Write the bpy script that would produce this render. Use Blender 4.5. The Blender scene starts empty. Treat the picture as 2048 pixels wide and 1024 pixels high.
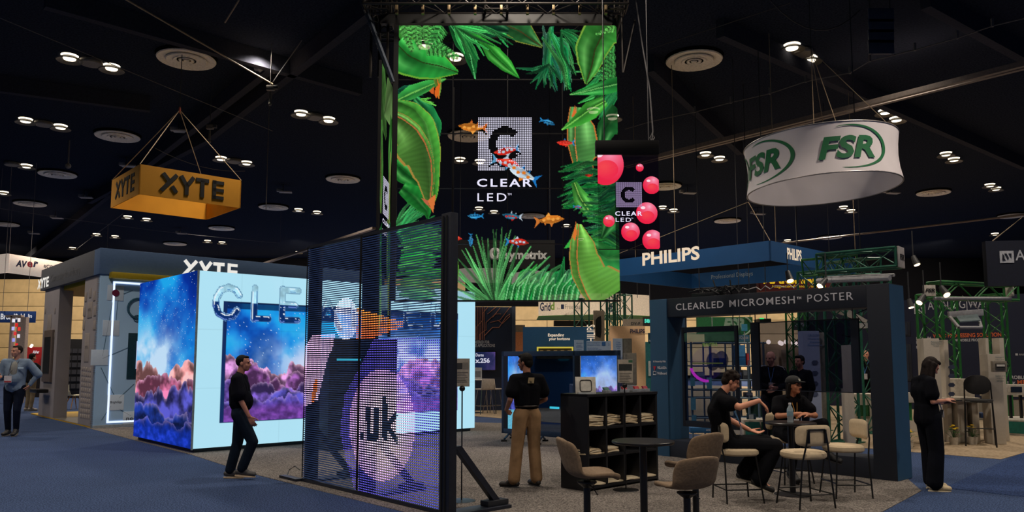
import bpy, bmesh, math, random
import numpy as np
from mathutils import Vector, Matrix
random.seed(7); RS = np.random.RandomState(7)
SC = bpy.context.scene
COL = SC.collection
# ------------------------------------------------------------ camera, world, exposure
H = 1.62; F = 1540.0; CX = 1024.0; CY = 574.0
PT = math.radians(5.5); cp, sp = math.cos(PT), math.sin(PT)
cd = bpy.data.cameras.new('camera'); cam = bpy.data.objects.new('camera', cd); COL.objects.link(cam)
cam.location = (0, 0, H); cam.rotation_euler = (math.radians(90) + PT, 0, 0)
cd.sensor_width = 36; cd.lens = 36 * F / 2048; cd.shift_y = (CY - 512) / 2048; cd.clip_end = 300; cd.clip_start = .05
SC.camera = cam
w = bpy.data.worlds.new('hall_air'); SC.world = w; w.use_nodes = True
w.node_tree.nodes['Background'].inputs[0].default_value = (.55, .62, 1, 1)
w.node_tree.nodes['Background'].inputs[1].default_value = .02
SC.view_settings.view_transform = 'Standard'; SC.view_settings.look = 'None'
SC.view_settings.gamma = 1; SC.view_settings.exposure = 0; SC.view_settings.use_curve_mapping = False
SC.cycles.max_bounces = 5; SC.cycles.transparent_max_bounces = 14; SC.cycles.diffuse_bounces = 2; SC.cycles.glossy_bounces = 2
LAMP_W = 1350.0
# ------------------------------------------------------------ picking points
def ray(px, py):
    x, y = (px - CX) / F, -(py - CY) / F
    return Vector((x, cp - y * sp, sp + y * cp))
def G(px, py, z=0.0):
    d = ray(px, py); t = (z - H) / d.z; return Vector((d.x * t, d.y * t, z))
def D(px, py, Y):
    d = ray(px, py); t = Y / d.y; return Vector((d.x * t, Y, H + d.z * t))
def ZA(P, py):
    t = (CY - py) / F; return H + P[1] * (t * cp + sp) / (cp - t * sp)
def proj(P):
    x, y, z = P[0], P[1], P[2] - H
    dp = cp * y + sp * z
    return CX + F * x / dp, CY - F * (cp * z - sp * y) / dp
RV = Vector((math.sin(math.radians(47.5)), math.cos(math.radians(47.5)), 0))
LV = Vector((-math.cos(math.radians(47.5)), math.sin(math.radians(47.5)), 0))
ROT = math.radians(42.5)
UP = Vector((0, 0, 1))
def along(A, d, px, z=None):
    """point on the line A + s*d at height z that shows in picture column px"""
    z = A[2] if z is None else z
    k = (px - CX) / F
    s = (k * (cp * A[1] + sp * (z - H)) - A[0]) / (d[0] - k * cp * d[1])
    return Vector((A[0] + s * d[0], A[1] + s * d[1], A[2]))
class Face:
    """a vertical plane through P running along u; u reads left to right"""
    def __init__(s, P, u):
        s.P = Vector(P); s.u = Vector(u).normalized(); s.n = s.u.cross(UP)
    def hit(s, px, py, off=0.0):
        d = ray(px, py); o = Vector((0, 0, H)); P = s.P + s.n * off
        t = (P - o).dot(s.n) / d.dot(s.n); return o + d * t
    def uz(s, px, py):
        q = s.hit(px, py); return (q - s.P).dot(s.u), q.z
    def pt(s, a, z, off=0.0):
        q = s.P + s.u * a + s.n * off; return Vector((q.x, q.y, z))
# ------------------------------------------------------------ materials
def lin(c):
    c = c / 255.0
    return c / 12.92 if c <= .04045 else ((c + .055) / 1.055) ** 2.4
def L3(rgb): return tuple(lin(c) for c in rgb) + (1,)
MC = {}
def M(name, rgb, rough=.6, metal=0, amp=.12, scale=18, bump=0, emit=0, spec=.5, alpha=1, trans=0):
    key = (name, tuple(rgb), rough, metal, emit)
    if key in MC: return MC[key]
    m = bpy.data.materials.new(name); m.use_nodes = True; MC[key] = m
    nt = m.node_tree; b = nt.nodes['Principled BSDF']; b.inputs['Roughness'].default_value = rough; b.inputs['Metallic'].default_value = metal
    b.inputs['Specular IOR Level'].default_value = spec
    tc = nt.nodes.new('ShaderNodeTexCoord'); no = nt.nodes.new('ShaderNodeTexNoise'); no.inputs['Scale'].default_value = scale
    no.inputs['Detail'].default_value = 4
    nt.links.new(tc.outputs['Object'], no.inputs['Vector'])
    cr = nt.nodes.new('ShaderNodeValToRGB'); c = L3(rgb)
    cr.color_ramp.elements[0].color = tuple(max(0, v * (1 - amp)) for v in c[:3]) + (1,); cr.color_ramp.elements[0].position = .35
    cr.color_ramp.elements[1].color = tuple(min(1, v * (1 + amp)) for v in c[:3]) + (1,); cr.color_ramp.elements[1].position = .65
    nt.links.new(no.outputs['Fac'], cr.inputs[0]); nt.links.new(cr.outputs[0], b.inputs['Base Color'])
    if bump:
        bp = nt.nodes.new('ShaderNodeBump'); bp.inputs['Strength'].default_value = bump; bp.inputs['Distance'].default_value = .01
        nt.links.new(no.outputs['Fac'], bp.inputs['Height']); nt.links.new(bp.outputs[0], b.inputs['Normal'])
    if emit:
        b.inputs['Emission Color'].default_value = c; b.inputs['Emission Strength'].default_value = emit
    if trans: b.inputs['Transmission Weight'].default_value = trans; b.inputs['IOR'].default_value = 1.4
    if alpha < 1: b.inputs['Alpha'].default_value = alpha
    return m
def E(name, rgb, s=1.0, sample=False):
    key = ('E', name, tuple(rgb), s)
    if key in MC: return MC[key]
    m = bpy.data.materials.new(name); m.use_nodes = True; MC[key] = m
    nt = m.node_tree; nt.nodes.remove(nt.nodes['Principled BSDF']); e = nt.nodes.new('ShaderNodeEmission')
    e.inputs[0].default_value = L3(rgb); e.inputs[1].default_value = s
    nt.links.new(e.outputs[0], nt.nodes['Material Output'].inputs[0])
    if not sample: m.cycles.emission_sampling = 'NONE'
    return m
def display_mat(name, strength=1.0, sample=False, gloss=0.0):
    """LED display: every diode gives off its own colour, the clear gaps between let the hall show through"""
    m = bpy.data.materials.new(name); m.use_nodes = True
    nt = m.node_tree; nt.nodes.remove(nt.nodes['Principled BSDF'])
    at = nt.nodes.new('ShaderNodeVertexColor'); at.layer_name = 'led'
    e = nt.nodes.new('ShaderNodeEmission'); e.inputs[1].default_value = strength
    t = nt.nodes.new('ShaderNodeBsdfTransparent'); mx = nt.nodes.new('ShaderNodeMixShader')
    nt.links.new(at.outputs[0], e.inputs[0]); nt.links.new(at.outputs[1], mx.inputs[0])
    nt.links.new(t.outputs[0], mx.inputs[1]); nt.links.new(e.outputs[0], mx.inputs[2])
    last = mx
    if gloss:
        g = nt.nodes.new('ShaderNodeBsdfGlossy'); g.inputs['Roughness'].default_value = .08; g.inputs[0].default_value = (1, 1, 1, 1)
        ad = nt.nodes.new('ShaderNodeMixShader'); ad.inputs[0].default_value = gloss
        nt.links.new(mx.outputs[0], ad.inputs[1]); nt.links.new(g.outputs[0], ad.inputs[2]); last = ad
    nt.links.new(last.outputs[0], nt.nodes['Material Output'].inputs[0])
    if not sample: m.cycles.emission_sampling = 'NONE'
    return m
def glass_mat(name, rgb, fac=.25, rough=.05):
    """tinted see-through sheet with a faint reflection"""
    m = bpy.data.materials.new(name); m.use_nodes = True
    nt = m.node_tree; nt.nodes.remove(nt.nodes['Principled BSDF'])
    t = nt.nodes.new('ShaderNodeBsdfTransparent'); t.inputs[0].default_value = L3(rgb)
    g = nt.nodes.new('ShaderNodeBsdfGlossy'); g.inputs['Roughness'].default_value = rough
    fr = nt.nodes.new('ShaderNodeFresnel'); fr.inputs[0].default_value = 1.3
    mx = nt.nodes.new('ShaderNodeMixShader')
    nt.links.new(fr.outputs[0], mx.inputs[0]); nt.links.new(t.outputs[0], mx.inputs[1]); nt.links.new(g.outputs[0], mx.inputs[2])
    nt.links.new(mx.outputs[0], nt.nodes['Material Output'].inputs[0]); return m
def carpet(name, a, b, scale=260, patch=None):
    m = bpy.data.materials.new(name); m.use_nodes = True
    nt = m.node_tree; bs = nt.nodes['Principled BSDF']; bs.inputs['Roughness'].default_value = .95; bs.inputs['Specular IOR Level'].default_value = .1
    tc = nt.nodes.new('ShaderNodeTexCoord')
    n1 = nt.nodes.new('ShaderNodeTexNoise'); n1.inputs['Scale'].default_value = scale; n1.inputs['Detail'].default_value = 2
    n1.inputs['Scale'].default_value = scale * .22
    n2 = nt.nodes.new('ShaderNodeTexNoise'); n2.inputs['Scale'].default_value = 1.1; n2.inputs['Detail'].default_value = 3
    for n in (n1, n2): nt.links.new(tc.outputs['Object'], n.inputs['Vector'])
    cr = nt.nodes.new('ShaderNodeValToRGB'); cr.color_ramp.elements[0].color = L3(a); cr.color_ramp.elements[1].color = L3(b)
    cr.color_ramp.elements[0].position = .36; cr.color_ramp.elements[1].position = .64
    nt.links.new(n1.outputs['Fac'], cr.inputs[0])
    mx = nt.nodes.new('ShaderNodeMix'); mx.data_type = 'RGBA'; mx.blend_type = 'MULTIPLY'; mx.inputs[0].default_value = 1
    c2 = nt.nodes.new('ShaderNodeValToRGB'); c2.color_ramp.elements[0].color = (.7, .7, .7, 1); c2.color_ramp.elements[1].color = (1, 1, 1, 1)
    nt.links.new(n2.outputs['Fac'], c2.inputs[0]); nt.links.new(cr.outputs[0], mx.inputs[6]); nt.links.new(c2.outputs[0], mx.inputs[7])
    nt.links.new(mx.outputs[2], bs.inputs['Base Color'])
    bp = nt.nodes.new('ShaderNodeBump'); bp.inputs['Strength'].default_value = .35; bp.inputs['Distance'].default_value = .004
    nt.links.new(n1.outputs['Fac'], bp.inputs['Height']); nt.links.new(bp.outputs[0], bs.inputs['Normal'])
    return m
# ------------------------------------------------------------ mesh collecting
class MB:
    def __init__(s): s.v = []; s.f = []; s.c = None
    def quad(s, a, b, c, d):
        i = len(s.v); s.v += [tuple(a), tuple(b), tuple(c), tuple(d)]; s.f.append((i, i + 1, i + 2, i + 3)); return s
    def poly(s, pts):
        i = len(s.v); s.v += [tuple(p) for p in pts]; s.f.append(tuple(range(i, i + len(pts)))); return s
    def obox(s, o, ex, ey, ez):
        """box from corner o with three edge vectors"""
        o, ex, ey, ez = Vector(o), Vector(ex), Vector(ey), Vector(ez); i = len(s.v)
        s.v += [tuple(o + ex * a + ey * b + ez * c) for c in (0, 1) for b in (0, 1) for a in (0, 1)]
        fs = [(0, 2, 3, 1), (4, 5, 7, 6), (0, 1, 5, 4), (2, 6, 7, 3), (0, 4, 6, 2), (1, 3, 7, 5)]
        if ex.cross(ey).dot(ez) < 0: fs = [f[::-1] for f in fs]
        s.f += [tuple(i + k for k in f) for f in fs]; return s
    def box(s, c, d, rz=0.0):
        c = Vector(c); ca, sa = math.cos(rz), math.sin(rz)
        ex = Vector((ca, sa, 0)) * d[0]; ey = Vector((-sa, ca, 0)) * d[1]; ez = UP * d[2]
        return s.obox(c - (ex + ey + ez) / 2, ex, ey, ez)
    def slab(s, face, a0, a1, z0, z1, t, off=0.0):
        """box on a Face: from u a0..a1, z0..z1, thickness t towards the back, front at off in front of the plane"""
        return s.obox(face.pt(a0, z0, off), face.u * (a1 - a0), -face.n * t, UP * (z1 - z0))
    def tube(s, p0, p1, r0, r1=None, n=10, cap=True):
        p0, p1 = Vector(p0), Vector(p1); r1 = r0 if r1 is None else r1
        ax = (p1 - p0)
        if ax.length < 1e-6: return s
        ax.normalize(); e1 = ax.orthogonal().normalized(); e2 = ax.cross(e1); i = len(s.v)
        for p, r in ((p0, r0), (p1, r1)):
            for k in range(n):
                a = 2 * math.pi * k / n; s.v.append(tuple(p + (e1 * math.cos(a) + e2 * math.sin(a)) * r))
        for k in range(n): s.f.append((i + k, i + (k + 1) % n, i + n + (k + 1) % n, i + n + k))
        if cap: s.f.append(tuple(i + k for k in range(n))[::-1]); s.f.append(tuple(i + n + k for k in range(n)))
        return s
    def path(s, pts, r, n=8, closed=False):
        pts = [Vector(p) for p in pts]; m = len(pts); i = len(s.v); e = None
        for j, p in enumerate(pts):
            if closed: t = pts[(j + 1) % m] - pts[j - 1]
            else: t = pts[min(j + 1, m - 1)] - pts[max(j - 1, 0)]
            t.normalize()
            if e is None: e = t.orthogonal().normalized()
            e = (e - t * e.dot(t)).normalized(); e2 = t.cross(e)
            rr = r[j] if hasattr(r, '__len__') else r
            for k in range(n):
                a = 2 * math.pi * k / n; s.v.append(tuple(p + (e * math.cos(a) + e2 * math.sin(a)) * rr))
        for j in range(m if closed else m - 1):
            for k in range(n):
                a, b = i + j * n, i + ((j + 1) % m) * n
                s.f.append((a + k, a + (k + 1) % n, b + (k + 1) % n, b + k))
        if not closed:
            s.f.append(tuple(i + k for k in range(n))[::-1]); s.f.append(tuple(i + (m - 1) * n + k for k in range(n)))
        return s
    def lathe(s, prof, c=(0, 0, 0), n=24, sx=1, sy=1):
        c = Vector(c); i = len(s.v); m = len(prof)
        for r, z in prof:
            for k in range(n):
                a = 2 * math.pi * k / n; s.v.append((c.x + r * sx * math.cos(a), c.y + r * sy * math.sin(a), c.z + z))
        for j in range(m - 1):
            for k in range(n):
                a, b = i + j * n, i + (j + 1) * n
                s.f.append((a + k, a + (k + 1) % n, b + (k + 1) % n, b + k))
        if prof[0][0] > 1e-4: s.f.append(tuple(i + k for k in range(n))[::-1])
        if prof[-1][0] > 1e-4: s.f.append(tuple(i + (m - 1) * n + k for k in range(n)))
        return s
    def ball(s, c, r, n=12, mtx=None):
        r = (r, r, r) if not hasattr(r, '__len__') else r
        i = len(s.v); m = max(6, n // 2 + 2); c = Vector(c)
        def add(p):
            p = Vector(p)
            if mtx is not None: p = mtx @ p
            s.v.append(tuple(c + p))
        add((0, 0, -r[2]))
        for j in range(1, m):
            th = math.pi * j / m - math.pi / 2
            for k in range(n):
                a = 2 * math.pi * k / n; add((r[0] * math.cos(th) * math.cos(a), r[1] * math.cos(th) * math.sin(a), r[2] * math.sin(th)))
        add((0, 0, r[2])); top = len(s.v) - 1
        for k in range(n): s.f.append((i, i + 1 + (k + 1) % n, i + 1 + k))
        for j in range(m - 2):
            for k in range(n):
                a, b = i + 1 + j * n, i + 1 + (j + 1) * n
                s.f.append((a + k, a + (k + 1) % n, b + (k + 1) % n, b + k))
        a = i + 1 + (m - 2) * n
        for k in range(n): s.f.append((a + k, a + (k + 1) % n, top))
        return s
    def caps(s, p0, r0, p1, r1, n=12):
        s.tube(p0, p1, r0, r1, n); s.ball(p0, r0, n); s.ball(p1, r1, n); return s
    def prism(s, pts, ext):
        """closed polygon pts (3d) pushed along ext"""
        ext = Vector(ext); i = len(s.v); m = len(pts); pts = [Vector(p) for p in pts]
        s.v += [tuple(p) for p in pts] + [tuple(p + ext) for p in pts]
        s.f.append(tuple(i + k for k in range(m))); s.f.append(tuple(i + m + k for k in range(m))[::-1])
        for k in range(m): s.f.append((i + (k + 1) % m, i + k, i + m + k, i + m + (k + 1) % m))
        return s
    def mesh(s, name, mat, bevel=0, smooth=False, inv=None, seg=2):
        me = bpy.data.meshes.new(name)
        v = s.v if inv is None else [tuple(inv @ Vector(p)) for p in s.v]
        me.from_pydata(v, [], s.f); me.update()
        if bevel:
            bm = bmesh.new(); bm.from_mesh(me); bmesh.ops.remove_doubles(bm, verts=bm.verts, dist=1e-5)
            try: bmesh.ops.bevel(bm, geom=list(bm.edges), offset=bevel, segments=seg, profile=.6, affect='EDGES', clamp_overlap=True)
            except Exception: pass
            bm.to_mesh(me); bm.free()
        if smooth or bevel:
            me.polygons.foreach_set('use_smooth', [True] * len(me.polygons)); me.set_sharp_from_angle(angle=math.radians(38))
        if mat: me.materials.append(mat)
        return me
    def build(s, name, mat, parent=None, bevel=0, smooth=False, world=True, seg=2):
        """world=True: the collected points are world points whatever the parent"""
        inv = None
        if parent is not None and world: inv = wm(parent).inverted()
        o = bpy.data.objects.new(name, s.mesh(name, mat, bevel, smooth, inv, seg)); COL.objects.link(o)
        if parent is not None: o.parent = parent
        return o
def wm(o):
    m = Matrix.LocRotScale(o.location, o.rotation_euler, o.scale)
    return wm(o.parent) @ m if o.parent else m
def tag(o, label=None, cat=None, group=None, kind=None):
    if label: o['label'] = label
    if cat: o['category'] = cat
    if group: o['group'] = group
    if kind: o['kind'] = kind
    return o
def T(name, label, cat, loc=(0, 0, 0), rz=0.0, group=None, kind=None):
    o = bpy.data.objects.new(name, None); COL.objects.link(o); o.empty_display_size = .2
    o.location = loc; o.rotation_euler = (0, 0, rz); return tag(o, label, cat, group, kind)
def kids(o): return [c for c in list(bpy.data.objects) if c.parent is o]
def copy_tree(o, parent=None, kidmap=None):
    c = o.copy(); COL.objects.link(c)
    if parent is not None: c.parent = parent
    for ch in list(o.children): copy_tree(ch, c)
    return c
def dup(o, loc, rz, label=None, scale=None):
    c = copy_tree(o); c.location = loc; c.rotation_euler = (0, 0, rz)
    if label: c['label'] = label
    if scale: c.scale = scale
    return c
def text(parent, s, P, u, wdt, hgt, mat, name='lettering', bold=0.0, ext=.003, off=.004, v=UP, shear=0.0, spacing=1.0):
    """letters standing on P, reading along u, scaled to wdt x hgt"""
    cu = bpy.data.curves.new('txt', 'FONT'); cu.body = s; cu.offset = bold; cu.resolution_u = 3; cu.space_character = spacing; cu.space_line = .95
    cu.shear = shear
    ob = bpy.data.objects.new('txt', cu); COL.objects.link(ob)
    me = bpy.data.meshes.new_from_object(ob.evaluated_get(bpy.context.evaluated_depsgraph_get()))
    bpy.data.objects.remove(ob); bpy.data.curves.remove(cu)
    n = len(me.vertices); co = np.zeros(n * 3); me.vertices.foreach_get('co', co); co = co.reshape(-1, 3)
    mn, mx = co.min(0), co.max(0); co = (co - mn) / np.maximum(mx - mn, 1e-6)
    u = Vector(u).normalized(); v = Vector(v); nn = u.cross(v).normalized(); P = Vector(P)
    base = np.array(P + nn * off)
    W = base + co[:, :1] * wdt * np.array(u) + co[:, 1:2] * hgt * np.array(v)
    if parent is not None:
        inv = np.array(wm(parent).inverted()); W = W @ inv[:3, :3].T + inv[:3, 3]
    me.vertices.foreach_set('co', W.ravel()); me.update(); me.materials.clear(); me.materials.append(mat)
    o = bpy.data.objects.new(name, me); COL.objects.link(o); me.name = name
    if parent is not None: o.parent = parent
    return o
def ftext(parent, s, face, x0, yt, x1, yb, mat, **k):
    """letters on a Face, picked by the corner columns/rows where their left edge runs yt..yb and their right edge is column x1"""
    a, z0 = face.uz(x0, yb); _, z1 = face.uz(x0, yt); b, _ = face.uz(x1, yb)
    return text(parent, s, face.pt(a, z0), face.u, b - a, z1 - z0, mat, **k)
def fslab(mb, face, x0, yt, x1, yb, t, off=0.0):
    a, z0 = face.uz(x0, yb or 900); _, z1 = face.uz(x0, yt); b, _ = face.uz(x1, yb or 900)
    if yb is None: z0 = .012
    return mb.slab(face, a, b, z0, z1, t, off)
def truss(parent, p0, p1, w_, mat, r=.022, pitch=None, up=None, chord='chord', lat='brace'):
    p0, p1 = Vector(p0), Vector(p1); ax = (p1 - p0); ln = ax.length; ax.normalize()
    e1 = (RV if abs(ax.z) > .9 else UP).copy(); e1 = (e1 - ax * e1.dot(ax)).normalized(); e2 = ax.cross(e1)
    offs = [(e1 * a + e2 * b) * w_ / 2 for a, b in ((-1, -1), (1, -1), (1, 1), (-1, 1))]
    for o in offs: MB().tube(p0 + o, p1 + o, r, n=8).build(chord, mat, parent, smooth=True)
    pitch = pitch or w_; n = max(1, round(ln / pitch)); mb = MB()
    for k in range(n):
        a, b = p0 + ax * ln * k / n, p0 + ax * ln * (k + 1) / n
        for j in range(4):
            o, q = offs[j], offs[(j + 1) % 4]
            mb.tube(a + o, b + q, r * .45, n=5, cap=False) if (k + j) % 2 else mb.tube(a + q, b + o, r * .45, n=5, cap=False)
    for e in (p0, p1):
        for j in range(4): mb.tube(e + offs[j], e + offs[(j + 1) % 4], r * .8, n=5)
    mb.build(lat, mat, parent, smooth=True)
# ------------------------------------------------------------ display painting
def sm(a):
    return a * a * (3 - 2 * a)
def vnoise(h, w_, sy, sx, seed):
    r = np.random.RandomState(seed); gy, gx = int(sy) + 2, int(sx) + 2; g = r.rand(gy, gx)
    y = np.linspace(0, sy, h)[:, None]; x = np.linspace(0, sx, w_)[None, :]
    yi, xi = y.astype(int), x.astype(int); fy, fx = sm(y - yi), sm(x - xi)
    yi = np.minimum(yi, gy - 2); xi = np.minimum(xi, gx - 2)
    return (g[yi, xi] * (1 - fy) * (1 - fx) + g[yi + 1, xi] * fy * (1 - fx) + g[yi, xi + 1] * (1 - fy) * fx + g[yi + 1, xi + 1] * fy * fx)
def fbm(h, w_, s, seed, octv=5):
    t = np.zeros((h, w_)); a = .5; asp = w_ / h
    for k in range(octv): t += a * vnoise(h, w_, s * 2 ** k, max(1, s * asp * 2 ** k), seed + k); a *= .5
    return t / (1 - .5 ** octv)
class Canvas:
    def __init__(s, x0, y0, x1, y1, sc, bg=(4, 4, 6), a=.25):
        s.x0, s.y0, s.sc = x0, y0, sc; s.w = int((x1 - x0) * sc) + 1; s.h = int((y1 - y0) * sc) + 1
        s.c = np.zeros((s.h, s.w, 3)); s.c[:] = bg; s.a = np.full((s.h, s.w), a)
    def splat(s, X, Y, C, A=1.0):
        xi = np.round((X - s.x0) * s.sc).astype(int).ravel(); yi = np.round((Y - s.y0) * s.sc).astype(int).ravel()
        ok = (xi >= 0) & (xi < s.w) & (yi >= 0) & (yi < s.h); C = np.asarray(C).reshape(-1, 3)
        s.c[yi[ok], xi[ok]] = C[ok]; s.a[yi[ok], xi[ok]] = A
    def leaf(s, sp_, wl, wr, base, rim=None, rib=None, veins=24, seed=0, dark=.55, contrast=.14, A=.92):
        sp_ = np.array(sp_, float); n = len(sp_); d = np.r_[0, np.cumsum(np.hypot(*np.diff(sp_, axis=0).T))]; ln = d[-1]
        N = int(ln * s.sc * 2.2) + 4; t = np.linspace(0, ln, N)
        k = np.linspace(0, n - 1, 4 * n); # smooth curve through the points
        X = np.interp(t, d, sp_[:, 0]); Y = np.interp(t, d, sp_[:, 1])
        ker = max(3, N // (n * 2)) | 1; pad = ker // 2
        def smo(v): return np.convolve(np.r_[np.full(pad, v[0]) - (np.arange(pad, 0, -1)) * (v[1] - v[0]), v, np.full(pad, v[-1]) + np.arange(1, pad + 1) * (v[-1] - v[-2])], np.ones(ker) / ker, 'valid')
        X, Y = smo(X), smo(Y)
        tx, ty = np.gradient(X), np.gradient(Y); l = np.hypot(tx, ty) + 1e-6; nx, ny = ty / l, -tx / l
        u = t / ln
        WL = np.interp(u, np.linspace(0, 1, len(wl)), wl); WR = np.interp(u, np.linspace(0, 1, len(wr)), wr)
        mw = max(WL.max(), WR.max()); Mn = int(mw * s.sc * 2.4) + 3
        q = np.linspace(-1, 1, 2 * Mn + 1)
        W = np.where(q[None, :] < 0, WL[:, None], WR[:, None])
        PX = X[:, None] + nx[:, None] * q * -W; PY = Y[:, None] + ny[:, None] * q * -W
        r = np.random.RandomState(seed); ph = r.rand() * 6
        aq = np.abs(q)[None, :]
        st = .5 + .5 * np.sin((u[:, None] * veins * 6.28) + aq * 3 + ph)
        sh = (1 - dark * (1 - aq) ** 2 * .7) * (1 - contrast * st * .6) * (.8 + .35 * np.interp(u, [0, .3, .6, 1], [r.rand(), r.rand(), r.rand(), r.rand()])[:, None])
        sh = sh * np.where(q[None, :] < 0, 1.08, .86)
        C = np.array(base, float)[None, None, :] * sh[..., None]
        hi = np.clip(np.sin(u * 4 + ph)[:, None] * (1 - np.abs(aq - .55) * 3), 0, 1)
        C = C + hi[..., None] * np.array([62, 78, 50.])
        if rim is not None: C = np.where((aq > .93)[..., None], np.array(rim, float) * .9, C)
        if rib is not None:
            rm = (np.abs(q)[None, :] * W < 1.05); C = np.where(rm[..., None], np.array(rib, float), C)
        s.splat(PX, PY, np.clip(C, 0, 255), A)
    def blades(s, cx, cy, tips, wd, base, seed=0, bend=.12, A=.9):
        r = np.random.RandomState(seed)
        for i, (tx, ty) in enumerate(tips):
            mx, my = (cx + tx) / 2, (cy + ty) / 2; b = (r.rand() - .5) * 2 * bend; dx, dy = tx - cx, ty - cy
            mid = (mx - dy * b, my + dx * b); c = np.array(base) * (.55 + .75 * r.rand())
            s.leaf([(cx, cy), mid, (tx, ty)], [1, wd, wd * .7, .4], [1, wd * .8, wd * .5, .4], c, seed=seed + i, veins=0, contrast=0, A=A)
    def fern(s, pts, ln, base, n=16, seed=0):
        pts = np.array(pts, float); t = np.linspace(0, 1, n); k = np.linspace(0, 1, len(pts))
        X = np.interp(t, k, pts[:, 0]); Y = np.interp(t, k, pts[:, 1]); tx, ty = np.gradient(X), np.gradient(Y)
        for i in range(n):
            l = math.hypot(tx[i], ty[i]); a, b = tx[i] / l, ty[i] / l; q = ln * (1 - t[i] * .75)
            for sgn in (-1, 1):
                ex, ey = X[i] + (a * .5 - sgn * b) * q, Y[i] + (b * .5 + sgn * a) * q
                s.leaf([(X[i], Y[i]), ((X[i] + ex) / 2, (Y[i] + ey) / 2), (ex, ey)], [1, 2.2, .5], [1, 2.2, .5], np.array(base) * (.6 + .4 * ((i + (sgn > 0)) % 2)), veins=0, contrast=0, seed=seed + i)
    def disc(s, cx, cy, rx, ry=None, col=(255, 0, 0), col2=None, A=.95, hx=-.3, hy=-.35, pw=1.3):
        ry = rx if ry is None else ry
        X = np.arange(s.w) / s.sc + s.x0; Y = np.arange(s.h) / s.sc + s.y0
        i0, i1 = np.searchsorted(X, [cx - rx, cx + rx]); j0, j1 = np.searchsorted(Y, [cy - ry, cy + ry])
        if i1 <= i0 or j1 <= j0: return
        gx, gy = np.meshgrid((X[i0:i1] - cx) / rx, (Y[j0:j1] - cy) / ry); r = np.hypot(gx, gy); m = r <= 1
        k = np.clip(np.hypot(gx - hx, gy - hy) / 1.4, 0, 1) ** pw
        C = np.array(col, float) * (1 - k[..., None]) + np.array(col2 if col2 is not None else col, float) * k[..., None]
        s.c[j0:j1, i0:i1][m] = C[m]; s.a[j0:j1, i0:i1][m] = A
    def poly(s, pts, col, A=.95):
        pts = np.array(pts, float); X, Y = np.meshgrid(np.arange(s.w) / s.sc + s.x0, np.arange(s.h) / s.sc + s.y0)
        ins = np.zeros(X.shape, bool); n = len(pts)
        for i in range(n):
            x1, y1 = pts[i]; x2, y2 = pts[(i + 1) % n]
            if y1 == y2: continue
            c = ((y1 > Y) != (y2 > Y)) & (X < (x2 - x1) * (Y - y1) / (y2 - y1) + x1); ins ^= c
        s.c[ins] = col; s.a[ins] = A
    def fish(s, x, y, ln, ang, c1, c2, c3, seed=0):
        """fish with body, tail and fins; c1 body, c2 patches, c3 fins; ang turns the head direction"""
        r = np.random.RandomState(seed); ca, sa = math.cos(ang), math.sin(ang)
        def P(a, b): return (x + (a * ca - b * sa) * ln, y + (a * sa + b * ca) * ln)
        s.poly([P(-.33, 0), P(-.62, -.2), P(-.52, 0), P(-.62, .22)], c3)
        s.poly([P(.05, -.1), P(-.05, -.26), P(-.22, -.08)], c2); s.poly([P(.1, .1), P(0, .27), P(-.06, .1)], c3); s.poly([P(-.15, .08), P(-.24, .2), P(-.25, .05)], c3)
        s.leaf([P(-.42, 0), P(-.2, 0), P(.1, 0), P(.3, .01), P(.48, .03)], [.03 * ln, .1 * ln, .15 * ln, .12 * ln, .01], [.03 * ln, .1 * ln, .14 * ln, .1 * ln, .01], c1, veins=0, contrast=0, dark=.1, seed=seed)
        for k in range(4):
            a = -.25 + .17 * k; bx, by = P(a, (r.rand() - .5) * .1); s.disc(bx, by, ln * .06, ln * .05, c2)
        ex, ey = P(.38, -.03); s.disc(ex, ey, max(1, ln * .02), None, (10, 10, 10))
    def mesh(s, name, face_pt, mat, parent, dim=1.0):
        """turn the painting into a grid of coloured diodes; face_pt(i/w, j/h) gives world points for all"""
        h, w_ = s.h, s.w
        U, V = np.meshgrid(np.linspace(0, 1, w_), np.linspace(0, 1, h)); P = face_pt(U.ravel(), V.ravel())
        if parent is not None:
            inv = np.array(wm(parent).inverted()); P = P @ inv[:3, :3].T + inv[:3, 3]
        idx = np.arange(h * w_).reshape(h, w_)
        f = np.stack([idx[:-1, :-1], idx[1:, :-1], idx[1:, 1:], idx[:-1, 1:]], -1).reshape(-1, 4)
        me = bpy.data.meshes.new(name); me.vertices.add(len(P)); me.vertices.foreach_set('co', P.astype(np.float32).ravel())
        me.loops.add(f.size); me.loops.foreach_set('vertex_index', f.astype(np.int32).ravel())
        me.polygons.add(len(f)); me.polygons.foreach_set('loop_start', np.arange(0, f.size, 4, dtype=np.int32))
        me.update(calc_edges=True)
        c = np.clip(s.c / 255, 0, 1); c = np.where(c <= .04045, c / 12.92, ((c + .055) / 1.055) ** 2.4) * dim
        at = me.color_attributes.new('led', 'FLOAT_COLOR', 'POINT')
        at.data.foreach_set('color', np.concatenate([c, s.a[..., None]], -1).astype(np.float32).ravel())
        me.materials.append(mat); o = bpy.data.objects.new(name, me); COL.objects.link(o)
        if parent is not None: o.parent = parent
        return o
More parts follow.
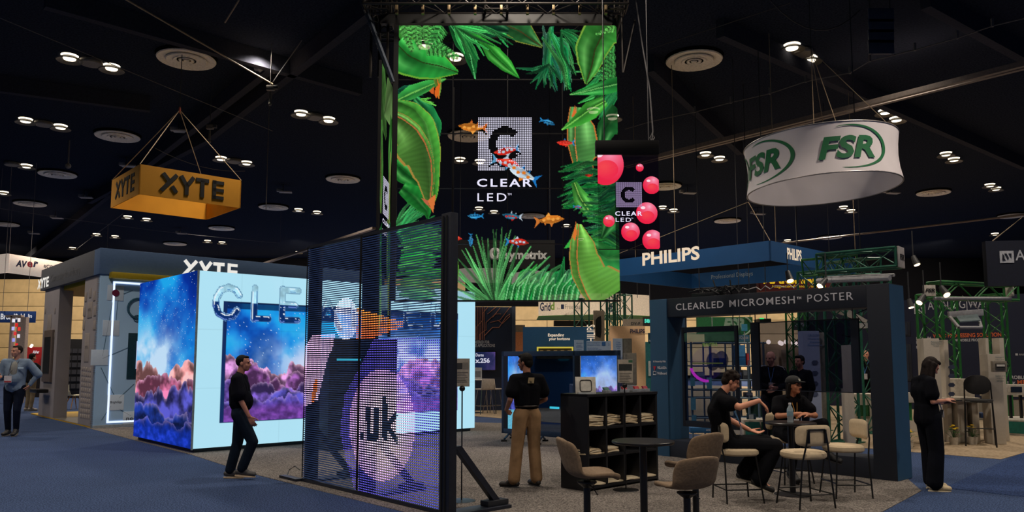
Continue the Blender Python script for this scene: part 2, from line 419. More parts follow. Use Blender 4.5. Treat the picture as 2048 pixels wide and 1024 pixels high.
# ------------------------------------------------------------ people
def blob(name, mb, voxel, mat, parent, it=3):
    me = mb.mesh('tmp', None); o = bpy.data.objects.new('tmp', me); COL.objects.link(o)
    m = o.modifiers.new('r', 'REMESH'); m.mode = 'VOXEL'; m.voxel_size = voxel; m.use_smooth_shade = True
    s = o.modifiers.new('s', 'SMOOTH'); s.factor = .5; s.iterations = it
    out = bpy.data.meshes.new_from_object(o.evaluated_get(bpy.context.evaluated_depsgraph_get()))
    bpy.data.objects.remove(o); bpy.data.meshes.remove(me); out.name = name
    out.polygons.foreach_set('use_smooth', [True] * len(out.polygons)); out.materials.clear(); out.materials.append(mat)
    r = bpy.data.objects.new(name, out); COL.objects.link(r); r.parent = parent; return r
def V3(*a): return Vector(a)
DEF = dict(pelvis=(0, 0, .95), waist=(0, .0, 1.08), chest=(0, .0, 1.29), neck=(0, -.02, 1.46), head=(0, .015, 1.63),
           hipl=(-.09, 0, .92), kneel=(-.10, .02, .50), ankl=(-.10, -.02, .09), toel=(-.12, .15, .03),
           hipr=(.09, 0, .92), kneer=(.10, .02, .50), ankr=(.10, -.02, .09), toer=(.12, .15, .03),
           shl=(-.185, -.01, 1.405), ell=(-.235, -.03, 1.13), wrl=(-.235, .05, .89), shr=(.185, -.01, 1.405), elr=(.235, -.03, 1.13), wrr=(.235, .05, .89))
def head_matrix(yaw, pitch, roll=0):
    return (Matrix.Rotation(yaw, 3, 'Z') @ Matrix.Rotation(pitch, 3, 'X') @ Matrix.Rotation(roll, 3, 'Y'))
def hand(mb, wrist, fdir, palm, side, curl=.5, s=1.0, spread=.07, relax=None):
    """palm and five fingers: fdir along the hand, palm the direction the palm faces, side +1/-1 for the thumb's side"""
    f = Vector(fdir).normalized(); p = Vector(palm); p = (p - f * p.dot(f)).normalized(); t = f.cross(p) * side; w_ = Vector(wrist)
    for a in (-.026, -.009, .009, .026):
        mb.caps(w_ + (f * .012 + t * a * .7) * s, .0135 * s, w_ + (f * .085 + t * a) * s, .0115 * s, 8)
    L = (.070, .082, .076, .058)
    for i, a in enumerate((.03, .0105, -.0095, -.029)):
        q = w_ + (f * .09 + t * a) * s; d = (f + t * a * spread * 20).normalized(); seg = L[i] / 3
        for k in range(3):
            c = curl * (.55, .8, .6)[k]; ax = p
            d = (d * math.cos(c) + ax * math.sin(c)).normalized(); ax = p
            n = q + d * seg * 1.12 * s; mb.caps(q, (.0093 - .0009 * k) * s, n, (.0086 - .001 * k) * s, 7); q = n
    q = w_ + (f * .03 + t * .030) * s; d = (f * .75 + t * .62 + p * .25).normalized()
    for k, l in enumerate((.042, .032, .026)):
        n = q + d * l * s; mb.caps(q, (.0125 - .0015 * k) * s, n, (.011 - .0015 * k) * s, 7); q = n; d = (d + f * .35 + p * .3 * curl).normalized()
def person(label, loc, rz, J=None, scale=1.0, skin=(150, 105, 85), hairc=(20, 15, 13), hair='short', shirt=(14, 15, 19), pants=(16, 17, 22), shoe=(20, 20, 22), sole=(120, 118, 112),
           yaw=0.0, pitch=0.0, roll=0.0, sleeve=.55, jacket=None, belly=0.0, handl=None, handr=None, curl=.5, voxel=.0075, group=None, fem=False, wide=0.0, glasses=False, belt=(10, 10, 10), loose=0.0, tuck=True, hemz=None):
    j = {k: Vector(v) for k, v in DEF.items()}
    for k, v in (J or {}).items(): j[k] = Vector(v)
    root = T('person', label, 'person', loc, rz, group); root.scale = (scale,) * 3
    skin = tuple(min(250, int(c * 1.22)) for c in skin)
    bsk = M('skin', skin, .55, amp=.05, scale=6)
    hm = head_matrix(yaw, pitch, roll); hc = j['head']
    def hp(*a): return hc + hm @ Vector(a)
    k = .9 if fem else 1.0
    b = MB()
    # trunk
    side = (j['shr'] - j['shl']).normalized(); hs = (j['hipr'] - j['hipl']).normalized()
    def trunk(mb, e, low=True):
        for sg in (-1, 1):
            if low: mb.caps(j['pelvis'] + hs * .062 * sg, .098 * k + e, j['waist'] + side * .052 * sg, (.088 + belly * .35) * k + e)
            mb.caps(j['waist'] + side * .052 * sg, (.088 + belly * .35) * k + e, j['chest'] + side * .073 * sg, .100 * k + e)
            mb.caps(j['chest'] + side * .073 * sg, .100 * k + e, j['neck'] + side * .06 * sg - UP * .055, .062 * k + e)
            sh = j['shr'] if sg > 0 else j['shl']
            mb.caps(sh, .052 * k + e, j['neck'] - (j['neck'] - j['chest']).normalized() * .03, .045 + e)
            mb.caps(sh, .052 * k + e, j['chest'] + side * .07 * sg, .085 * k + e)
        if belly: 
            fw = UP.cross(side) * 1.0; mb.ball(j['waist'] + fw * belly + UP * .02, (.12 + e, .11 + e, .13 + e))
    trunk(b, 0)
    b.caps(j['neck'] - (j['neck'] - j['chest']).normalized() * .03, .055 * k, hp(0, -.012, -.055), .052 * k)
    for s_ in 'lr':
        b.caps(j['hip' + s_], .083, j['knee' + s_], .055); b.caps(j['knee' + s_], .054, j['ank' + s_], .037); b.caps(j['ank' + s_], .036, j['toe' + s_], .026)
        b.caps(j['sh' + s_], .050 * k, j['el' + s_], .039 * k); b.caps(j['el' + s_], .039 * k, j['wr' + s_], .027 * k)
        d = (j['wr' + s_] - j['el' + s_]).normalized()
        hh = handl if s_ == 'l' else handr
        fd, pd, cu = hh if hh else (d, Vector((1 if s_ == 'l' else -1, .15, 0)), curl)
        sg = 1 if s_ == 'l' else -1
        t = Vector(fd).normalized().cross(Vector(pd))
        want = Vector((0, 1, .3)) if not hh else (hh[3] if False else Vector((0, 1, .3)))
        sgn = 1 if t.dot(want) > 0 else -1
        hand(b, j['wr' + s_], fd, pd, sgn, cu, 1.0 * k + .03)
    # head
    b.ball(hp(0, -.008, .025), (.074, .095, .090), 18, hm); b.ball(hp(0, .022, -.03), (.060, .072, .082), 16, hm); b.ball(hp(0, .052, -.083), (.036, .034, .028), 12, hm)
    b.caps(hp(0, .088, .008), .009, hp(0, .106, -.028), .0135, 8); b.ball(hp(-.012, .098, -.033), .008, 8); b.ball(hp(.012, .098, -.033), .008, 8)
    b.caps(hp(-.04, .078, .022), .012, hp(.04, .078, .022), .012, 8); b.ball(hp(0, .083, -.062), (.022, .011, .009), 8, hm)
    for sg in (-1, 1):
        b.ball(hp(.076 * sg, -.006, -.012), (.010, .020, .030), 10, hm @ Matrix.Rotation(sg * .3, 3, 'Z')); b.ball(hp(.040 * sg, .056, -.030), (.022, .022, .026), 8, hm)
    blob('body', b, voxel, bsk, root, 3)
    eb = MB()
    for sg in (-1, 1): MB().ball(hp(.029 * sg, .081, .003), (.013, .008, .0065), 10, hm).build('eye', M('eye', (30, 22, 18), .2, amp=0), root, world=False, smooth=True)
    MB().ball(hp(0, .0925, -.062), (.021, .006, .0045), 10, hm).build('mouth', M('lips', (120, 62, 55), .5, amp=0), root, world=False, smooth=True)
    for sg in (-1, 1): MB().caps(hp(.015 * sg, .091, .021), .003, hp(.046 * sg, .079, .021), .0026, 6).build('eyebrow', M('hair', hairc, .8), root, world=False, smooth=True)
    # hair
    h = MB(); hmat = M('hair', hairc, .75, amp=.3, scale=60, bump=.3, spec=.2)
    if hair in ('short', 'curly', 'long'):
        h.ball(hp(0, -.022, .038), (.082, .093, .090), 16, hm); h.ball(hp(0, .045, .088), (.062, .045, .030), 12, hm); h.ball(hp(0, -.055, -.01), (.072, .058, .07), 12, hm)
        for sg in (-1, 1): h.ball(hp(.070 * sg, -.012, .03), (.013, .045, .04), 8, hm)
    if hair == 'curly':
        r = random.Random(3)
        for i in range(46):
            a, e = r.uniform(-3.1, 3.1), r.uniform(.1, 1.5); rr = .088
            h.ball(hp(rr * math.cos(e) * math.sin(a) * .98, -.01 + rr * math.cos(e) * math.cos(a) * 1.05 * (1 if abs(a) > .8 else .92), .045 + .075 * math.sin(e)), .021, 8)
    if hair == 'long':
        for a in (-1, -.5, 0, .5, 1):
            x = .078 * math.sin(a * 1.4); y = -.075 * math.cos(a * 1.4) - .01
            h.caps(hp(x, y, .02), .034, hc + hm @ V3(x * 1.15, y * .9, 0) + V3(0, -.03, -.17), .040); h.caps(hc + hm @ V3(x * 1.15, y * .9, 0) + V3(0, -.03, -.17), .040, hc + V3(x * 1.3, y * .7 - .03, -.33), .022)
        for sg in (-1, 1): h.caps(hp(.075 * sg, .02, .04), .016, hp(.080 * sg, .02, -.12), .020); h.caps(hp(.080 * sg, .02, -.12), .020, hp(.075 * sg, .05, -.24), .012)
    if hair == 'bald':
        for sg in (-1, 1): h.ball(hp(.068 * sg, -.025, -.01), (.013, .05, .035), 8, hm)
        h.ball(hp(0, -.075, -.02), (.06, .03, .035), 10, hm)
    if hair == 'cap':
        for a in (-1, -.5, 0, .5, 1):
            x = .075 * math.sin(a * 1.5); y = -.07 * math.cos(a * 1.5) - .005; h.caps(hp(x, y, .01), .026, hc + V3(x * 1.15, y * 1.1, -.15), .026)
    if hair == 'crop': h.ball(hp(0, -.020, .032), (.078, .090, .090), 16, hm); h.ball(hp(0, .03, .085), (.055, .05, .025), 12, hm)
    blob('hair', h, .007, hmat, root, 2 if hair != 'curly' else 1)
    if hair == 'cap':
        cm = M('cap_cloth', (12, 13, 18), .8); c = MB(); c.ball(hp(0, -.008, .055), (.090, .105, .078), 18, hm); c.ball(hp(0, -.015, .045), (.091, .106, .03), 18, hm)
        cap = blob('cap', c, .006, cm, root, 2)
        vz = MB(); pts = [hp(.075 * math.cos(a), .075 + .095 * math.sin(a), .045 - .012 * math.sin(a)) for a in [math.pi * i / 10 for i in range(11)]]
        vz.prism(pts, hm @ V3(0, 0, .008)); vz.build('cap_visor', cm, root, world=False, bevel=.002)
    if glasses:
        gm = M('glasses_frame', (20, 18, 18), .3)
        for sg in (-1, 1):
            MB().path([hp(.031 * sg + .021 * math.cos(a), .104 - .012 * abs(math.cos(a)) * (1 if sg * math.cos(a) > 0 else 0), .001 + .017 * math.sin(a)) for a in [6.283 * i / 14 for i in range(14)]], .0017, 5, True).build('glasses', gm, root, world=False, smooth=True)
            MB().tube(hp(.052 * sg, .095, .006), hp(.080 * sg, .0, .004), .0016, n=5).build('glasses_arm', gm, root, world=False)
    # clothes
    e = .013 + loose * .5
    s = MB(); trunk(s, e, not tuck)
    hz = j['pelvis'] if not tuck else j['waist'] * .55 + j['pelvis'] * .45
    if not tuck:
        for sg in (-1, 1): s.caps(j['waist'] + side * .05 * sg, .095 + e, j['pelvis'] + hs * .068 * sg - (j['chest'] - j['pelvis']).normalized() * .03, .100 + e)
    for s_ in 'lr':
        q = j['sh' + s_].lerp(j['el' + s_], sleeve if sleeve <= 1 else 1); s.caps(j['sh' + s_], .060 * k + e * .6, q, .054 * k + e * .8 + loose)
        if sleeve > 1: s.caps(j['el' + s_], .052, j['el' + s_].lerp(j['wr' + s_], .93), .040)
    for sg in (-1, 1): s.caps(j['neck'] - UP * .02 + V3(0, 0, 0), .057 * k, j['neck'] + (hp(0, -.01, -.06) - j['neck']) * .12, .056 * k)
    shm = M('shirt_cloth', shirt, .9, amp=.15, scale=7, bump=.15, spec=.1)
    so = blob('jacket' if jacket else 'shirt', s, .011, shm, root, 4)
    p = MB()
    for s_ in 'lr':
        sg = -1 if s_ == 'l' else 1
        p.caps(j['pelvis'] + hs * .055 * sg + (j['waist'] - j['pelvis']) * .35, .097 * k + .008, j['hip' + s_], .100 + .008); p.caps(j['hip' + s_], .100 + .006, j['knee' + s_], .068 + wide * .5)
        an = j['ank' + s_].lerp(j['knee' + s_], .06); p.caps(j['knee' + s_], .068 + wide * .5, an, .052 + wide)
    blob('trousers', p, .011, M('trouser_cloth', pants, .9, amp=.2, scale=6, bump=.2, spec=.1), root, 4)
    if belt and tuck:
        c0 = j['pelvis'].lerp(j['waist'], .80); pts = []
        fw = UP.cross(hs)
        for i in range(20):
            a = 6.283 * i / 20; pts.append(c0 + hs * .158 * k * math.cos(a) + fw * (.108 + belly * .5) * math.sin(a) * k)
        MB().path(pts, .013, 6, True).build('belt', M('belt_leather', belt, .5), root, world=False, smooth=True)
    for s_ in 'lr':
        A_, Tt = j['ank' + s_], j['toe' + s_]; d = (Tt - A_); d.z = d.z; fl = Vector((d.x, d.y, 0)).normalized() if Vector((d.x, d.y, 0)).length > .01 else Vector((0, 1, 0))
        foot = (Tt - (A_ - UP * .055)).normalized(); upv = (UP - foot * UP.dot(foot)).normalized()
        heel = A_ - upv * .045 - foot * .045; toe = heel + foot * .235; sd = foot.cross(upv)
        f = MB(); f.caps(heel + upv * .012, .038, toe - foot * .02, .034); f.caps(A_ + upv * .01, .044, heel + foot * .13 + upv * .012, .038)
        for q in (-1, 1): f.caps(heel + foot * .15 + sd * .016 * q, .030, toe - foot * .01 + sd * .012 * q - upv * .004, .027)
        so_ = blob('shoe', f, .008, M('shoe_leather', shoe, .6), root, 3)
        b2 = MB(); out = []
        for i in range(18):
            a = 6.283 * i / 18; c = math.cos(a); out.append(heel + foot * (.105 + .142 * c) + sd * (.043 + .006 * c) * math.sin(a) - upv * .030)
        b2.prism(out, -upv * .020); b2.build('shoe_sole', M('shoe_rubber', sole, .7), so_, world=False, bevel=.004)
    root['_j'] = 0; del root['_j']
    return root, j, hp
def badge(root, P, Q, n, strap=(60, 120, 190), size=(.075, .10), pts=None):
    """lanyard strap and card; P,Q points at the neck, card hangs at n"""
    st = M('lanyard_strap', strap, .7)
    MB().path([P, (P + n) / 2 + V3(0, .01, 0), n], .004, 5).build('lanyard', st, root, world=False); MB().path([Q, (Q + n) / 2 + V3(0, .01, 0), n], .004, 5).build('lanyard', st, root, world=False)
    MB().box(n - V3(0, 0, size[1] / 2), (size[0], .004, size[1])).build('badge', M('badge_card', (200, 195, 200), .5), root, world=False)
# ------------------------------------------------------------ the hall
ZC = 10.5
def struct(name, mb, mat, parent=None, **k): 
    o = mb.build(name, mat, parent, **k)
    if parent is None: o['kind'] = 'structure'
    return o
blue = carpet('blue_carpet', (30, 43, 70), (78, 98, 140)); grey = carpet('grey_carpet', (72, 68, 66), (150, 142, 136)); tan = carpet('tan_floor', (150, 132, 108), (182, 162, 136), 90)
fl = struct('floor', MB().box((0, 35, -.05), (110, 110, .1)), blue)
def flat(pts, z0, z1): return MB().prism([Vector((p.x, p.y, z1)) for p in pts], (0, 0, z0 - z1))
A0 = G(493, 945); nearL = A0 - LV * 6.5
pr = [G(1740, 1035), G(1843, 982)]
c1 = along(A0, LV, 383); 
poly_ = [nearL, G(493, 945), G(383, 910), G(383, 905) + LV * 7, G(700, 850), G(947, 845), G(1310, 855), G(1360, 893), G(1735, 925), G(1815, 958), G(1843, 982), G(1765, 1024), G(1765, 1024) - RV * 4 - LV * .0]
struct('floor_carpet_grey', flat(poly_, 0, .006), grey)
cr = G(2002, 919)
tf = [cr, cr + RV * 30, cr + RV * 30 + LV * 26, cr + LV * 26]
struct('floor_tan', flat(tf, 0, .008), tan)
seam = G(1888, 976)
dk = carpet('blue_carpet_dark', (24, 38, 70), (60, 82, 130))
struct('floor_carpet_strip', flat([seam, G(2048, 904), G(2048, 904) + RV * 25, G(2048, 904) + RV * 25 - LV * 6, seam - LV * 6 + RV * 4, seam - LV * 5], 0, .004), dk)
# dark ceiling deck with its beams and pipes
blk = M('ceiling_black', (40, 45, 58), .9, amp=.3, spec=0)
struct('ceiling', MB().box((0, 35, ZC + .15), (110, 110, .3)), blk)
# walls of movable panels, every panel its own piece
bw = M('wall_panel_beige', (214, 186, 140), .8, amp=.06, scale=2)
wallc = M('wall_plain', (20, 20, 24), .9, spec=0)
YB = 66.0
fc = struct('wall_far', MB().box((0, YB + .3, ZC / 2), (150, .4, ZC)), wallc)
pm = None
fb = Face((0, YB, 0), (1, 0, 0))
for i in range(14):
    for j in range(7 if i < 6 else 5):
        z0 = .4 + j * 1.18 + (0 if j < 5 else .0); x0 = -46 + i * 7.0
        mb = MB().slab(fb, x0 + .02, x0 + 6.98, z0 + .02, z0 + 1.16, .08, .1); o = mb.build('wall_panel', bw, fc, bevel=.01)
struct('wall_left', MB().box((-55, 35, ZC / 2), (.3, 110, ZC)), wallc)
struct('wall_right', MB().box((55, 35, ZC / 2), (.3, 110, ZC)), wallc)
struct('wall_near', MB().box((0, -20, ZC / 2), (110, .3, ZC)), wallc)
beam = M('beam_dark', (58, 60, 70), .9, spec=0); rail = M('rail_grey', (120, 108, 102), .6)
def pline(name, label, p, q, Z, r, mat, cat='cable', sag=0, group=None, kind=None, n=8, hang=False):
    """a line in the air between the spots seen at pixels p and q, at height Z (or heights Z[0], Z[1])"""
    z0, z1 = (Z if isinstance(Z, tuple) else (Z, Z)); a, b = G(*p, z0), G(*q, z1)
    pts = [a.lerp(b, i / n) - UP * sag * 4 * (i / n) * (1 - i / n) for i in range(n + 1)] if sag else [a, b]
    mb = MB(); mb.path(pts, r, 6)
    if hang: [mb.tube(p_, (p_.x, p_.y, ZC), .006, n=4) for p_ in (pts[0], pts[-1])]
    return tag(mb.build(name, mat, smooth=True), label, cat, group, kind)
for k, (p, q) in enumerate([((90, 0), (720, 178)), ((760, 0), (420, 270)), ((0, 172), (300, 212)), ((1440, 60), (2048, 330)), ((1300, 130), (1480, 300)), ((1850, 0), (2048, 110)), ((420, 272), (180, 400)), ((0, 560), (540, 130))]):
    a, b = G(*p, ZC - .3), G(*q, ZC - .3); mb = MB(); d = (b - a).normalized(); sd = d.cross(UP) * .12
    mb.obox(a - sd - UP * .2, b - a, sd * 2, UP * .5); o = struct('ceiling_beam', mb, beam)
ropem = M('rope_pale', (150, 130, 105), .7); wirem = M('wire_grey', (92, 90, 92), .6); dkw = M('wire_dark', (45, 45, 50), .6)
pline('rope', 'thick pale rope running down across the upper left ceiling', (250, -2), (545, 168), 9.6, .022, ropem, 'rope')
pline('cable', 'thin cable through the apex over the yellow hanging sign', (0, 36), (545, 262), 9.2, .010, wirem)
pline('cable', 'thin pale cable low above the left booths', (0, 417), (560, 486), 8.6, .012, wirem, sag=.15, hang=True)
pline('cable', 'sagging cable to the right of the yellow sign rigging', (310, 296), (490, 342), 8.9, .012, wirem, sag=.25)
pline('cable', 'short pale rope hanging near the top centre left', (478, 0), (450, 45), 9.8, .018, ropem)
pline('cable', 'thin cable rising from the left wall to the ceiling corner', (155, 497), (245, 428), 8.4, .012, wirem)
pline('cable', 'dark cable from the ceiling fitting down to the camera clamp', (604, 80), (545, 165), 9.7, .012, dkw)
for x, y0, y1, lab in ((539, 195, 420, 'vertical wire left of the tall screen'), (139, 280, 332, 'short rod dropping from the ceiling above the round vent')):
    P = G(x, y0, ZC - .02); z1 = ZA(P, y1); tag(MB().tube(P, (P.x, P.y, z1), .015 if x > 200 else .03, n=6).build('drop_rod', wirem), lab, 'rod')
P = G(139, 280, ZC - .02); tag(MB().ball((P.x, P.y, ZA(P, 332)), .11, 10).build('ceiling_fitting', M('fitting', (110, 105, 100)), smooth=True), 'round fitting at the lower end of the short rod', 'fitting')
# festoon line on the right
fp = [(1250, 258), (1302, 243), (1390, 224), (1462, 205), (1540, 187), (1612, 163), (1700, 146), (1740, 122), (1830, 100), (1915, 76), (1985, 52), (2060, 34)]
mb = MB(); mb.path([G(*p, 9.3) for p in fp], .014, 6)
o = tag(mb.build('cable', wirem, smooth=True), 'pale cable strung from clip to clip above the round white sign', 'cable')
for p in fp[1:-1]: MB().box(G(*p, 9.3) + UP * .08, (.05, .05, .2)).build('clip', wirem, o)
a, b = G(1250, 335, 9.0), G(2060, 133, 9.0); d = (b - a).normalized(); sd = d.cross(UP)
rt = T('ceiling_rail', 'long twin pale rail running behind the round white sign', 'rail', a)
for q in (-.11, .11): MB().obox(a + sd * q - sd * .07, b - a, sd * .14, UP * .14).build('rail_bar', rail, rt)
a, b = G(470, 548, 7.4), G(752, 459, 7.4); d = b - a; sd = d.cross(UP).normalized()
tag(MB().obox(a, d, sd * .18, UP * .1).build('ceiling_rail', rail), 'short pale rail just above the left edge of the slatted screen', 'rail')
pline('ceiling_pipe', 'horizontal pale pipe at right under the ceiling lights', (1560, 487), (2060, 428), 8.6, .05, rail, 'pipe')
pline('cable', 'thin rope curving across the top right of the ceiling', (1300, 98), (1580, 6), 9.8, .010, dkw, sag=.0)
pline('cable', 'slack cable at the top right centre of the ceiling', (1540, 0), (1720, 20), 9.8, .014, dkw, sag=.6)
# round air diffusers
vm = M('diffuser_paint', (235, 225, 210), .6, amp=.1); vd = M('diffuser_gap', (20, 18, 17), .9, spec=0)
def diffuser(R):
    t = T('air_diffuser', 'x', 'air vent'); 
    for r0, r1, z, m in ((.80, .64, 0, vm), (.55, .44, .03, vm), (.36, .27, .03, vm), (.20, .13, .03, vm), (.07, .001, .03, vm)):
        MB().lathe([(R * r1, -z), (R * r0, -z - .03), (R * (r0 + .02), -z), (R * r0, -z + .02), (R * r1, -z + .05)], n=28).build('ring', m, t, world=False, smooth=True)
    MB().lathe([(.001, .05), (R * .84, .05), (R * .86, .12), (.001, .12)], n=24).build('backing', vd, t, world=False)
    return t
DV = [(373, 119, 'largest round vent, above and right of the yellow sign rope apex'), (235, 273, 'round vent up and left of the yellow hanging sign'), (115, 349, 'round vent under the short ceiling rod'), (60, 408, 'round vent low at the left, second from the edge'),
      (10, 449, 'round vent cut by the left picture edge'), (686, 359, 'round vent left of the tall leafy screen'), (547, 415, 'round vent just right of the yellow sign'), (443, 457, 'small round vent under the yellow sign'), (350, 488, 'smallest round vent above the left booth roof'),
      (1388, 121, 'large round vent right of the tall screen top'), (1867, 386, 'round vent right of the round white sign'), (1455, 442, 'round vent below left of the round white sign'), (1660, 475, 'small flat round vent above the green truss'),
      (2025, 432, 'round vent at the right picture edge'), (937, 272, 'round vent seen through the tall screen beside the orange fish'), (1063, 432, 'round vent seen through the tall screen under the lettering'), (1330, 373, 'round vent half behind the pink bubble screen')]
dv0 = None
for x, y, lab in DV:
    loc = G(x, y, ZC - .1)
    if dv0 is None: dv0 = diffuser(1.0); dv0.location = loc; dv0['label'] = lab; dv0['group'] = 'round ceiling vents'
    else: dup(dv0, loc, 0, lab)
# recessed downlights, each a housing, a glowing lens and its real lamp
tr = M('lamp_trim', (90, 84, 74), .5); lens = E('lamp_lens', (255, 236, 205), 3.0)
def spotlamp(parent, loc, W, ang=125, col=(1, .80, .58), world=None):
    ld = bpy.data.lights.new('lamp', 'SPOT'); ld.energy = W; ld.spot_size = math.radians(ang); ld.spot_blend = .6; ld.color = col; ld.shadow_soft_size = .25
    o = bpy.data.objects.new('lamp', ld); COL.objects.link(o); o.location = loc; o.parent = parent; return o
def downlight():
    t = T('ceiling_light', 'x', 'ceiling light')
    MB().lathe([(.17, .03), (.22, .0), (.34, -.05), (.36, -.03), (.27, .03), (.17, .1)], n=24).build('trim_ring', tr, t, world=False, smooth=True)
    MB().lathe([(.001, .0), (.16, .0), (.17, .03), (.235, .12), (.001, .12)], n=20).build('lens', lens, t, world=False, smooth=True)
    return t
DL = [(139, 119), (223, 139), (51, 244), (121, 257), (602, 230), (657, 243), (442, 320), (493, 329), (7, 388), (53, 335), (255, 436), (293, 441), (193, 471), (230, 475), (415, 484), (444, 487), (597, 422), (634, 427), (145, 498), (597, 506), (1584, 98), (1619, 123),
      (1771, 227), (1793, 242), (1411, 311), (1439, 320), (1892, 311), (1908, 322), (1980, 373), (1992, 380), (1325, 417), (1347, 423), (1687, 417), (1702, 424), (849, 95), (911, 119), (920, 322), (960, 326), (958, 419), (988, 426), (1187, 225), (1225, 238), (1133, 453), (1162, 481), (1575, 483), (1990, 470)]
where = lambda x, y: ('high ' if y < 180 else 'mid-height ' if y < 360 else 'low ')
LO = {(7, 388): 'recessed ceiling lamp cut by the left picture edge', (53, 335): 'lone recessed lamp between the left edge and the short rod', (145, 498): 'lowest recessed ceiling lamp over the left booth roof', (193, 471): 'recessed ceiling lamp above the booth roof corner, left one of two', (230, 475): 'recessed ceiling lamp above the booth roof corner, right one of two',
      (415, 484): 'tiny recessed lamp over the glowing cube, left one of two', (444, 487): 'tiny recessed lamp over the glowing cube, right one of two', (597, 506): 'small recessed lamp just left of the slatted screen top', (1687, 417): 'recessed lamp under the right rim of the round white sign, left one', (1702, 424): 'recessed lamp under the right rim of the round white sign, right one',
      (1575, 483): 'small recessed lamp over the blue ring sign corner', (1990, 470): 'small recessed lamp above the navy sign at the right edge', (1133, 453): 'recessed lamp seen through the tall screen right of the lower orange fish', (1162, 481): 'recessed lamp seen through the tall screen above the big lower leaf'}
dl0 = None; gl = T('tmp', 'x', 'x'); bpy.data.objects.remove(gl)
for i, (x, y) in enumerate(DL):
    loc = G(x, y, ZC - .12); pair = i % 2 == 0
    near = ('left of the yellow sign' if x < 240 else 'above the yellow sign' if x < 560 and y < 330 else 'below the yellow sign' if x < 560 else 'between yellow sign and tall screen' if x < 740 else 'showing through the tall leafy screen' if x < 1240 else 'near the pink bubble screen' if x < 1350 else 'by the top of the round white sign' if x < 1800 and y < 260 else 'left of the round white sign' if x < 1480 else 'under the round white sign' if x < 1800 else 'right of the round white sign')
    lab = LO.get((x, y)) or f"{where(x, y)}recessed ceiling lamp {near}, {'first' if x < 1e9 and pair else 'second'} of its pair"
    if dl0 is None: dl0 = downlight(); dl0.location = loc; dl0['label'] = lab; dl0['group'] = 'recessed ceiling lamps'; d_ = dl0
    else: d_ = dup(dl0, loc, 0, lab)
# the hall's lamps proper (a regular grid of the same fittings; these carry the light)
k = 0
for ax in (-27, -18, -9, 0, 9, 18, 27):
  if abs(ax) < 20 or k > -1:
    for ay in (-6, 3, 12, 21, 32, 44, 56):
        k += 1
        ld = bpy.data.lights.new('hall_lamp', 'SPOT'); ld.energy = LAMP_W * (4.0 if ay > 50 else 1.6 if ay > 25 else 1.0); ld.spot_size = math.radians(130); ld.spot_blend = .7; ld.color = (1, .87, .72); ld.shadow_soft_size = .3
        o = bpy.data.objects.new('hall_lamp', ld); COL.objects.link(o); o.location = (ax + (ay % 2) * 2, ay, ZC - .3)
for ax in (-40, -28, -16, -4, 8, 20, 32):  # added unseen spots that brighten the far wall panels
    ld = bpy.data.lights.new('wall_fill_light', 'SPOT'); ld.energy = 3600; ld.spot_size = math.radians(120); ld.spot_blend = .8; ld.color = (1, .84, .62); ld.shadow_soft_size = .5
    o = bpy.data.objects.new('wall_fill_light', ld); COL.objects.link(o); o.location = (ax, 55, 9.9); o.rotation_euler = (math.radians(48), 0, 0)
# flat discs between the lamps of a pair, small square boxes on the beams
dm = M('disc_grey', (120, 115, 108), .6)
d0 = None
for x, y, lab in ((182, 129, 'flat grey disc between the two brightest left lamps'), (87, 251, 'flat grey disc between the lamps at far left'), (629, 237, 'flat grey disc between lamps left of the tall screen'), (468, 325, 'flat grey disc between lamps above the yellow sign'), (1604, 110, 'flat grey disc between the bright lamps on the right'), (24, 331, 'flat grey disc at the left picture edge')):
    if d0 is None: d0 = tag(MB().lathe([(.001, 0), (.30, 0), (.32, .04), (.30, .12), (.001, .12)], n=20).build('ceiling_speaker', dm, smooth=True), lab, 'speaker', 'flat ceiling discs'); d0.location = G(x, y, ZC - .15)
    else: o = d0.copy(); COL.objects.link(o); o.location = G(x, y, ZC - .15); o['label'] = lab
SB = [(530, 140, 'above the left end of the rope'), (357, 262, 'under the rigging apex of the yellow sign'), (252, 332, 'at the upper left corner of the yellow sign'), (168, 395, 'left of the yellow sign foot'), (110, 436, 'low left near the pale cable'), (64, 467, 'lowest at the left'), (566, 384, 'right of the yellow sign'), (360, 467, 'below the yellow sign'), (1375, 386, 'near the pink bubble screen'), (1783, 386, 'under the right rim of the round sign'), (1516, 428, 'under the left rim of the round sign')]
s0 = None
for x, y, lab in SB:
    loc = G(x, y, ZC - .4)
    if s0 is None:
        s0 = T('ceiling_projector', 'x', 'fixture', group='white ceiling boxes'); m_ = M('fixture_white', (150, 150, 155), .6)
        MB().box((.12, 0, 0), (.62, .34, .05)).build('plate', m_, s0, world=False, bevel=.01); MB().box((-.18, .2, .12), (.3, .2, .14)).build('housing', m_, s0, world=False, bevel=.02); MB().tube((0, 0, .05), (0, 0, .5), .02, n=6).build('stem', dkw, s0, world=False)
        s0.location = loc; s0.rotation_euler = (0, 0, .2); c_ = s0
    else: c_ = dup(s0, loc, .2)
    c_['label'] = 'small pale box fixture under the ceiling, ' + lab
# dark windows of a control room high on the right
P0 = G(1762, 70, 9.6)
rt = T('catwalk_panel', 'dim blue ladder of four panes high at the upper right', 'panel', P0)
for sx in (-.25, .25): MB().tube((P0.x + sx, P0.y, P0.z - .5), (P0.x + sx, P0.y, ZC), .015, n=5).build('hanger', dkw, rt)
for i in range(4):
    a = G(1743, 22 + i * 21, 9.9); MB().box(D(1762, 31 + i * 21, P0.y), (.62, .06, .36)).build('pane', M('dim_pane', (58, 66, 86), .4), rt, bevel=.01)
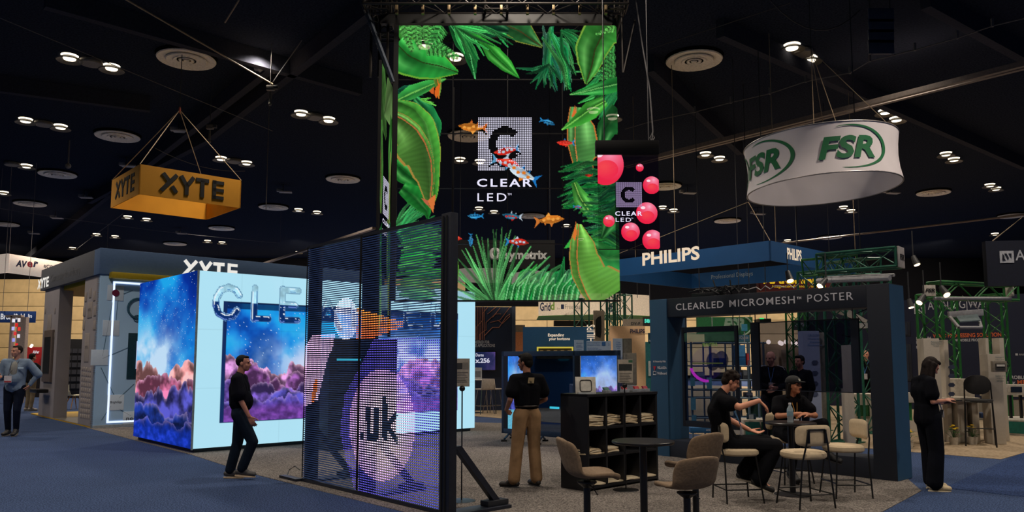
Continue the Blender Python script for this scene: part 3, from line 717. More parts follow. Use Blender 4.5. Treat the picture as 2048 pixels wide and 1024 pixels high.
# ------------------------------------------------------------ clamps with motors on the rig lines
def clampmotor(x, y, z, lab):
    P = G(x, y, z); t = T('rigging_motor', lab, 'hoist', P); g = M('motor_metal', (110, 104, 98), .5, .4)
    MB().box(P, (.22, .12, .14)).build('body', g, t, bevel=.02); MB().tube(P - UP * .1, P - UP * .42, .035, n=8).build('hook_block', g, t); MB().box(P + V3(.15, 0, .02), (.12, .1, .1)).build('clamp', M('motor_dark', (40, 40, 46)), t, bevel=.01); MB().ball(P - UP * .46, .05, 8).build('hook', g, t); MB().tube(P, (P.x, P.y, ZC), .012, n=5).build('chain', dkw, t)
clampmotor(541, 176, 9.2, 'pale rigging motor at the end of the ceiling rope'); clampmotor(420, 254, 9.0, 'small rigging motor right of the yellow sign apex')
# ------------------------------------------------------------ yellow hanging sign
Y0 = D(280, 328, 19.5); zt = Y0.z; zb = ZA(Y0, 388); ym = M('yellow_fabric', (218, 150, 32), .8, amp=.05, scale=2, bump=.05); bt = M('black_print', (22, 20, 20), .7)
A = Vector((Y0.x, Y0.y, zb)); Bc = along(A, RV, 481, zb); Cc = along(A, LV, 221, zb)
sg = T('hanging_sign', 'yellow square hanging sign with black letters, cables to one apex', 'sign', A)
la, lb = (Bc - A).length, (Cc - A).length; hh = zt - zb
for o_, e_, n_ in ((A, RV * la, LV * .03), (A, LV * lb, RV * .03), (A + LV * lb, RV * la, -LV * .03), (A + RV * la, LV * lb, -RV * .03)):
    MB().obox(o_, e_, n_, UP * hh).build('panel', ym, sg)
f1 = Face(A, RV); f2 = Face(A, -LV)
def xyte(parent, P, u, w_, h_, mat):
    """the four letters, the X cut by a short stroke"""
    u = Vector(u); n = u.cross(UP)
    def Q(a, b): return P + u * a * w_ + UP * b * h_ + n * .012
    def bar(p, q, t):
        p, q = Vector(p), Vector(q); 
        a3, b3 = Q(*p[:2]), Q(*q[:2]); d = (b3 - a3).normalized(); s_ = d.cross(n) * t * h_ / 2
        MB().prism([a3 - s_, b3 - s_, b3 + s_, a3 + s_], -n * .01).build('letter', mat, parent)
    t = .20
    bar((0, .06), (.235, .97), t); bar((.03, .97), (.125, .60), t * .95) if False else bar((.02, .97), (.115, .62), t); bar((.165, .36), (.235, .05), t)
    bar((.30, .98), (.39, .5), t); bar((.50, .98), (.395, .48), t); bar((.395, .55), (.395, 0), t)
    bar((.54, .90), (.75, .90), t); bar((.645, .9), (.645, 0), t)
    bar((.84, 0), (.84, 1), t * .95)
    for b_ in (.1, .5, .9): bar((.82, b_), (1.0, b_), t * .9)
a, z0 = f1.uz(322, 383); a1, z1 = f1.uz(447, 398); xyte(sg, f1.pt(a, ZA(f1.pt(a, 0), 383)), RV, a1 - a, hh * .66, bt)
a, z0 = f2.uz(231, 400); a1, z1 = f2.uz(268, 385); xyte(sg, f2.pt(a, zb + hh * .2), -LV, a1 - a, hh * .62, bt)
ap = D(362, 220, (Y0 + (RV * la + LV * lb) * .5).y); ap = A + (RV * la + LV * lb) * .5; ap.z = ZA(ap, 220)
for c_ in (A, Bc, Cc, Bc + LV * lb): MB().tube((c_.x, c_.y, zt), ap, .012, n=5).build('cable', ropem, sg)
MB().tube(ap, (ap.x, ap.y, ZC), .012, n=5).build('cable', dkw, sg); MB().ball(ap, (.04, .04, .1), 8).build('shackle', M('orange_shackle', (150, 70, 50)), sg)
# ------------------------------------------------------------ round white sign
C0 = D(1645, 370, 16.0); zb = 5.22; R0 = 1.53; hh = 1.0
rs = T('hanging_sign', 'large round white hanging sign with green oval lettering', 'sign', (C0.x, C0.y, zb)); rs.rotation_euler = (math.radians(-1.0), math.radians(-2.2), 0)
wf = M('white_fabric', (228, 220, 224), .85, amp=.04, scale=1.5)
def ringz(a): return 0
prof_o = [(R0 + .01, 0), (R0 - .035, hh * .25), (R0 - .05, hh * .5), (R0 - .035, hh * .75), (R0, hh)]
mb = MB(); n = 72; pr_ = prof_o + [(r - .03, z) for r, z in prof_o[::-1]]; 
for j, (r, z) in enumerate(pr_):
    for k in range(n): a = 2 * math.pi * k / n; mb.v.append((r * math.cos(a), r * math.sin(a), z))
m_ = len(pr_)
for j in range(m_):
    for k in range(n): a_, b_ = j * n, ((j + 1) % m_) * n; mb.f.append((a_ + k, a_ + (k + 1) % n, b_ + (k + 1) % n, b_ + k))
mb.build('fabric_drum', wf, rs, world=False, smooth=True)
for z in (0, hh): MB().path([((R0 - .0) * math.cos(6.283 * k / 60), R0 * math.sin(6.283 * k / 60), z) for k in range(60)], .014, 6, True).build('hoop', M('hoop_metal', (150, 145, 145), .4, .5), rs, world=False, smooth=True)
gd = M('green_print', (26, 110, 66), .7, amp=.1, scale=1)
def drum_pt(deg, z, e=.02):
    a = math.radians(deg); q = abs(z / hh - .5) * 2; r = R0 - .05 + .045 * q ** 2 + e; return Vector((r * math.cos(a), r * math.sin(a), z))
def drum_text(s_, d0, d1, z0, z1, mat, bold, sh):
    cu = bpy.data.curves.new('t', 'FONT'); cu.body = s_; cu.offset = bold; cu.shear = sh; cu.resolution_u = 3
    ob = bpy.data.objects.new('t', cu); COL.objects.link(ob); me = bpy.data.meshes.new_from_object(ob.evaluated_get(bpy.context.evaluated_depsgraph_get())); bpy.data.objects.remove(ob)
    bm = bmesh.new(); bm.from_mesh(me); bmesh.ops.triangulate(bm, faces=bm.faces); bmesh.ops.subdivide_edges(bm, edges=[e for e in bm.edges if e.calc_length() > .12], cuts=3, use_grid_fill=False); bmesh.ops.triangulate(bm, faces=bm.faces)
    xs = [v.co.x for v in bm.verts]; ys = [v.co.y for v in bm.verts]; x0, x1, y0, y1 = min(xs), max(xs), min(ys), max(ys)
    for v in bm.verts: v.co = drum_pt(d0 + (d1 - d0) * (v.co.x - x0) / (x1 - x0), z0 + (z1 - z0) * (v.co.y - y0) / (y1 - y0), .022)
    bm.to_mesh(me); bm.free(); me.materials.clear(); me.materials.append(mat); o = bpy.data.objects.new('lettering', me); COL.objects.link(o); o.parent = rs
def swoosh(dc, hw, zc, rz_):
    mb = MB(); N = 70; i0 = 0
    for k in range(N + 1):
        a = math.radians(110 - 215 * k / N); th = .001 + .055 * math.sin(math.pi * k / N) ** .6
        for q in (-1, 1):
            r = 1 + q * th; mb.v.append(tuple(drum_pt(dc + hw * math.cos(a) * r, zc + rz_ * math.sin(a) * r, .018)))
    for k in range(N): i = 2 * k; mb.f.append((i, i + 1, i + 3, i + 2))
    mb.build('logo_swoosh', gd, rs, world=False)
for dc in (-90, -160, 30, 90, 150):
    if dc in (-90, -160): drum_text('FSR', dc - 24, dc + 18, .27, .72, gd, .035, .25); swoosh(dc - 1, 29, .5, .42)
    else: swoosh(dc, 25, .5, .42)
apx = D(1622, 100, 16.0); apx = Vector((apx.x, apx.y, apx.z))
for deg in (-100, -115, -20, 60): 
    p_ = wm(rs) @ drum_pt(deg, hh, 0); MB().tube(p_, apx, .008, n=5).build('cable', ropem, rs)
MB().tube(apx, (apx.x, apx.y, ZC), .008, n=5).build('cable', dkw, rs)
# ------------------------------------------------------------ blue ring sign
PA = D(1540, 481, 20.0); zt = PA.z; zb = ZA(PA, 521); hh = zt - zb; A = Vector((PA.x, PA.y, zb))
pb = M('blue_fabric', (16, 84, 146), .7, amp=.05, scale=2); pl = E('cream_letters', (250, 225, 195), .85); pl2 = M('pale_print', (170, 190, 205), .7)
Bq = along(A, LV, 1196, zb); ll = (Bq - A).length; Cq = along(A, RV, 1612, zb); rr = ll * .86
bs_ = T('hanging_sign', 'blue square ring sign with cream letters on its outer face', 'sign', A)
for o_, e_, n_ in ((A, LV * ll, RV * .04), (A, RV * rr, LV * .04), (A + RV * rr, LV * ll, -RV * .04), (A + LV * ll, RV * rr, -LV * .04)):
    MB().obox(o_, e_, n_, UP * hh).build('panel', pb, bs_)
fA = Face(A, -LV); ftext(bs_, 'PHILIPS', fA, 1285, 506, 1400, 532, pl, bold=.03)
fB = Face(A, RV); a, _ = fB.uz(1575, 530); b, _ = fB.uz(1604, 540); text(bs_, 'PHILIPS', fB.pt(a, zb + hh * .22), RV, b - a, hh * .6, pl, bold=.03)
fI = Face(A + RV * (rr - .04), -LV); ftext(bs_, 'Professional Displays', fI, 1423, 550, 1506, 561, pl2)
fJ = Face(A + LV * (ll - .04), RV); a, _ = fJ.uz(1238, 545); b, _ = fJ.uz(1271, 552); text(bs_, 'ssional Displays', fJ.pt(a, zb + hh * .45), RV, b - a, hh * .3, pl2)
for x, y in ((0, .3), (ll * .5, 0), (ll * .95, rr * .3), (0, rr)):
    q = A + LV * x + RV * y; MB().tube((q.x, q.y, zt), (q.x, q.y, ZC), .01, n=5).build('cable', ropem, bs_)
for x0, y0, x1, y1 in ((0, 0, .5, .5), (ll, 0, .5, .5)):
    q = A + LV * x0 + RV * y0; c_ = A + LV * ll * .25 + RV * rr * .3 + UP * 2.0; MB().tube((q.x, q.y, zt), c_, .01, n=5).build('cable', ropem, bs_)
def spotfit(P, d, lab, lit=True, parent=None, W=30, s=1.0):
    d = Vector(d).normalized(); t = T('spot_light', lab, 'spotlight', P) if parent is None else parent
    m_ = M('spot_body', (60, 60, 62), .5)
    MB().tube(P, Vector(P) + d * .16 * s, .035 * s, .055 * s, 10).build('lamp_head', m_, t, smooth=True); MB().tube(P, Vector(P) + UP * .5, .012, n=6).build('bracket', m_, t)
    if lit: MB().tube(Vector(P) + d * .155 * s, Vector(P) + d * .17 * s, .045 * s, n=10).build('lamp_lens', E('spot_lens', (255, 215, 165), 7), t)
    return t
spotfit(D(1575, 543, 20.2), (.05, -.4, -.8), 'spotlight clipped inside the corner of the blue ring sign', s=1.8)
# ------------------------------------------------------------ the glowing video cube
K0 = G(383, 907); KH = ZA(K0, 541); KR = along(K0, RV, 948); KL = along(K0, LV, 268)
lf, ls = (KR - K0).length, (KL - K0).length
fF = Face(K0, RV); fS = Face(K0, -LV)
cube = T('video_wall_cube', 'big glowing walk-in video cube, white front with starry cloud picture', 'video wall', K0)
dkm = M('cabinet_black', (14, 16, 22), .5)
mb = MB(); mb.obox(K0 + RV * .06 + LV * .06, RV * (lf - .12), LV * (ls - .12), UP * .07); mb.build('plinth', dkm, cube)
MB().obox(K0 + RV * .05 + LV * .05 + UP * .07, RV * (lf - .10), LV * (ls - .1), UP * (KH - .1)).build('cabinet_core', dkm, cube)
def wall_pts(P, u, ln, z0, z1, off):
    P = np.array(P); u = np.array(u); n = np.array(Vector(u).cross(UP))
    def f(U, V): return P[None] + u[None] * (U * ln)[:, None] + n[None] * off + np.array([0, 0, 1.])[None] * (z1 - (z1 - z0) * V)[:, None]
    return f
def galaxy(c, x0, y0, x1, y1, seed, top=(8, 40, 150), warm=.5, horizon=.62, A=1.0):
    """starry sky over lit clouds, painted into canvas region (canvas units)"""
    i0, i1 = int((x0 - c.x0) * c.sc), int((x1 - c.x0) * c.sc); j0, j1 = int((y0 - c.y0) * c.sc), int((y1 - c.y0) * c.sc)
    h, w_ = j1 - j0, i1 - i0; n = fbm(h, w_, 3, seed); n2 = fbm(h, w_, 5, seed + 9); n3 = fbm(h, w_, 2, seed + 20); v = np.linspace(0, 1, h)[:, None] * np.ones((1, w_)); u = np.linspace(0, 1, w_)[None, :] * np.ones((h, 1))
    b = np.array(top, float)[None, None] * np.ones((h, w_, 1)) * (.45 + 1.1 * n[..., None])
    neb = np.clip((n - .44) * 4.0, 0, 1)[..., None]; b = b * (1 - neb) + np.array([30, 165, 235.]) * neb
    glow = np.exp(-(((v - horizon + .10) / .23) ** 2 + ((u - (.66 if warm > .5 else .3)) / .46) ** 2)) * np.clip(n2 * 3.0 - .75, 0, 1); glow = np.clip(glow * 1.9, 0, 1)[..., None]
    b = b * (1 - glow) + (np.array([190, 225, 250.]) * (1 - .3 * warm) + np.array([250, 200, 235.]) * .3 * warm) * glow
    r = np.random.RandomState(seed); m = r.rand(h, w_); st = (m > .9925) & (v < horizon); b[st] = (200, 225, 250)
    c.c[j0:j1, i0:i1] = b; c.a[j0:j1, i0:i1] = A
    
    asp_ = w_ / h
    for L in range(6):
        mixl = L / 5
        yb = np.zeros(w_); XX = np.arange(w_) / w_ * asp_; r = np.random.RandomState(seed + 50 + L)
        for cnt, rad in ((int(5 + 3 * asp_), .13), (int(14 * asp_) + 10, .05), (int(34 * asp_) + 20, .022)):
            t_ = np.zeros(w_)
            for i in range(cnt):
                cx_, rr2 = r.rand() * asp_, rad * (.6 + .8 * r.rand()); t_ = np.maximum(t_, np.sqrt(np.maximum(0, rr2 ** 2 - (XX - cx_) ** 2)) * (.4 + .9 * r.rand()))
            yb += t_
        yb = horizon + .05 + .07 * L - yb * (.9 if L < 3 else .65)
        bil = np.abs(fbm(h, w_, 7, seed + 90 + L, 4) - .5) * 2
        d = (v - yb[None, :]) - .05 * (bil - .25)
        m = d > 0
        base = np.array([[215, 150, 215], [175, 105, 195], [120, 90, 190], [85, 80, 180], [85, 70, 165], [110, 70, 160]][L] if warm > .5 else [[255, 170, 170], [225, 120, 165], [80, 80, 180], [28, 52, 140], [22, 46, 145], [20, 52, 175]][L], float)
        rimc = np.array([255, 205, 215.]) * (1 - mixl) + np.array([150, 130, 220.]) * mixl
        q = np.clip(d / .035, 0, 1); bb = fbm(h, w_, 11, seed + 120 + L, 4); top_ = np.clip((bb - .40) * 3.6, 0, 1) * .75 + .42
        c_ = base * top_[..., None]; rr_ = ((1 - q) ** 1.5 * .6)[..., None]; c_ = c_ * (1 - rr_) + rimc * rr_
        reg = c.c[j0:j1, i0:i1]; reg[m] = c_[m]
    jj = slice(int(j0 + h * (horizon + .22)), j1)
    hh_ = j1 - jj.start
    f2 = fbm(hh_, w_, 4, seed + 31)[..., None]; t = np.clip(np.linspace(0, 2.2, hh_), 0, 1)[:, None, None]
    low = (np.array([105, 62, 150.]) if warm > .5 else np.array([18, 50, 170.])) * (.55 + .9 * f2) + np.array([50, 20, 20]) * np.clip(f2 - .5, 0, 1)
    c.c[jj, i0:i1] = c.c[jj, i0:i1] * (1 - t) + low * t
dm_white = display_mat('display_front', 1.0, False, .035); dm_side = display_mat('display_side', 1.0, False, .05)
# side face, painted in metres*100
cs = Canvas(0, 0, 200, 330, 1.0, (10, 40, 140), 1.0); galaxy(cs, 0, 0, 201, 330, 5, (10, 52, 165), .2, .66)
cs.mesh('side_display', wall_pts(K0 + LV * ls, -LV, ls, .08, KH, .02), dm_side, cube)
# front face in photo-like units: x metres, y metres
def fq(px, py):
    a, z = fF.uz(px, py); return a * 50, (KH - z) * 50
cf = Canvas(0, 0, lf * 50, (KH - .08) * 50, 1.35, (178, 226, 244), 1.0)
cf.c[:] = np.array([176, 226, 244.]) * (1 + .02 * fbm(cf.h, cf.w, 3, 4)[..., None])
xa, ya = fq(453, 604); xb, yb = fq(915, 826); yb = fq(453, 846)[1]; 
i0, i1, j0, j1 = [int(v * 1.35) for v in (xa - 2.6, xb, ya, yb)]
cf.c[j0:j1, i0:i1] = (18, 40, 90)
galaxy(cf, xa, ya + 1.5, xb, yb - 1, 42, (16, 84, 190), .9, .62)
cf.c[j0:j0 + 9, i0:i1] = cf.c[j0:j0 + 9, i0:i1] * .35 + np.array([10, 25, 60]) * .65; cf.c[j0:j1, i0:i0 + 5] = (22, 44, 92)
LET = {'C': [[(.92, .25), (.78, .08), (.5, 0), (.2, .1), (.03, .35), (.0, .6), (.12, .88), (.4, 1), (.7, .95), (.85, .75)]], 'L': [[(.1, 0), (.08, .95)], [(.08, .93), (.9, .93)]], 'E': [[(.1, .02), (.1, .97)], [(.1, .04), (.9, .04)], [(.1, .5), (.75, .5)], [(.1, .96), (.9, .96)]],
       'A': [[(0, 1), (.45, 0)], [(.45, 0), (1, 1)], [(.2, .65), (.78, .65)]], 'R': [[(.1, 0), (.1, 1)], [(.1, .03), (.6, .03), (.85, .15), (.85, .38), (.6, .5), (.1, .5)], [(.5, .5), (.92, 1)]], 'D': [[(.1, 0), (.1, 1)], [(.1, .03), (.55, .05), (.88, .3), (.88, .7), (.55, .97), (.1, .98)]]}
def glass(ch, x, y, w_, h_, rad):
    Y, X = np.mgrid[0:cf.h, 0:cf.w] / 1.35; dmin = np.full(X.shape, 1e9); gx = np.zeros(X.shape); gy = np.zeros(X.shape)
    for st in LET[ch]:
        for (a, b), (c_, d_) in zip(st[:-1], st[1:]):
            ax, ay, bx, by = x + a * w_, y + b * h_, x + c_ * w_, y + d_ * h_; vx, vy = bx - ax, by - ay
            t = np.clip(((X - ax) * vx + (Y - ay) * vy) / (vx * vx + vy * vy), 0, 1); ex, ey = X - ax - t * vx, Y - ay - t * vy; d = np.hypot(ex, ey)
            m = d < dmin; dmin[m] = d[m]; gx[m] = ex[m]; gy[m] = ey[m]
    q = dmin / rad; ins = q < 1; n = fbm(cf.h, cf.w, 26, ord(ch), 3)
    up = (Y < ya)[..., None]
    fill = np.where(up, np.array([168, 218, 238.]), np.array([14, 48, 110.])) * (.75 + .5 * n[..., None])
    edge = np.clip((q - .72) / .28, 0, 1)[..., None] * (n[..., None] * 1.6); dark = np.where(up, np.array([30, 70, 120.]), np.array([150, 200, 240.]))
    c_ = fill * (1 - np.clip(edge, 0, 1)) + dark * np.clip(edge, 0, 1)
    spec = (np.abs(q - .5) < .14) & (gy < 0) & (n > .45); c_ = np.where(spec[..., None], np.array([235, 248, 255.]), c_)
    spec2 = (np.abs(q - .55) < .1) & (gy > 0) & (n > .5); c_ = np.where(spec2[..., None], np.where(up, np.array([70, 130, 185.]), np.array([110, 140, 220.])), c_)
    cf.c[ins] = c_[ins]
for ch, x0, x1, yt, ybm in (('C', 432, 482, 573, 634), ('L', 506, 541, 576, 641), ('E', 561, 600, 577, 642), ('A', 634, 680, 602, 655), ('R', 704, 742, 604, 652), ('L', 762, 792, 600, 655), ('E', 806, 846, 602, 655), ('D', 862, 890, 604, 655)):
    a, b = fq(x0, yt); c_, _ = fq(x1, yt); _, d_ = fq(x0, ybm); glass(ch, a, b, c_ - a, d_ - b, 3.3)
for k in range(1, 8): 
    i = int(k * lf * 50 * 1.35 / 8); cf.c[:, i] = cf.c[:, i] * .955
for k in (1, 2): j = int(k * cf.h / 3); cf.c[j] = cf.c[j] * .955
cf.mesh('front_display', wall_pts(K0, RV, lf, .08, KH, .02), dm_white, cube)
edge = M('edge_trim', (130, 150, 165), .4)
MB().obox(K0 - RV * .02 - LV * .03 + UP * .06, RV * .03, LV * .03, UP * (KH - .05)).build('corner_trim', edge, cube)
# light thrown by the cube's two displays (area lamps lying in the display faces, one per display, same size as the display)
def panel_light(name, P, u, ln, z0, z1, W, col, parent):
    ld = bpy.data.lights.new(name, 'AREA'); ld.shape = 'RECTANGLE'; ld.size = ln; ld.size_y = z1 - z0; ld.energy = W; ld.color = col
    o = bpy.data.objects.new(name, ld); COL.objects.link(o); n = Vector(u).cross(UP)
    M_ = Matrix((Vector(u), UP, Vector(u).cross(UP))).transposed().to_4x4()
    M_.translation = Vector(P) + Vector(u) * ln / 2 + UP * ((z0 + z1) / 2 - P[2]) + n * .06
    o.matrix_world = M_; o.visible_camera = True; o.parent = None; return o
# ------------------------------------------------------------ black demo kiosks behind the slatted screen
def kiosk(x0, x1, yt, yb, dep, lab, Yb):
    A_ = G(x0, yb); fk = Face(A_, RV); B_ = along(A_, RV, x1); z1 = ZA(A_, yt); t = T('demo_kiosk', lab, 'cabinet', A_); l = (B_ - A_).length
    MB().obox(A_, RV * l, LV * dep, UP * z1).build('cabinet', M('kiosk_black', (20, 24, 34), .6), t, bevel=.01)
    for r in range(4): MB().slab(fk, l * .12, l * .88, z1 * (.12 + .2 * r), z1 * (.12 + .2 * r) + .015, .02, .02).build('shelf_edge', M('kiosk_edge', (50, 60, 80), .4), t)
    MB().slab(fk, l * .1, l * .45, z1 * .8, z1 * .82, .01, .01).build('light_strip', E('cyan_strip', (60, 190, 220), 1), t)
    return t
kiosk(655, 792, 676, 903, .5, 'tall dark kiosk seen through the slatted screen, before the cube', 0)
# ------------------------------------------------------------ slatted LED wall
N0 = G(882, 1031); zt = ZA(N0, 434); NL = along(N0, LV, 603); LW = (NL - N0).length
lw = T('led_mesh_wall', 'tall free-standing see-through wall of lit horizontal LED slats', 'LED screen', N0)
fr = M('frame_navy', (22, 28, 44), .5); slm = M('slat_navy', (70, 98, 160), .42, .2)
fM = Face(N0 + LV * LW, -LV)   # u reads left to right: from the far end to the near end
NR = 110; zb = .06; ph = (zt - zb - .02) / NR
amid, _ = fM.uz(719, 700)
ledm = []; content = []
def ledcol(x, y):
    e = lambda cx, cy, rx, ry: ((x - cx) / rx) ** 2 + ((y - cy) / ry) ** 2
    if e(765, 850, 66, 112) < 1:
        gx, gy = x, y - (x - 765) * .12
        if 721 < gx < 729 and 870 < gy < 882: return None
        if (733 < gx < 741 and 818 < gy < 876) or (749 < gx < 757 and 818 < gy < 882) or (735 < gx < 755 and 870 < gy < 882): return None
        if 766 < gx < 774 and 792 < gy < 882: return None
        if 774 <= gx < 795 and (abs((gx - 774) * 1.5 - (854 - gy)) < 7 or abs((gx - 774) * 1.4 - (gy - 850)) < 7): return None
        k = min(1, e(765, 850, 66, 112)); return (255 - 35 * k, 220 - 60 * k, 218 + 20 * k)
    if e(692, 638, 24, 42) < 1 and x < 716: return (250, 235, 240)
    if 712 < x < 806 and abs(y - 645) < 28 * (1 - max(0, x - 745) / 75) + 4 and y > 617 + (x - 718) * .3: return (255, 118 + (660 - y) * .8, 45)
    lb = np.interp(y, [676, 730, 790, 860, 920, 965, 1000], [748, 722, 690, 680, 692, 705, 716])
    if y > 676 and x > lb:
        k = max(0, (x - 830) / 50); return (105 - 20 * k, 85, 215)
    w0 = np.interp(y, [668, 700, 740, 800, 815], [628, 606, 602, 602, 602]); w1 = np.interp(y, [668, 690, 720, 750, 800, 815], [670, 668, 655, 648, 636, 606])
    if 668 < y < 815 and w0 < x < w1:
        if 624 < x < 634 and 760 < y < 808 and abs(x - 634 + (y - 760) * .2) < 4: return (255, 120, 40)
        return (250, 195, 235)
    return None
rails = MB()
for sec, (a0, a1) in enumerate(((0.02, amid - .01), (amid + .01, LW - .02))):
    for r in range(NR):
        z = zb + r * ph
        MB().slab(fM, a0, a1, z, z + ph * .40, .012, 0).build('slat', slm, lw)
    for a in (a0, a1): rails.tube(fM.pt(a, zb, .005), fM.pt(a, zt, .005), .008, n=6)
NC = 84; LED = MB(); lc = []
for r in range(NR):
    z = zb + (r + .21) * ph
    for c in range(NC):
        a = .03 + (LW - .06) * c / (NC - 1); P = fM.pt(a, z); x, y = proj(P); col = ledcol(x, y)
        if col is None: continue
        n0 = fM.n * .004; hw, hz = (.0085, ph * .19) if col[0] > 120 else (.0062, ph * .15)
        LED.quad(P + n0 - fM.u * hw - UP * hz, P + n0 + fM.u * hw - UP * hz, P + n0 + fM.u * hw + UP * hz, P + n0 - fM.u * hw + UP * hz); lc.append(tuple(lin(min(255, q)) for q in col) + (1,))
o = LED.build('diode', display_mat('diode_glow', 2.3), lw); o['kind'] = 'stuff'
at = o.data.color_attributes.new('led', 'FLOAT_COLOR', 'CORNER'); at.data.foreach_set('color', np.repeat(np.array(lc, np.float32), 4, axis=0).ravel())
rails.build('data_cable', M('cable_black', (10, 10, 14), .5), lw)
def post(a0, a1, t, z1, off=-.03, name='post'): MB().slab(fM, a0, a1, 0, z1, t, off).build(name, fr, lw, bevel=.006)
a00, _ = fM.uz(630, 700); post(0, a00, .06, zt); aa, _ = fM.uz(744, 700); post(amid - .02, aa, .06, zt + .01)
ar, _ = fM.uz(903, 900); post(LW, ar, .10, zt + .03, .03); MB().slab(fM, LW + .03, LW + .05, 0, zt, .01, .04).build('post_groove', M('groove', (8, 10, 16)), lw); MB().slab(fM, LW + .09, LW + .11, 0, zt, .01, .04).build('post_groove', M('groove', (8, 10, 16)), lw)
MB().slab(fM, 0, LW, 0, .05, .06, .0).build('bottom_rail', fr, lw, bevel=.005); MB().slab(fM, 0, LW, zt - .02, zt + .02, .03, -.005).build('top_rail', fr, lw)
for a_, sx in ((.08, 1), (aa - .1, 1), (ar - .08, 1)):
    b_ = fM.pt(a_, 0) ; q = fM.pt(a_, .72, -.08); e_ = fM.pt(a_, .06, -.66)
    mb = MB(); d = (e_ - q); s_ = fM.u * .04; mb.obox(q - s_, fM.u * .08, -fM.n * .09, d).build('brace', fr, lw)
    MB().slab(fM, a_ - .12, a_ + .12, 0, .04, .80, -.02).build('foot_plate', fr, lw, bevel=.006)
    MB().slab(fM, a_ - .07, a_ + .07, .04, .10, .30, -.52).build('ballast', M('ballast', (26, 30, 40), .6), lw, bevel=.01)
P_ = G(588, 961); MB().box(P_ + UP * .02 + LV * .1, (.1, .5, .04), ROT).build('foot_plate', fr, lw, bevel=.006)
MB().path([G(572, 958), G(578, 940, .08), G(590, 932, .14), G(600, 940, .1)], .008, 5).build('data_cable', M('cable_black', (10, 10, 14), .5), lw)
# ------------------------------------------------------------ tall hanging screens
def plane_pts(A_, B_, z0, z1, z0b=None, z1b=None):
    A_, B_ = np.array(A_), np.array(B_)
    def f(U, V): 
        q = A_[None] * (1 - U)[:, None] + B_[None] * U[:, None]; q[:, 2] = z1 - (z1 - z0) * V; return q
    return f
YS = 14.1
a_, b_ = D(792, 52, YS), D(1240, 600, YS); A_ = D(790, 600, YS); zs0 = b_.z; zs1 = D(1000, 51, YS).z
ms = T('hanging_led_screen', 'tall see-through screen with jungle leaves, fish and square letter logo', 'LED screen', (A_.x, YS, zs0))
g1, g2, g3, g4 = (40, 165, 60), (28, 120, 62), (95, 190, 70), (22, 92, 66)
cv = Canvas(788, 50, 1241, 601, .8, (5, 5, 8), .30)
# left edge, top to bottom
R_ = random.Random(4)
cv.blades(785, 185, [(835, 175), (840, 195), (830, 215), (815, 235)], 7, g4, 1)
cv.leaf([(783, 205), (815, 190), (850, 175), (886, 160)], [6, 16, 12, .5], [6, 12, 9, .5], (60, 175, 75), None, (120, 200, 90), 3, 2)
cv.leaf([(850, 120), (866, 150), (872, 175), (872, 200)], [3, 8, 6, .5], [3, 8, 6, .5], (120, 150, 55), None, (220, 120, 40), 2, 3)
cv.poly([(865, 178), (876, 168), (872, 190), (867, 200), (863, 192)], (225, 105, 35)); cv.poly([(852, 185), (862, 175), (863, 192), (858, 190)], (210, 95, 40))
cv.leaf([(790, 44), (815, 80), (830, 112)], [22, 26, 2], [14, 20, 2], (50, 130, 45), None, None, 5, 4)
cv.leaf([(784, 88), (808, 112), (838, 127), (875, 134), (911, 147)], [30, 34, 26, 22, 3], [45, 42, 33, 26, 3], (48, 172, 66), (120, 190, 60), (40, 60, 22), 8, 5, dark=.55)
for k in range(4): cv.fern([(800 + 24 * k, 50), (806 + 20 * k, 75), (816 + 17 * k, 102 - 5 * k)], 13, (95, 200, 90), 12, 10 + k)
cv.fern([(845, 90), (875, 100), (909, 115)], 20, (80, 190, 85), 14, 20); cv.fern([(875, 52), (865, 78), (852, 96)], 18, (70, 180, 80), 12, 24)
cv.leaf([(825, 200), (850, 225), (868, 255), (872, 286)], [6, 14, 12, 1], [6, 12, 8, 1], g2, None, None, 4, 31)
cv.blades(835, 202, [(862, 208), (866, 214), (855, 199)], 2, g3, 32)
cv.leaf([(783, 330), (805, 350), (835, 372), (845, 388)], [14, 20, 14, 1], [14, 22, 16, 1], (36, 140, 52), None, None, 6, 34)
cv.blades(784, 460, [(840 + 8 * math.cos(k), 365 + 9 * k) for k in range(10)], 3.2, (70, 175, 95), 36)
cv.blades(790, 470, [(850 + 8 * (k % 3), 380 + 11 * k) for k in range(16)], 3.5, (48, 150, 80), 37)
cv.leaf([(800, 380), (828, 400), (850, 425), (852, 440)], [12, 22, 16, 2], [12, 18, 14, 2], (30, 120, 45), None, None, 7, 38)
for k in range(26): cv.leaf([(790 + R_.random() * 30, 470 + k * 5), (830 + R_.random() * 20, 460 + k * 5.5), (860 + R_.random() * 40, 455 + k * 6)], [2, 7, .5], [2, 6, .5], (30 + R_.random() * 30, 110 + R_.random() * 60, 60), None, None, 2, 300 + k)
cv.leaf([(783, 206), (800, 212), (822, 222), (845, 250), (858, 300), (864, 350), (866, 392), (862, 415)], [4, 12, 18, 20, 18, 12, 8, 1], [30, 20, 20, 18, 16, 14, 6, 1], (80, 175, 62), (165, 190, 70), None, 16, 40)
cv.leaf([(776, 232), (800, 243), (826, 262), (845, 290), (857, 325), (860, 365), (856, 400), (858, 420)], [8, 10, 9, 8, 6, 5, 4, 1], [22, 42, 62, 66, 52, 38, 20, 1], (96, 160, 66), (190, 150, 70), (190, 105, 60), 22, 41, dark=.5)
cv.poly([(852, 405), (868, 392), (866, 412), (863, 430), (858, 420)], (220, 120, 60)); cv.poly([(838, 400), (852, 405), (856, 418), (848, 412)], (190, 100, 70))
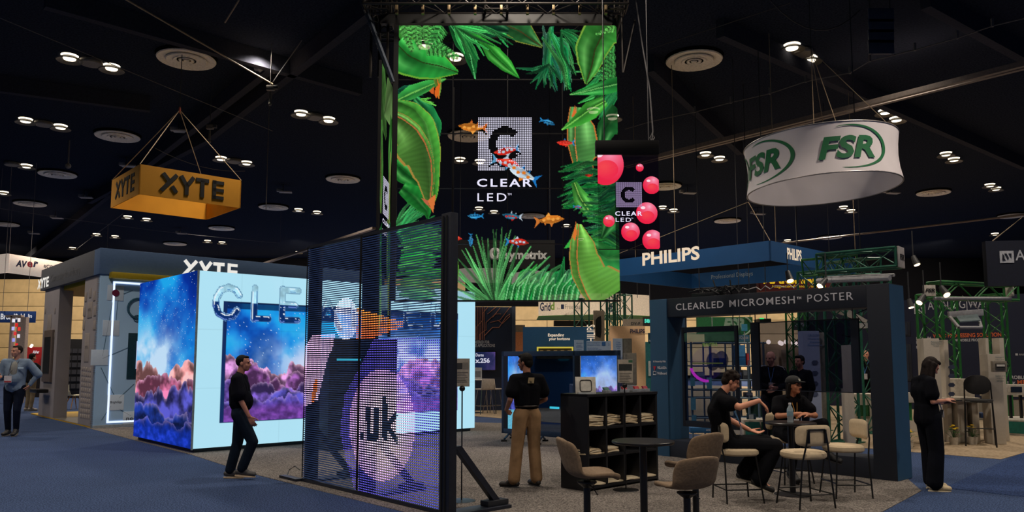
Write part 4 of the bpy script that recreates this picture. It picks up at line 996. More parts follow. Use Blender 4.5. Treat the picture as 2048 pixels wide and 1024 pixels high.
# top centre
cv.leaf([(895, 50), (915, 80), (935, 105), (947, 160)], [4, 16, 14, .5], [4, 14, 10, .5], (24, 110, 50), None, (90, 190, 110), 5, 50)
cv.leaf([(1000, 45), (1040, 62), (1085, 94)], [24, 26, 2], [14, 22, 2], (44, 110, 55), (140, 150, 60), (70, 60, 30), 6, 51)
cv.leaf([(950, 50), (980, 55), (1015, 62)], [14, 28, 6], [10, 20, 6], (20, 80, 50), None, None, 6, 52)
cv.leaf([(930, 62), (962, 82), (985, 108), (1008, 130), (1038, 158)], [2, 6, 16, 14, .5], [2, 6, 16, 12, .5], (52, 165, 52), None, (40, 130, 45), 3, 53)
cv.blades(903, 50, [(948, 128), (955, 120), (965, 112), (975, 100), (985, 92), (1000, 88), (1010, 78), (1012, 68), (915, 90), (925, 108), (935, 120)], 3.6, (56, 170, 80), 54)
cv.blades(955, 48, [(1015, 95), (1025, 90), (1030, 80)], 3, (40, 150, 75), 55)
for k in range(40):
    x = 1088 + R_.random() * 50; y = 100 + R_.random() * 60; x2 = x - 18 + R_.random() * 40; cv.leaf([(1085 + R_.random() * 25, 48 + R_.random() * 30), (x, y - 20), (x2, y + 28)], [1, 4.5, .4], [1, 4, .4], (20 + R_.random() * 40, 85 + R_.random() * 75, 62 + R_.random() * 30), None, None, 2, 60 + k)
cv.blades(1100, 130, [(1032, 138), (1062, 168), (1075, 175), (1090, 178), (1108, 176), (1125, 165), (1052, 150)], 4, (26, 105, 62), 110)
cv.blades(1125, 60, [(1165, 62), (1170, 88), (1172, 80), (1160, 110), (1165, 130), (1150, 150), (1175, 105)], 4, (34, 130, 66), 111)
# top right
cv.blades(1210, 150, [(1150, 145), (1165, 160), (1175, 178), (1190, 185), (1155, 128)], 3.5, (40, 140, 70), 120)
for k in range(5): cv.fern([(1236, 95 + 16 * k), (1222, 100 + 17 * k), (1206, 112 + 16 * k)], 11, (70, 175, 80), 9, 122 + k)
cv.leaf([(1232, 46), (1212, 68), (1195, 100), (1188, 135), (1176, 170)], [42, 30, 26, 16, 2], [48, 42, 40, 28, 2], (66, 165, 62), (140, 190, 70), (55, 50, 25), 9, 128, dark=.5)
cv.fern([(1236, 55), (1222, 60), (1200, 68)], 8, (110, 210, 95), 9, 130)
cv.blades(1243, 165, [(1143, 192), (1160, 210), (1180, 215), (1190, 240), (1205, 250), (1215, 262)], 7, (44, 150, 66), 131)
for k in range(9): cv.leaf([(1240, 172 + 3 * k), (1215 - k, 200 + 6 * k), (1190 + k * 4, 215 + 9 * k)], [2, 4, .5], [2, 3, .5], (40, 150, 80), None, None, 1, 133 + k)
cv.leaf([(1243, 170), (1205, 178), (1172, 186), (1143, 192)], [14, 16, 8, .5], [14, 12, 6, .5], (40, 140, 58), None, (110, 190, 100), 2, 142)
# right column
cv.leaf([(1245, 225), (1215, 260), (1205, 300)], [20, 26, 6], [20, 18, 6], (30, 100, 45), None, None, 6, 143)
cv.leaf([(1155, 218), (1153, 250), (1152, 290), (1157, 330), (1170, 360)], [14, 40, 48, 40, 20], [12, 16, 15, 10, 8], (82, 150, 74), (220, 130, 60), (215, 130, 70), 16, 144, dark=.3)
cv.poly([(1146, 235), (1153, 214), (1155, 232), (1150, 245)], (225, 110, 50))
cv.leaf([(1215, 205), (1185, 222), (1155, 243), (1126, 263)], [10, 20, 14, .5], [10, 16, 8, .5], (70, 180, 60), None, (130, 210, 90), 2, 145)
for k in range(44):
    y = 335 + R_.random() * 85; x0_ = 1185 + R_.random() * 30; x1_ = 1115 + R_.random() * 45; cv.leaf([(x0_, y - 12 + R_.random() * 14), ((x0_ + x1_) / 2, y - 6), (x1_, y + R_.random() * 16)], [2, 4.2, .4], [2, 3.6, .4], (16 + R_.random() * 24, 80 + R_.random() * 60, 52), None, None, 1, 150 + k)
cv.leaf([(1150, 370), (1162, 400), (1185, 432), (1210, 450)], [5, 16, 18, 5], [5, 14, 12, 5], (70, 160, 60), None, (140, 190, 90), 4, 200)
for k in range(46):
    y = 395 + R_.random() * 100; cv.leaf([(1245, y + 20), (1215, y), (1165 + R_.random() * 25, y - 8 + R_.random() * 25)], [2, 5, .4], [2, 4, .4], (20 + R_.random() * 30, 90 + R_.random() * 65, 60), None, None, 1, 201 + k)
for k in range(20):
    y = 300 + R_.random() * 120; cv.leaf([(1245, y), (1225, y + 8), (1200, y + 20)], [3, 8, .4], [3, 7, .4], (22, 85 + R_.random() * 40, 55), None, None, 1, 260 + k)
cv.leaf([(1245, 420), (1222, 448), (1205, 480)], [16, 20, 2], [12, 16, 2], (44, 130, 60), None, None, 4, 284)
# bottom
for k in range(30): cv.leaf([(1030 + k * 4, 606), (1035 + k * 4.2 + R_.random() * 12, 560 - R_.random() * 20), (1045 + k * 4 + R_.random() * 30, 515 + R_.random() * 55)], [3, 7, .4], [3, 6, .4], (22 + R_.random() * 30, 95 + R_.random() * 70, 60 + R_.random() * 15), None, None, 1, 400 + k)
for k in range(9): cv.leaf([(1150, 605), (1125, 570 + k * 3), (1090 - k * 3, 575 + k * 3), (1065, 598)], [3, 6, 5, .4], [3, 5, 4, .4], (40, 150 - k * 6, 70), None, None, 1, 440 + k)
cv.blades(990, 612, [(905, 530), (908, 545), (910, 560), (905, 575), (902, 590), (922, 503), (930, 500), (951, 473), (962, 478), (985, 462), (992, 462), (1003, 458), (1012, 470), (1021, 463), (1040, 485), (1062, 495), (1068, 525), (1055, 505), (1090, 540), (945, 495), (975, 480), (1030, 475), (915, 520), (1100, 515), (925, 585), (1080, 560)], 3.6, (84, 172, 96), 470, .04)
for k in range(14): cv.leaf([(1010 + k * 11, 604), (1016 + k * 11, 575), (1024 + k * 12, 548 + (k % 3) * 9)], [2, 5, .4], [2, 5, .4], (34, 135, 60), None, (130, 210, 140), 1, 500 + k)
cv.leaf([(903, 510), (908, 540), (905, 590)], [8, 8, 2], [6, 9, 3], (90, 160, 50), None, None, 3, 520)
cv.leaf([(1245, 520), (1215, 520), (1190, 500), (1170, 480)], [20, 25, 18, 2], [20, 25, 18, 2], (46, 140, 62), None, None, 5, 521)
cv.leaf([(1158, 452), (1156, 480), (1154, 515), (1158, 550), (1172, 585), (1188, 612)], [6, 34, 46, 58, 90, 92], [4, 14, 15, 14, 10, 4], (104, 170, 66), (190, 150, 70), (200, 115, 60), 17, 522, dark=.35)
cv.poly([(1146, 478), (1153, 447), (1155, 470), (1151, 485)], (225, 120, 50)); cv.poly([(1128, 500), (1143, 480), (1140, 498)], (60, 180, 70))
# fish
O1, O2 = (222, 128, 42), (245, 165, 70)
RD, WH, BL = (205, 40, 30), (190, 205, 220), (40, 130, 190)
cv.fish(940, 258, 56, math.pi + .05, O1, O2, (200, 100, 40), 1); cv.fish(1102, 443, 56, -.12, O1, O2, (210, 120, 50), 2)
cv.fish(1010, 306, 50, math.pi - .2, RD, WH, (70, 140, 190), 3); cv.fish(1014, 330, 56, .25, RD, WH, (90, 160, 200), 4); cv.fish(1042, 350, 66, math.pi + .45, (190, 205, 220), (225, 125, 35), (30, 120, 195), 5)
cv.fish(1097, 248, 30, .3, BL, (20, 60, 100), BL, 6); cv.fish(1132, 290, 34, math.pi, RD, (230, 60, 50), BL, 7); cv.fish(948, 436, 30, math.pi, BL, (20, 70, 110), BL, 8); cv.fish(1022, 436, 38, math.pi + .1, (40, 110, 150), RD, WH, 9)
cv.fish(905, 480, 34, 0, RD, (225, 60, 45), BL, 10); cv.fish(940, 484, 24, 1.57, BL, (60, 80, 110), BL, 11); cv.fish(1036, 487, 44, .05, RD, WH, BL, 12); cv.fish(1158, 418, 18, .1, (60, 110, 150), RD, BL, 13); cv.fish(1180, 355, 14, math.pi, RD, RD, RD, 14)
dmj = display_mat('display_jungle', .95)
cv.mesh('display', plane_pts(A_, D(1240, 600, YS), zs0, zs1), dmj, ms)
fMS = Face(A_, (1, 0, 0)); thin = M('frame_black', (12, 12, 15), .5)
W4 = (D(1240, 600, YS) - A_).length
for q in range(1, 4): MB().slab(fMS, W4 * q / 4 - .008, W4 * q / 4 + .008, zs0, zs1, .04, -.02).build('seam_bar', thin, ms)
for q in range(1, 5): z_ = zs0 + (zs1 - zs0) * q / 5; MB().slab(fMS, 0, W4, z_ - .006, z_ + .006, .04, -.02).build('seam_bar', thin, ms)
MB().slab(fMS, -.02, W4, zs0 - .03, zs0, .06, .01).build('bottom_edge', thin, ms); MB().slab(fMS, -.09, 0, zs0, zs1, .1, .02).build('side_edge', thin, ms)
xv, zv = fMS.uz(905, 500); MB().slab(fMS, xv - .012, xv + .012, zs0, zs1 - 1.2, .03, -.02).build('cable_line', thin, ms)
# dotted square logo with a letter cut out
def dotlogo(parent, face, x0, y0, x1, y1, N, mat, cut, pic=None):
    mb = MB(); a0, z1 = face.uz(x0, y0); a1, z0 = face.uz(x1, y1)
    for i in range(N):
        for j in range(N):
            u, v = (i + .5) / N, (j + .5) / N
            dx, dy = (u - .5) / .28, (v - .5) / .30; rr_ = math.hypot(dx, dy); an = math.atan2(-dy, dx)
            if .60 < rr_ < 1.08 and abs(an) > .72: continue
            if pic is not None and pic.a[int((y0 + (y1 - y0) * v - pic.y0) * pic.sc), int((x0 + (x1 - x0) * u - pic.x0) * pic.sc)] > .8: continue
            a = a0 + (a1 - a0) * u; z = z1 - (z1 - z0) * v; h_ = (a1 - a0) / N * .31
            mb.quad(face.pt(a - h_, z - h_, .02), face.pt(a + h_, z - h_, .02), face.pt(a + h_, z + h_, .02), face.pt(a - h_, z + h_, .02))
    o_ = mb.build('logo', mat, parent); return o_
whd = E('led_white', (235, 232, 255), 1.0)
dotlogo(ms, fMS, 956, 235, 1064, 342, 30, whd, 1, cv)
ftext(ms, 'CLEAR', fMS, 954, 358, 1064, 374, whd, bold=.02, spacing=1.3, off=.02)
ftext(ms, 'LED', fMS, 955, 387, 1013, 403, whd, spacing=1.3, off=.02); ftext(ms, 'TM', fMS, 1015, 387, 1023, 391, whd, off=.02)
# narrow side screen, seen almost edge on
S0 = D(753, 668, 14.1); z0 = S0.z; S1 = D(778, 650, 15.5); zt_ = ZA(S0, 122); zt2 = ZA(S1, 165); us = Vector((S1.x - S0.x, S1.y - S0.y, 0))
ss = T('hanging_led_screen', 'narrow screen seen almost edge-on, left of the tall jungle screen', 'LED screen', S0)
c2 = Canvas(0, 0, 120, 360, 1.0, (6, 7, 10), .75)
c2.leaf([(0, 0), (30, 60), (60, 90)], [30, 40, 5], [30, 40, 5], (90, 150, 70), None, None, 9, 1); c2.leaf([(120, 0), (80, 30), (40, 60)], [30, 40, 5], [30, 30, 5], (130, 175, 100), None, None, 8, 2)
c2.leaf([(0, 80), (14, 140), (20, 200)], [20, 22, 4], [20, 20, 3], (90, 160, 70), None, (200, 130, 70), 8, 3); c2.leaf([(120, 50), (104, 110), (100, 160)], [8, 14, 2], [18, 22, 4], (70, 150, 60), None, None, 6, 4)
c2.leaf([(110, 100), (100, 160), (105, 260), (112, 330)], [6, 10, 12, 4], [6, 14, 20, 8], (130, 170, 80), None, (190, 120, 60), 12, 5); c2.leaf([(0, 250), (16, 290), (22, 330), (10, 360)], [20, 22, 18, 4], [20, 22, 16, 4], (110, 180, 70), None, None, 9, 6)
for k in range(16): c2.leaf([(0, 230 + k * 5), (18, 225 + k * 5), (34, 212 + k * 6)], [1, 4, .5], [1, 4, .5], (40, 130, 60), None, None, 1, 9 + k)
for k in range(12): c2.leaf([(120, 200 + k * 6), (106, 206 + k * 6), (92, 212 + k * 7)], [1, 4, .5], [1, 4, .5], (40, 110, 70), None, None, 1, 30 + k)
c2.mesh('display', plane_pts(S0, S1, z0, zt_), display_mat('display_side_jungle', .55), ss)
fSS = Face(S0, us); ul = us.length
MB().slab(fSS, -.06, 0, z0, zt_, .05, .02).build('side_edge', thin, ss); MB().slab(fSS, ul, ul + .10, z0, zt_, .05, .02).build('side_edge', thin, ss)
def zz(v): return zt_ - (zt_ - z0) * v
class RF: pass
mb = MB(); N = 22
lz1, lz0 = ZA(S0, 342), ZA(S0, 420)
for i in range(N):
    for j in range(N):
        u, v = (i + .5) / N, (j + .5) / N; dx, dy = (u - .5) / .28, (v - .5) / .3; r_ = math.hypot(dx, dy); an = math.atan2(-dy, dx)
        if .6 < r_ < 1.08 and abs(an) > .72: continue
        a = ul * (.24 + .5 * u); z = lz1 - (lz1 - lz0) * v; h_ = .5 * ul / N * .33
        mb.quad(fSS.pt(a - h_, z - h_, .02), fSS.pt(a + h_, z - h_, .02), fSS.pt(a + h_, z + h_, .02), fSS.pt(a - h_, z + h_, .02))
mb.build('logo', whd, ss)
text(ss, 'CLEAR', fSS.pt(ul * .24, ZA(S0, 438)), fSS.u, ul * .6, .09, whd, bold=.03, spacing=1.3, off=.02); text(ss, 'LED', fSS.pt(ul * .24, ZA(S0, 460)), fSS.u, ul * .38, .09, whd, bold=.01, spacing=1.3, off=.02)
# pink bubble screen nearer to the viewer
YP = 12.2
pA = D(1197, 498, YP); pB = D(1320, 499, YP); zp1 = D(1197, 310, YP).z; zp0 = pA.z
ps = T('hanging_led_screen', 'small hanging screen with pink bubbles, clear lower left corner', 'LED screen', pA)
c3 = Canvas(1196, 308, 1322, 500, 1.9, (8, 5, 12), .42)
c3.a[:, :int(36 * 1.9)] = .42; c3.a[:, int(36 * 1.9):] = .88
for (x, y, r, rr_) in ((1212, 328, 38, 42), (1283, 334, 8, 8), (1307, 370, 18, 18), (1296, 427, 22, 22), (1262, 465, 19, 19), (1307, 482, 21, 21), (1218, 443, 12, 12)):
    c3.disc(x, y, r, rr_, (255, 190, 215), (235, 35, 70), .97, .25, -.6, .55); c3.disc(x + r * .1, y + r * .25, r * .6, rr_ * .45, (245, 70, 80), (238, 40, 75), .97)
    c3.disc(x - r * .35, y - rr_ * .5, r * .22, rr_ * .14, (255, 225, 235), None, .97)
c3.mesh('display', plane_pts(pA, pB, zp0, zp1), display_mat('display_bubbles', 1.0), ps)
fP = Face(pA, (1, 0, 0)); wP = pB.x - pA.x
MB().slab(fP, -.03, wP + .01, zp1, zp1 + .24, .14, .03).build('header', thin, ps, bevel=.01); MB().slab(fP, 0, wP, zp0 - .012, zp0, .03, .01).build('bottom_edge', thin, ps)
m_ = E('led_mauve', (190, 165, 215), .85)
dotlogo(ps, fP, 1231, 365, 1284, 415, 26, m_, 1); ftext(ps, 'CLEAR', fP, 1230, 423, 1284, 432, whd, bold=.02, spacing=1.25, off=.02); ftext(ps, 'LED', fP, 1231, 436, 1262, 444, whd, spacing=1.2, off=.02); ftext(ps, 'TM', fP, 1262, 436, 1266, 438, whd, off=.02)
for q in (.12, wP - .14):
    P_ = fP.pt(q, zp1 + .24, -.06); MB().tube(P_, (P_.x, P_.y, ZC), .010, n=5).build('cable', wirem, ps)
# ------------------------------------------------------------ rig above the tall screens
rig = T('lighting_rig', 'black box-truss rig with hoists above the tall jungle screen', 'truss', (A_.x, YS, zs1 + .3))
rm = M('rig_black', (46, 42, 40), .45, .5); YR = YS
x0, x1 = D(735, 20, YR).x, D(1250, 20, YR).x
zr = zs1 + .45
for dy in (-.2, 1.1): truss(rig, (x0, YR + dy, zr), (x1, YR + dy, zr), .42, rm, .025, .5)
for xx in (x0 + .2, x1 - .25, (x0 + x1) / 2): truss(rig, (xx, YR - .2, zr), (xx, YR + 1.1, zr), .42, rm, .025, .45)
MB().box(((x0 + x1) / 2, YR + .02, zs1 + .12), (x1 - x0 - .5, .12, .18)).build('header_beam', M('frame_black2', (16, 15, 16), .5), rig)
for k in range(9):
    xx = x0 + .6 + k * (x1 - x0 - 1.0) / 8; MB().box((xx, YR - .28, zs1 + .2), (.05, .08, .22)).build('clamp', M('clamp_metal', (140, 120, 90), .4, .6), rig, bevel=.005)
    MB().tube((xx + .12, YR - .1, zr + .1), (xx + .25, YR - .1, zr + .5), .02, n=6).build('cable', M('cable_tan', (120, 105, 85), .5), rig)
for xx in (x0 + .05, x0 + .35, x1 - .2):
    for dx in (0, .10, .2): MB().tube((xx + dx, YR, zr - .25 if xx < 0 else zr - .2), (xx + dx, YR, ZC), .02, n=6).build('hoist_chain', M('chain', (70, 66, 60), .4, .6), rig)
# dark leg tower left of the screens, diagonal pieces right
zl = D(770, 130, YR).z
for xx in (x0 + .06, x0 + .22, x0 + .38): MB().tube((xx, YR + .1, zl - .2), (xx, YR + .1, zr), .03, n=6).build('tower_pipe', rm, rig)
MB().tube(D(724, 0, YR), D(786, 165, YR), .05, n=6).build('diagonal_pipe', M('pipe_blue', (50, 58, 70), .4, .4), rig)
MB().tube(D(1247, 145, YR), D(1270, 40, YR), .02, n=6).build('diagonal_pipe', rm, rig); MB().tube(D(1243, 20, YR), D(1246, 145, YR), .02, n=6).build('tower_pipe', rm, rig)
MB().path([D(1272, 0, YR), D(1285, 90, YR), D(1300, 180, YR), D(1306, 262, YR), D(1304, 282, YR)], .016, 6).build('hook_cable', wirem, rig); MB().path([D(1304, 266, YR), D(1300, 276, YR), D(1304, 284, YR), D(1309, 276, YR)], .012, 5, True).build('hook', wirem, rig)
# ------------------------------------------------------------ white booth with the dark fascia, left
B0 = G(185, 857); BT = ZA(B0, 496); gw = M('booth_grey', (112, 112, 116), .7, amp=.04, scale=2); gd_ = M('booth_fascia', (104, 106, 112), .7, amp=.04); lb = M('booth_panel_lit', (176, 214, 255), .6, amp=.03, scale=1.5); yl = M('yellow_trim', (176, 150, 20), .6, amp=.05)
bl = M('booth_side', (158, 152, 156), .7, amp=.05, scale=2); bfar = along(B0, LV, 62)
XL = (along(B0, LV, 70) - B0).length; XR = (along(B0, RV, 760) - B0).length
bth = T('exhibition_booth', 'grey exhibition booth with lit white letters and yellow ceiling', 'booth', B0)
fR = Face(B0, RV); fL = Face(B0, -LV)
zf = ZA(B0, 548)   # underside of the fascia
MB().obox(B0 + UP * zf - RV * .04 - LV * .04, RV * (XR + .1), LV * .5, UP * (BT - zf)).build('fascia', M('fascia_blue_lit', (84, 112, 152), .7, amp=.04), bth, bevel=.01)  # blue screen light painted into the front fascia colour
MB().obox(B0 + UP * zf - RV * .04 + LV * .46, RV * .5, LV * (XL - .4), UP * (BT - zf)).build('fascia', gd_, bth, bevel=.01)
MB().obox(B0 + UP * (zf - .12) + RV * .1 + LV * .1, RV * XR * .6, LV * (XL - .2), UP * .12).build('ceiling_trim', yl, bth)
def post_col(px0, px1, name='side_wall'):
    a = along(B0, LV, px1); b = along(B0, LV, px0); o_ = MB().obox(a, b - a, RV * .35, UP * zf).build(name, bl, bth, bevel=.01); return a, b
a1, b1_ = post_col(155, 185)
a2, b2_ = post_col(76, 105)
MB().obox(B0, RV * XR, LV * .3, UP * zf).build('front_wall', lb, bth, bevel=.01)  # wall colour tinted blue to stand for light from the screens
MB().obox(B0 - LV * .03, RV * XR, LV * .03, UP * .07).build('kick_strip', M('kick', (170, 180, 190)), bth)
MB().obox(B0 + LV * .2, RV * 4, LV * (XL + .4), UP * .03).build('booth_floor', M('yellow_floor', (190, 150, 20), .6), bth)
MB().obox(a1 + LV * .0 + RV * .0, b2_ * 0 + LV * (a2 - a1).length, RV * 1.0, UP * .035).build('booth_floor_edge', M('grey_floor', (100, 96, 92)), bth)
# glowing border line on the front wall
glow = E('border_glow', (215, 228, 255), 1.3); 
u0, z1_ = fR.uz(217, 562); _, z0_ = fR.uz(201, 847); t_ = .045; u1 = u0 + 5.8
u0 = .30
for a, b, c_, d_ in ((u0, u0 + t_, z0_, z1_), (u0, u1, z1_ - t_, z1_), (u0, u1, z0_, z0_ + t_)): MB().slab(fR, a, b, c_, d_, .02, .015).build('light_strip', glow, bth)
a, z = fR.uz(218, 545); _, zb_ = fR.uz(218, 557); b, _ = fR.uz(470, 560); MB().slab(fR, a, b, zb_, z, .25, .25).build('yellow_bar', yl, bth, bevel=.01)
tile = M('icon_tile', (215, 232, 255), .5, amp=.02); ink = M('ink_dark', (40, 52, 70), .6); teal_ = M('teal_print', (50, 95, 120), .6)
for x, y, w_, s_ in ((231, 586, 20, 'lg'), (199, 715, 18, ''), (231, 805, 20, 'BrightSign'), (262, 838, 16, 'neo'), (222, 656, 10, '')):
    a, z = fR.uz(x, y); h_ = .19; MB().slab(fR, a - h_, a + h_, z - h_, z + h_, .02, .012).build('app_tile', tile, bth, bevel=.004)
    if s_ and s_ != 'lg': text(bth, s_, fR.pt(a - .12, z - .03), RV, .26, .07, ink, off=.02)
    if s_ == 'lg': MB().tube(fR.pt(a, z, .012), fR.pt(a, z, .026), .085, n=20).build('logo_disc', M('maroon', (120, 30, 70), .5), bth)
for (xa_, ya_), (xb_, yb_) in (((226, 600), (205, 712)), ((205, 717), (268, 690)), ((202, 735), (228, 790)), ((238, 796), (268, 768)), ((222, 812), (203, 840)), ((238, 818), (262, 832)), ((246, 588), (266, 580)), ((236, 600), (232, 640))):
    MB().tube(fR.hit(xa_, ya_, .008), fR.hit(xb_, yb_, .008), .006, n=4).build('line_print', teal_, bth)
a, z = fR.uz(277, 617); MB().path([fR.pt(a + .25 * math.cos(q), z + .25 * math.sin(q), .012) for q in [1.2 + k * .3 for k in range(14)]], .03, 5).build('logo_ring', teal_, bth)
a, z = fR.uz(274, 637); MB().path([fR.pt(a + .08 * math.cos(q), z + .08 * math.sin(q), .012) for q in [k * .45 for k in range(14)]], .012, 5, True).build('logo_ring', teal_, bth)
a0_, z1_ = fR.uz(257, 666); _, z0_ = fR.uz(255, 758); MB().slab(fR, a0_, a0_ + 2.2, z0_, z1_, .04, .02).build('screen_frame', M('screen_teal', (24, 62, 78), .4), bth, bevel=.005); MB().slab(fR, a0_ + .2, a0_ + 2.1, z0_ + .25, z1_ - .2, .02, .04).build('screen_glow', E('screen_white', (190, 205, 240), .9), bth)
# side wall icons (facing the aisle)
tl = M('side_tile', (168, 158, 152), .6, amp=.03)
def sidetile(x, y, w_, h_, s_=''):
    q = fL.hit(x, y, .0); a = (q - fL.P).dot(fL.u); MB().slab(fL, a - w_ / 2, a + w_ / 2, q.z - h_ / 2, q.z + h_ / 2, .02, .012).build('app_tile', tl, bth, bevel=.02)
    if s_: text(bth, s_, fL.pt(a - w_ * .3, q.z - .03), fL.u, w_ * .6, .07, ink, off=.02)
for x, y in ((172, 594), (181, 586), (189, 592), (169, 623), (190, 622), (168, 650), (189, 650)): sidetile(x, y, .2, .24)
sidetile(180, 620, .42, .40, 'XYTE'); sidetile(174, 695, .42, .72, 'XYTE')
for r in range(10):
    for c_ in range(5): sidetile(165 + c_ * 4.0 - r * .35, 737 + r * 10.5 + c_ * .6, .10, .09)
sidetile(99, 648, .5, .55); sidetile(91, 622, .12, .16); sidetile(110, 622, .12, .16); sidetile(88, 670, .12, .16); sidetile(109, 670, .12, .16)
q = fL.hit(97, 712, .02); a = (q - fL.P).dot(fL.u); MB().slab(fL, a - .55, a + .5, q.z - .75, q.z + .75, .08, .06).build('screen_frame', M('frame_taupe', (110, 96, 88), .5), bth, bevel=.02); MB().slab(fL, a - .38, a + .34, q.z - .5, q.z + .55, .02, .07).build('screen_glow', M('screen_dark', (60, 62, 66), .2), bth)
MB().slab(fL, a - .5, a + .4, q.z - 1.05, q.z - .95, .3, .35).build('shelf', M('black_shelf', (20, 20, 22), .4), bth, bevel=.01)
# lit letters on both fascia faces
wl = E('letters_white', (240, 236, 228), .95)
fLf = Face(B0 - RV * .04, -LV); a, z = fLf.uz(76, 579); b, _ = fLf.uz(97, 572); xyte(bth, fLf.pt(a, z), -LV, b - a, (BT - zf) * .46, wl)
a, z = fLf.uz(101, 570); b, _ = fLf.uz(160, 548); text(bth, 'Connecting the industry', fLf.pt(a, z), -LV, b - a, .30, M('dim_letters', (120, 120, 122), .6))
fRf = Face(B0 - LV * .04, RV); a, z0_ = fRf.uz(366, 553); b, _ = fRf.uz(474, 558); z1_ = ZA(fRf.pt(a, 0), 519); xyte(bth, fRf.pt(a, z0_), RV, b - a, z1_ - z0_, wl)
# small white swivel chair inside
P_ = G(147, 818); ch = T('moulded_chair', 'white moulded chair on pale wooden legs in the booth opening', 'chair', P_, 2.6)
sh = MB()
for i in range(9):
    pass
pr_ = [(-.22, .46), (-.1, .44), (.1, .44), (.2, .47), (.25, .6), (.27, .8)]
for k in range(5):
    w0_, w1_ = .22 - .02 * k, .22 - .02 * (k + 1); (y0_, z0_), (y1_, z1_) = pr_[k], pr_[k + 1]; sh.obox((-w0_, y0_, z0_), (2 * w0_, 0, 0), (0, y1_ - y0_, z1_ - z0_), (0, .0, .03))
sh.build('shell_seat', M('white_plastic', (205, 198, 170), .4), ch, world=False, bevel=.008)
for sx in (-1, 1):
    for sy in (-1, 1): MB().tube((.1 * sx, .08 * sy, .44), (.22 * sx, .22 * sy, 0), .02, .012, 8).build('leg', M('beech_wood', (176, 124, 72), .5), ch, world=False, smooth=True)
# ------------------------------------------------------------ far left: white hanging sign, blue banner, screens, red stand, shelving
def boxsign(name, lab, P, u, w_, h_, d, mat, cat='sign', group=None):
    t = T(name, lab, cat, P, group=group); n = Vector(u).cross(UP); MB().obox(P, Vector(u) * w_, -n * d, UP * h_).build('panel', mat, t, bevel=.005); return t, Face(P, u)
Pq = D(12, 556, 42.0); u_ = (D(158, 562, 47) - Pq); u_.z = 0
zt = ZA(Pq, 507); zb = ZA(Pq, 545)
t, f = boxsign('hanging_sign', 'white hanging box sign at far left with dark lettering', Vector((Pq.x, Pq.y, zb)), u_.normalized(), 7.5, zt - zb, .1, M('sign_white_glow', (235, 215, 198), .8, emit=.42))  # emission added to the fabric so the sign reads brighter
MB().obox(Vector((Pq.x, Pq.y, zb)), u_.normalized().cross(UP) * 0 + V3(-.9, .5, 0).normalized() * 5, V3(.05, .1, 0), UP * (zt - zb)).build('panel', M('sign_white_glow', (235, 215, 198), .8, emit=.42), t)
nv = M('print_navy', (18, 32, 72), .6); ftext(t, 'AV', f, 31, 519, 54, 533, nv, bold=.05, shear=.2); ftext(t, 'e', f, 54, 522, 65, 534, M('print_red', (160, 30, 50), .6), bold=.04); ftext(t, 'r', f, 66, 522, 76, 534, nv, bold=.05, shear=.2); ftext(t, '#CONNECT', f, 87, 528, 136, 536, M('print_grey', (50, 52, 60), .6), bold=.02)
for x in (0.1, 7.3): 
    q = f.pt(x, zt); MB().tube(q, (q.x, q.y, ZC), .012, n=5).build('cable', wirem, t)
Pb = D(-6, 645, 34); t, f = boxsign('banner', 'blue hanging banner with white lettering at far left', Pb, (1, .12, 0), 1.85 / 1545 * 0 + (D(65, 645, 34).x - Pb.x), ZA(Pb, 622) - Pb.z, .05, M('banner_blue', (22, 62, 130), .6)); ftext(t, 'Broadfield', f, 1, 627, 49, 639, E('banner_white', (235, 235, 240), .7), bold=.03); ftext(t, 'Bro', f, 56, 628, 64, 636, E('banner_white', (235, 235, 240), .7), bold=.03)
for x in (5, 55): q = D(x, 622, 34); MB().tube(q, (q.x, q.y, ZC), .01, n=5).build('cable', wirem, t)
P_ = G(30, 800); P_ = G(28, 806); tw = T('display_totem', 'white portal totem with red and white lit squares', 'display', P_)
fm_ = Face(P_, (1, 0, 0)); wt = M('totem_white', (190, 170, 160), .6)
def fs(x0, yt, x1, yb, t_, nm, mat, par, face=None, off=0): return fslab(MB(), face or fm_, x0, yt, x1, yb, t_, off).build(nm, mat, par, bevel=.004)
fs(10, 632, 14, 806, .2, 'post', wt, tw); fs(24, 634, 42, 806, .2, 'post', wt, tw); fs(10, 630, 42, 635, .2, 'top_bar', wt, tw)
for x, y, c_ in ((27, 641, (240, 240, 255)), (38, 640, (240, 235, 240)), (33, 650, (220, 40, 40)), (38, 658, (235, 60, 50)), (26, 657, (190, 190, 250)), (30, 667, (220, 60, 60)), (37, 672, (230, 225, 240)), (27, 680, (160, 160, 240)), (33, 690, (220, 50, 50))):
    fslab(MB(), fm_, x - 2.6, y - 3.6, x + 2.6, y + 3.6, .02, .01).build('lit_square', E('lit_square_%d' % c_[1], c_, .9), tw)
Yb = 36.0; P_ = D(38, 760, Yb); P_.z = 0; t = T('red_booth', 'bright red booth wall far away behind the people on the left', 'booth', P_); f = Face(P_, (1, .0, 0)); w1_ = (D(142, 700, Yb).x - P_.x)
MB().slab(f, 0, w1_, 0, ZA(P_, 694), .2).build('wall', M('red_wall', (176, 24, 28), .6, amp=.03), t); ftext(t, 'AVer', f, 66, 701, 79, 707, E('banner_white', (235, 235, 240), .7), bold=.04, off=.03)
for k in range(3): q = f.pt(w1_ * (.3 + .25 * k), ZA(P_, 690), .3); MB().tube(q, q + V3(0, -.1, -.1), .06, n=8).build('lamp_head', E('spot_white', (255, 225, 215), 2), t)
MB().slab(f, 0, w1_ * .8, 0, 1.1, .6, .9).build('counter', M('booth_dark', (24, 18, 20), .5), t)
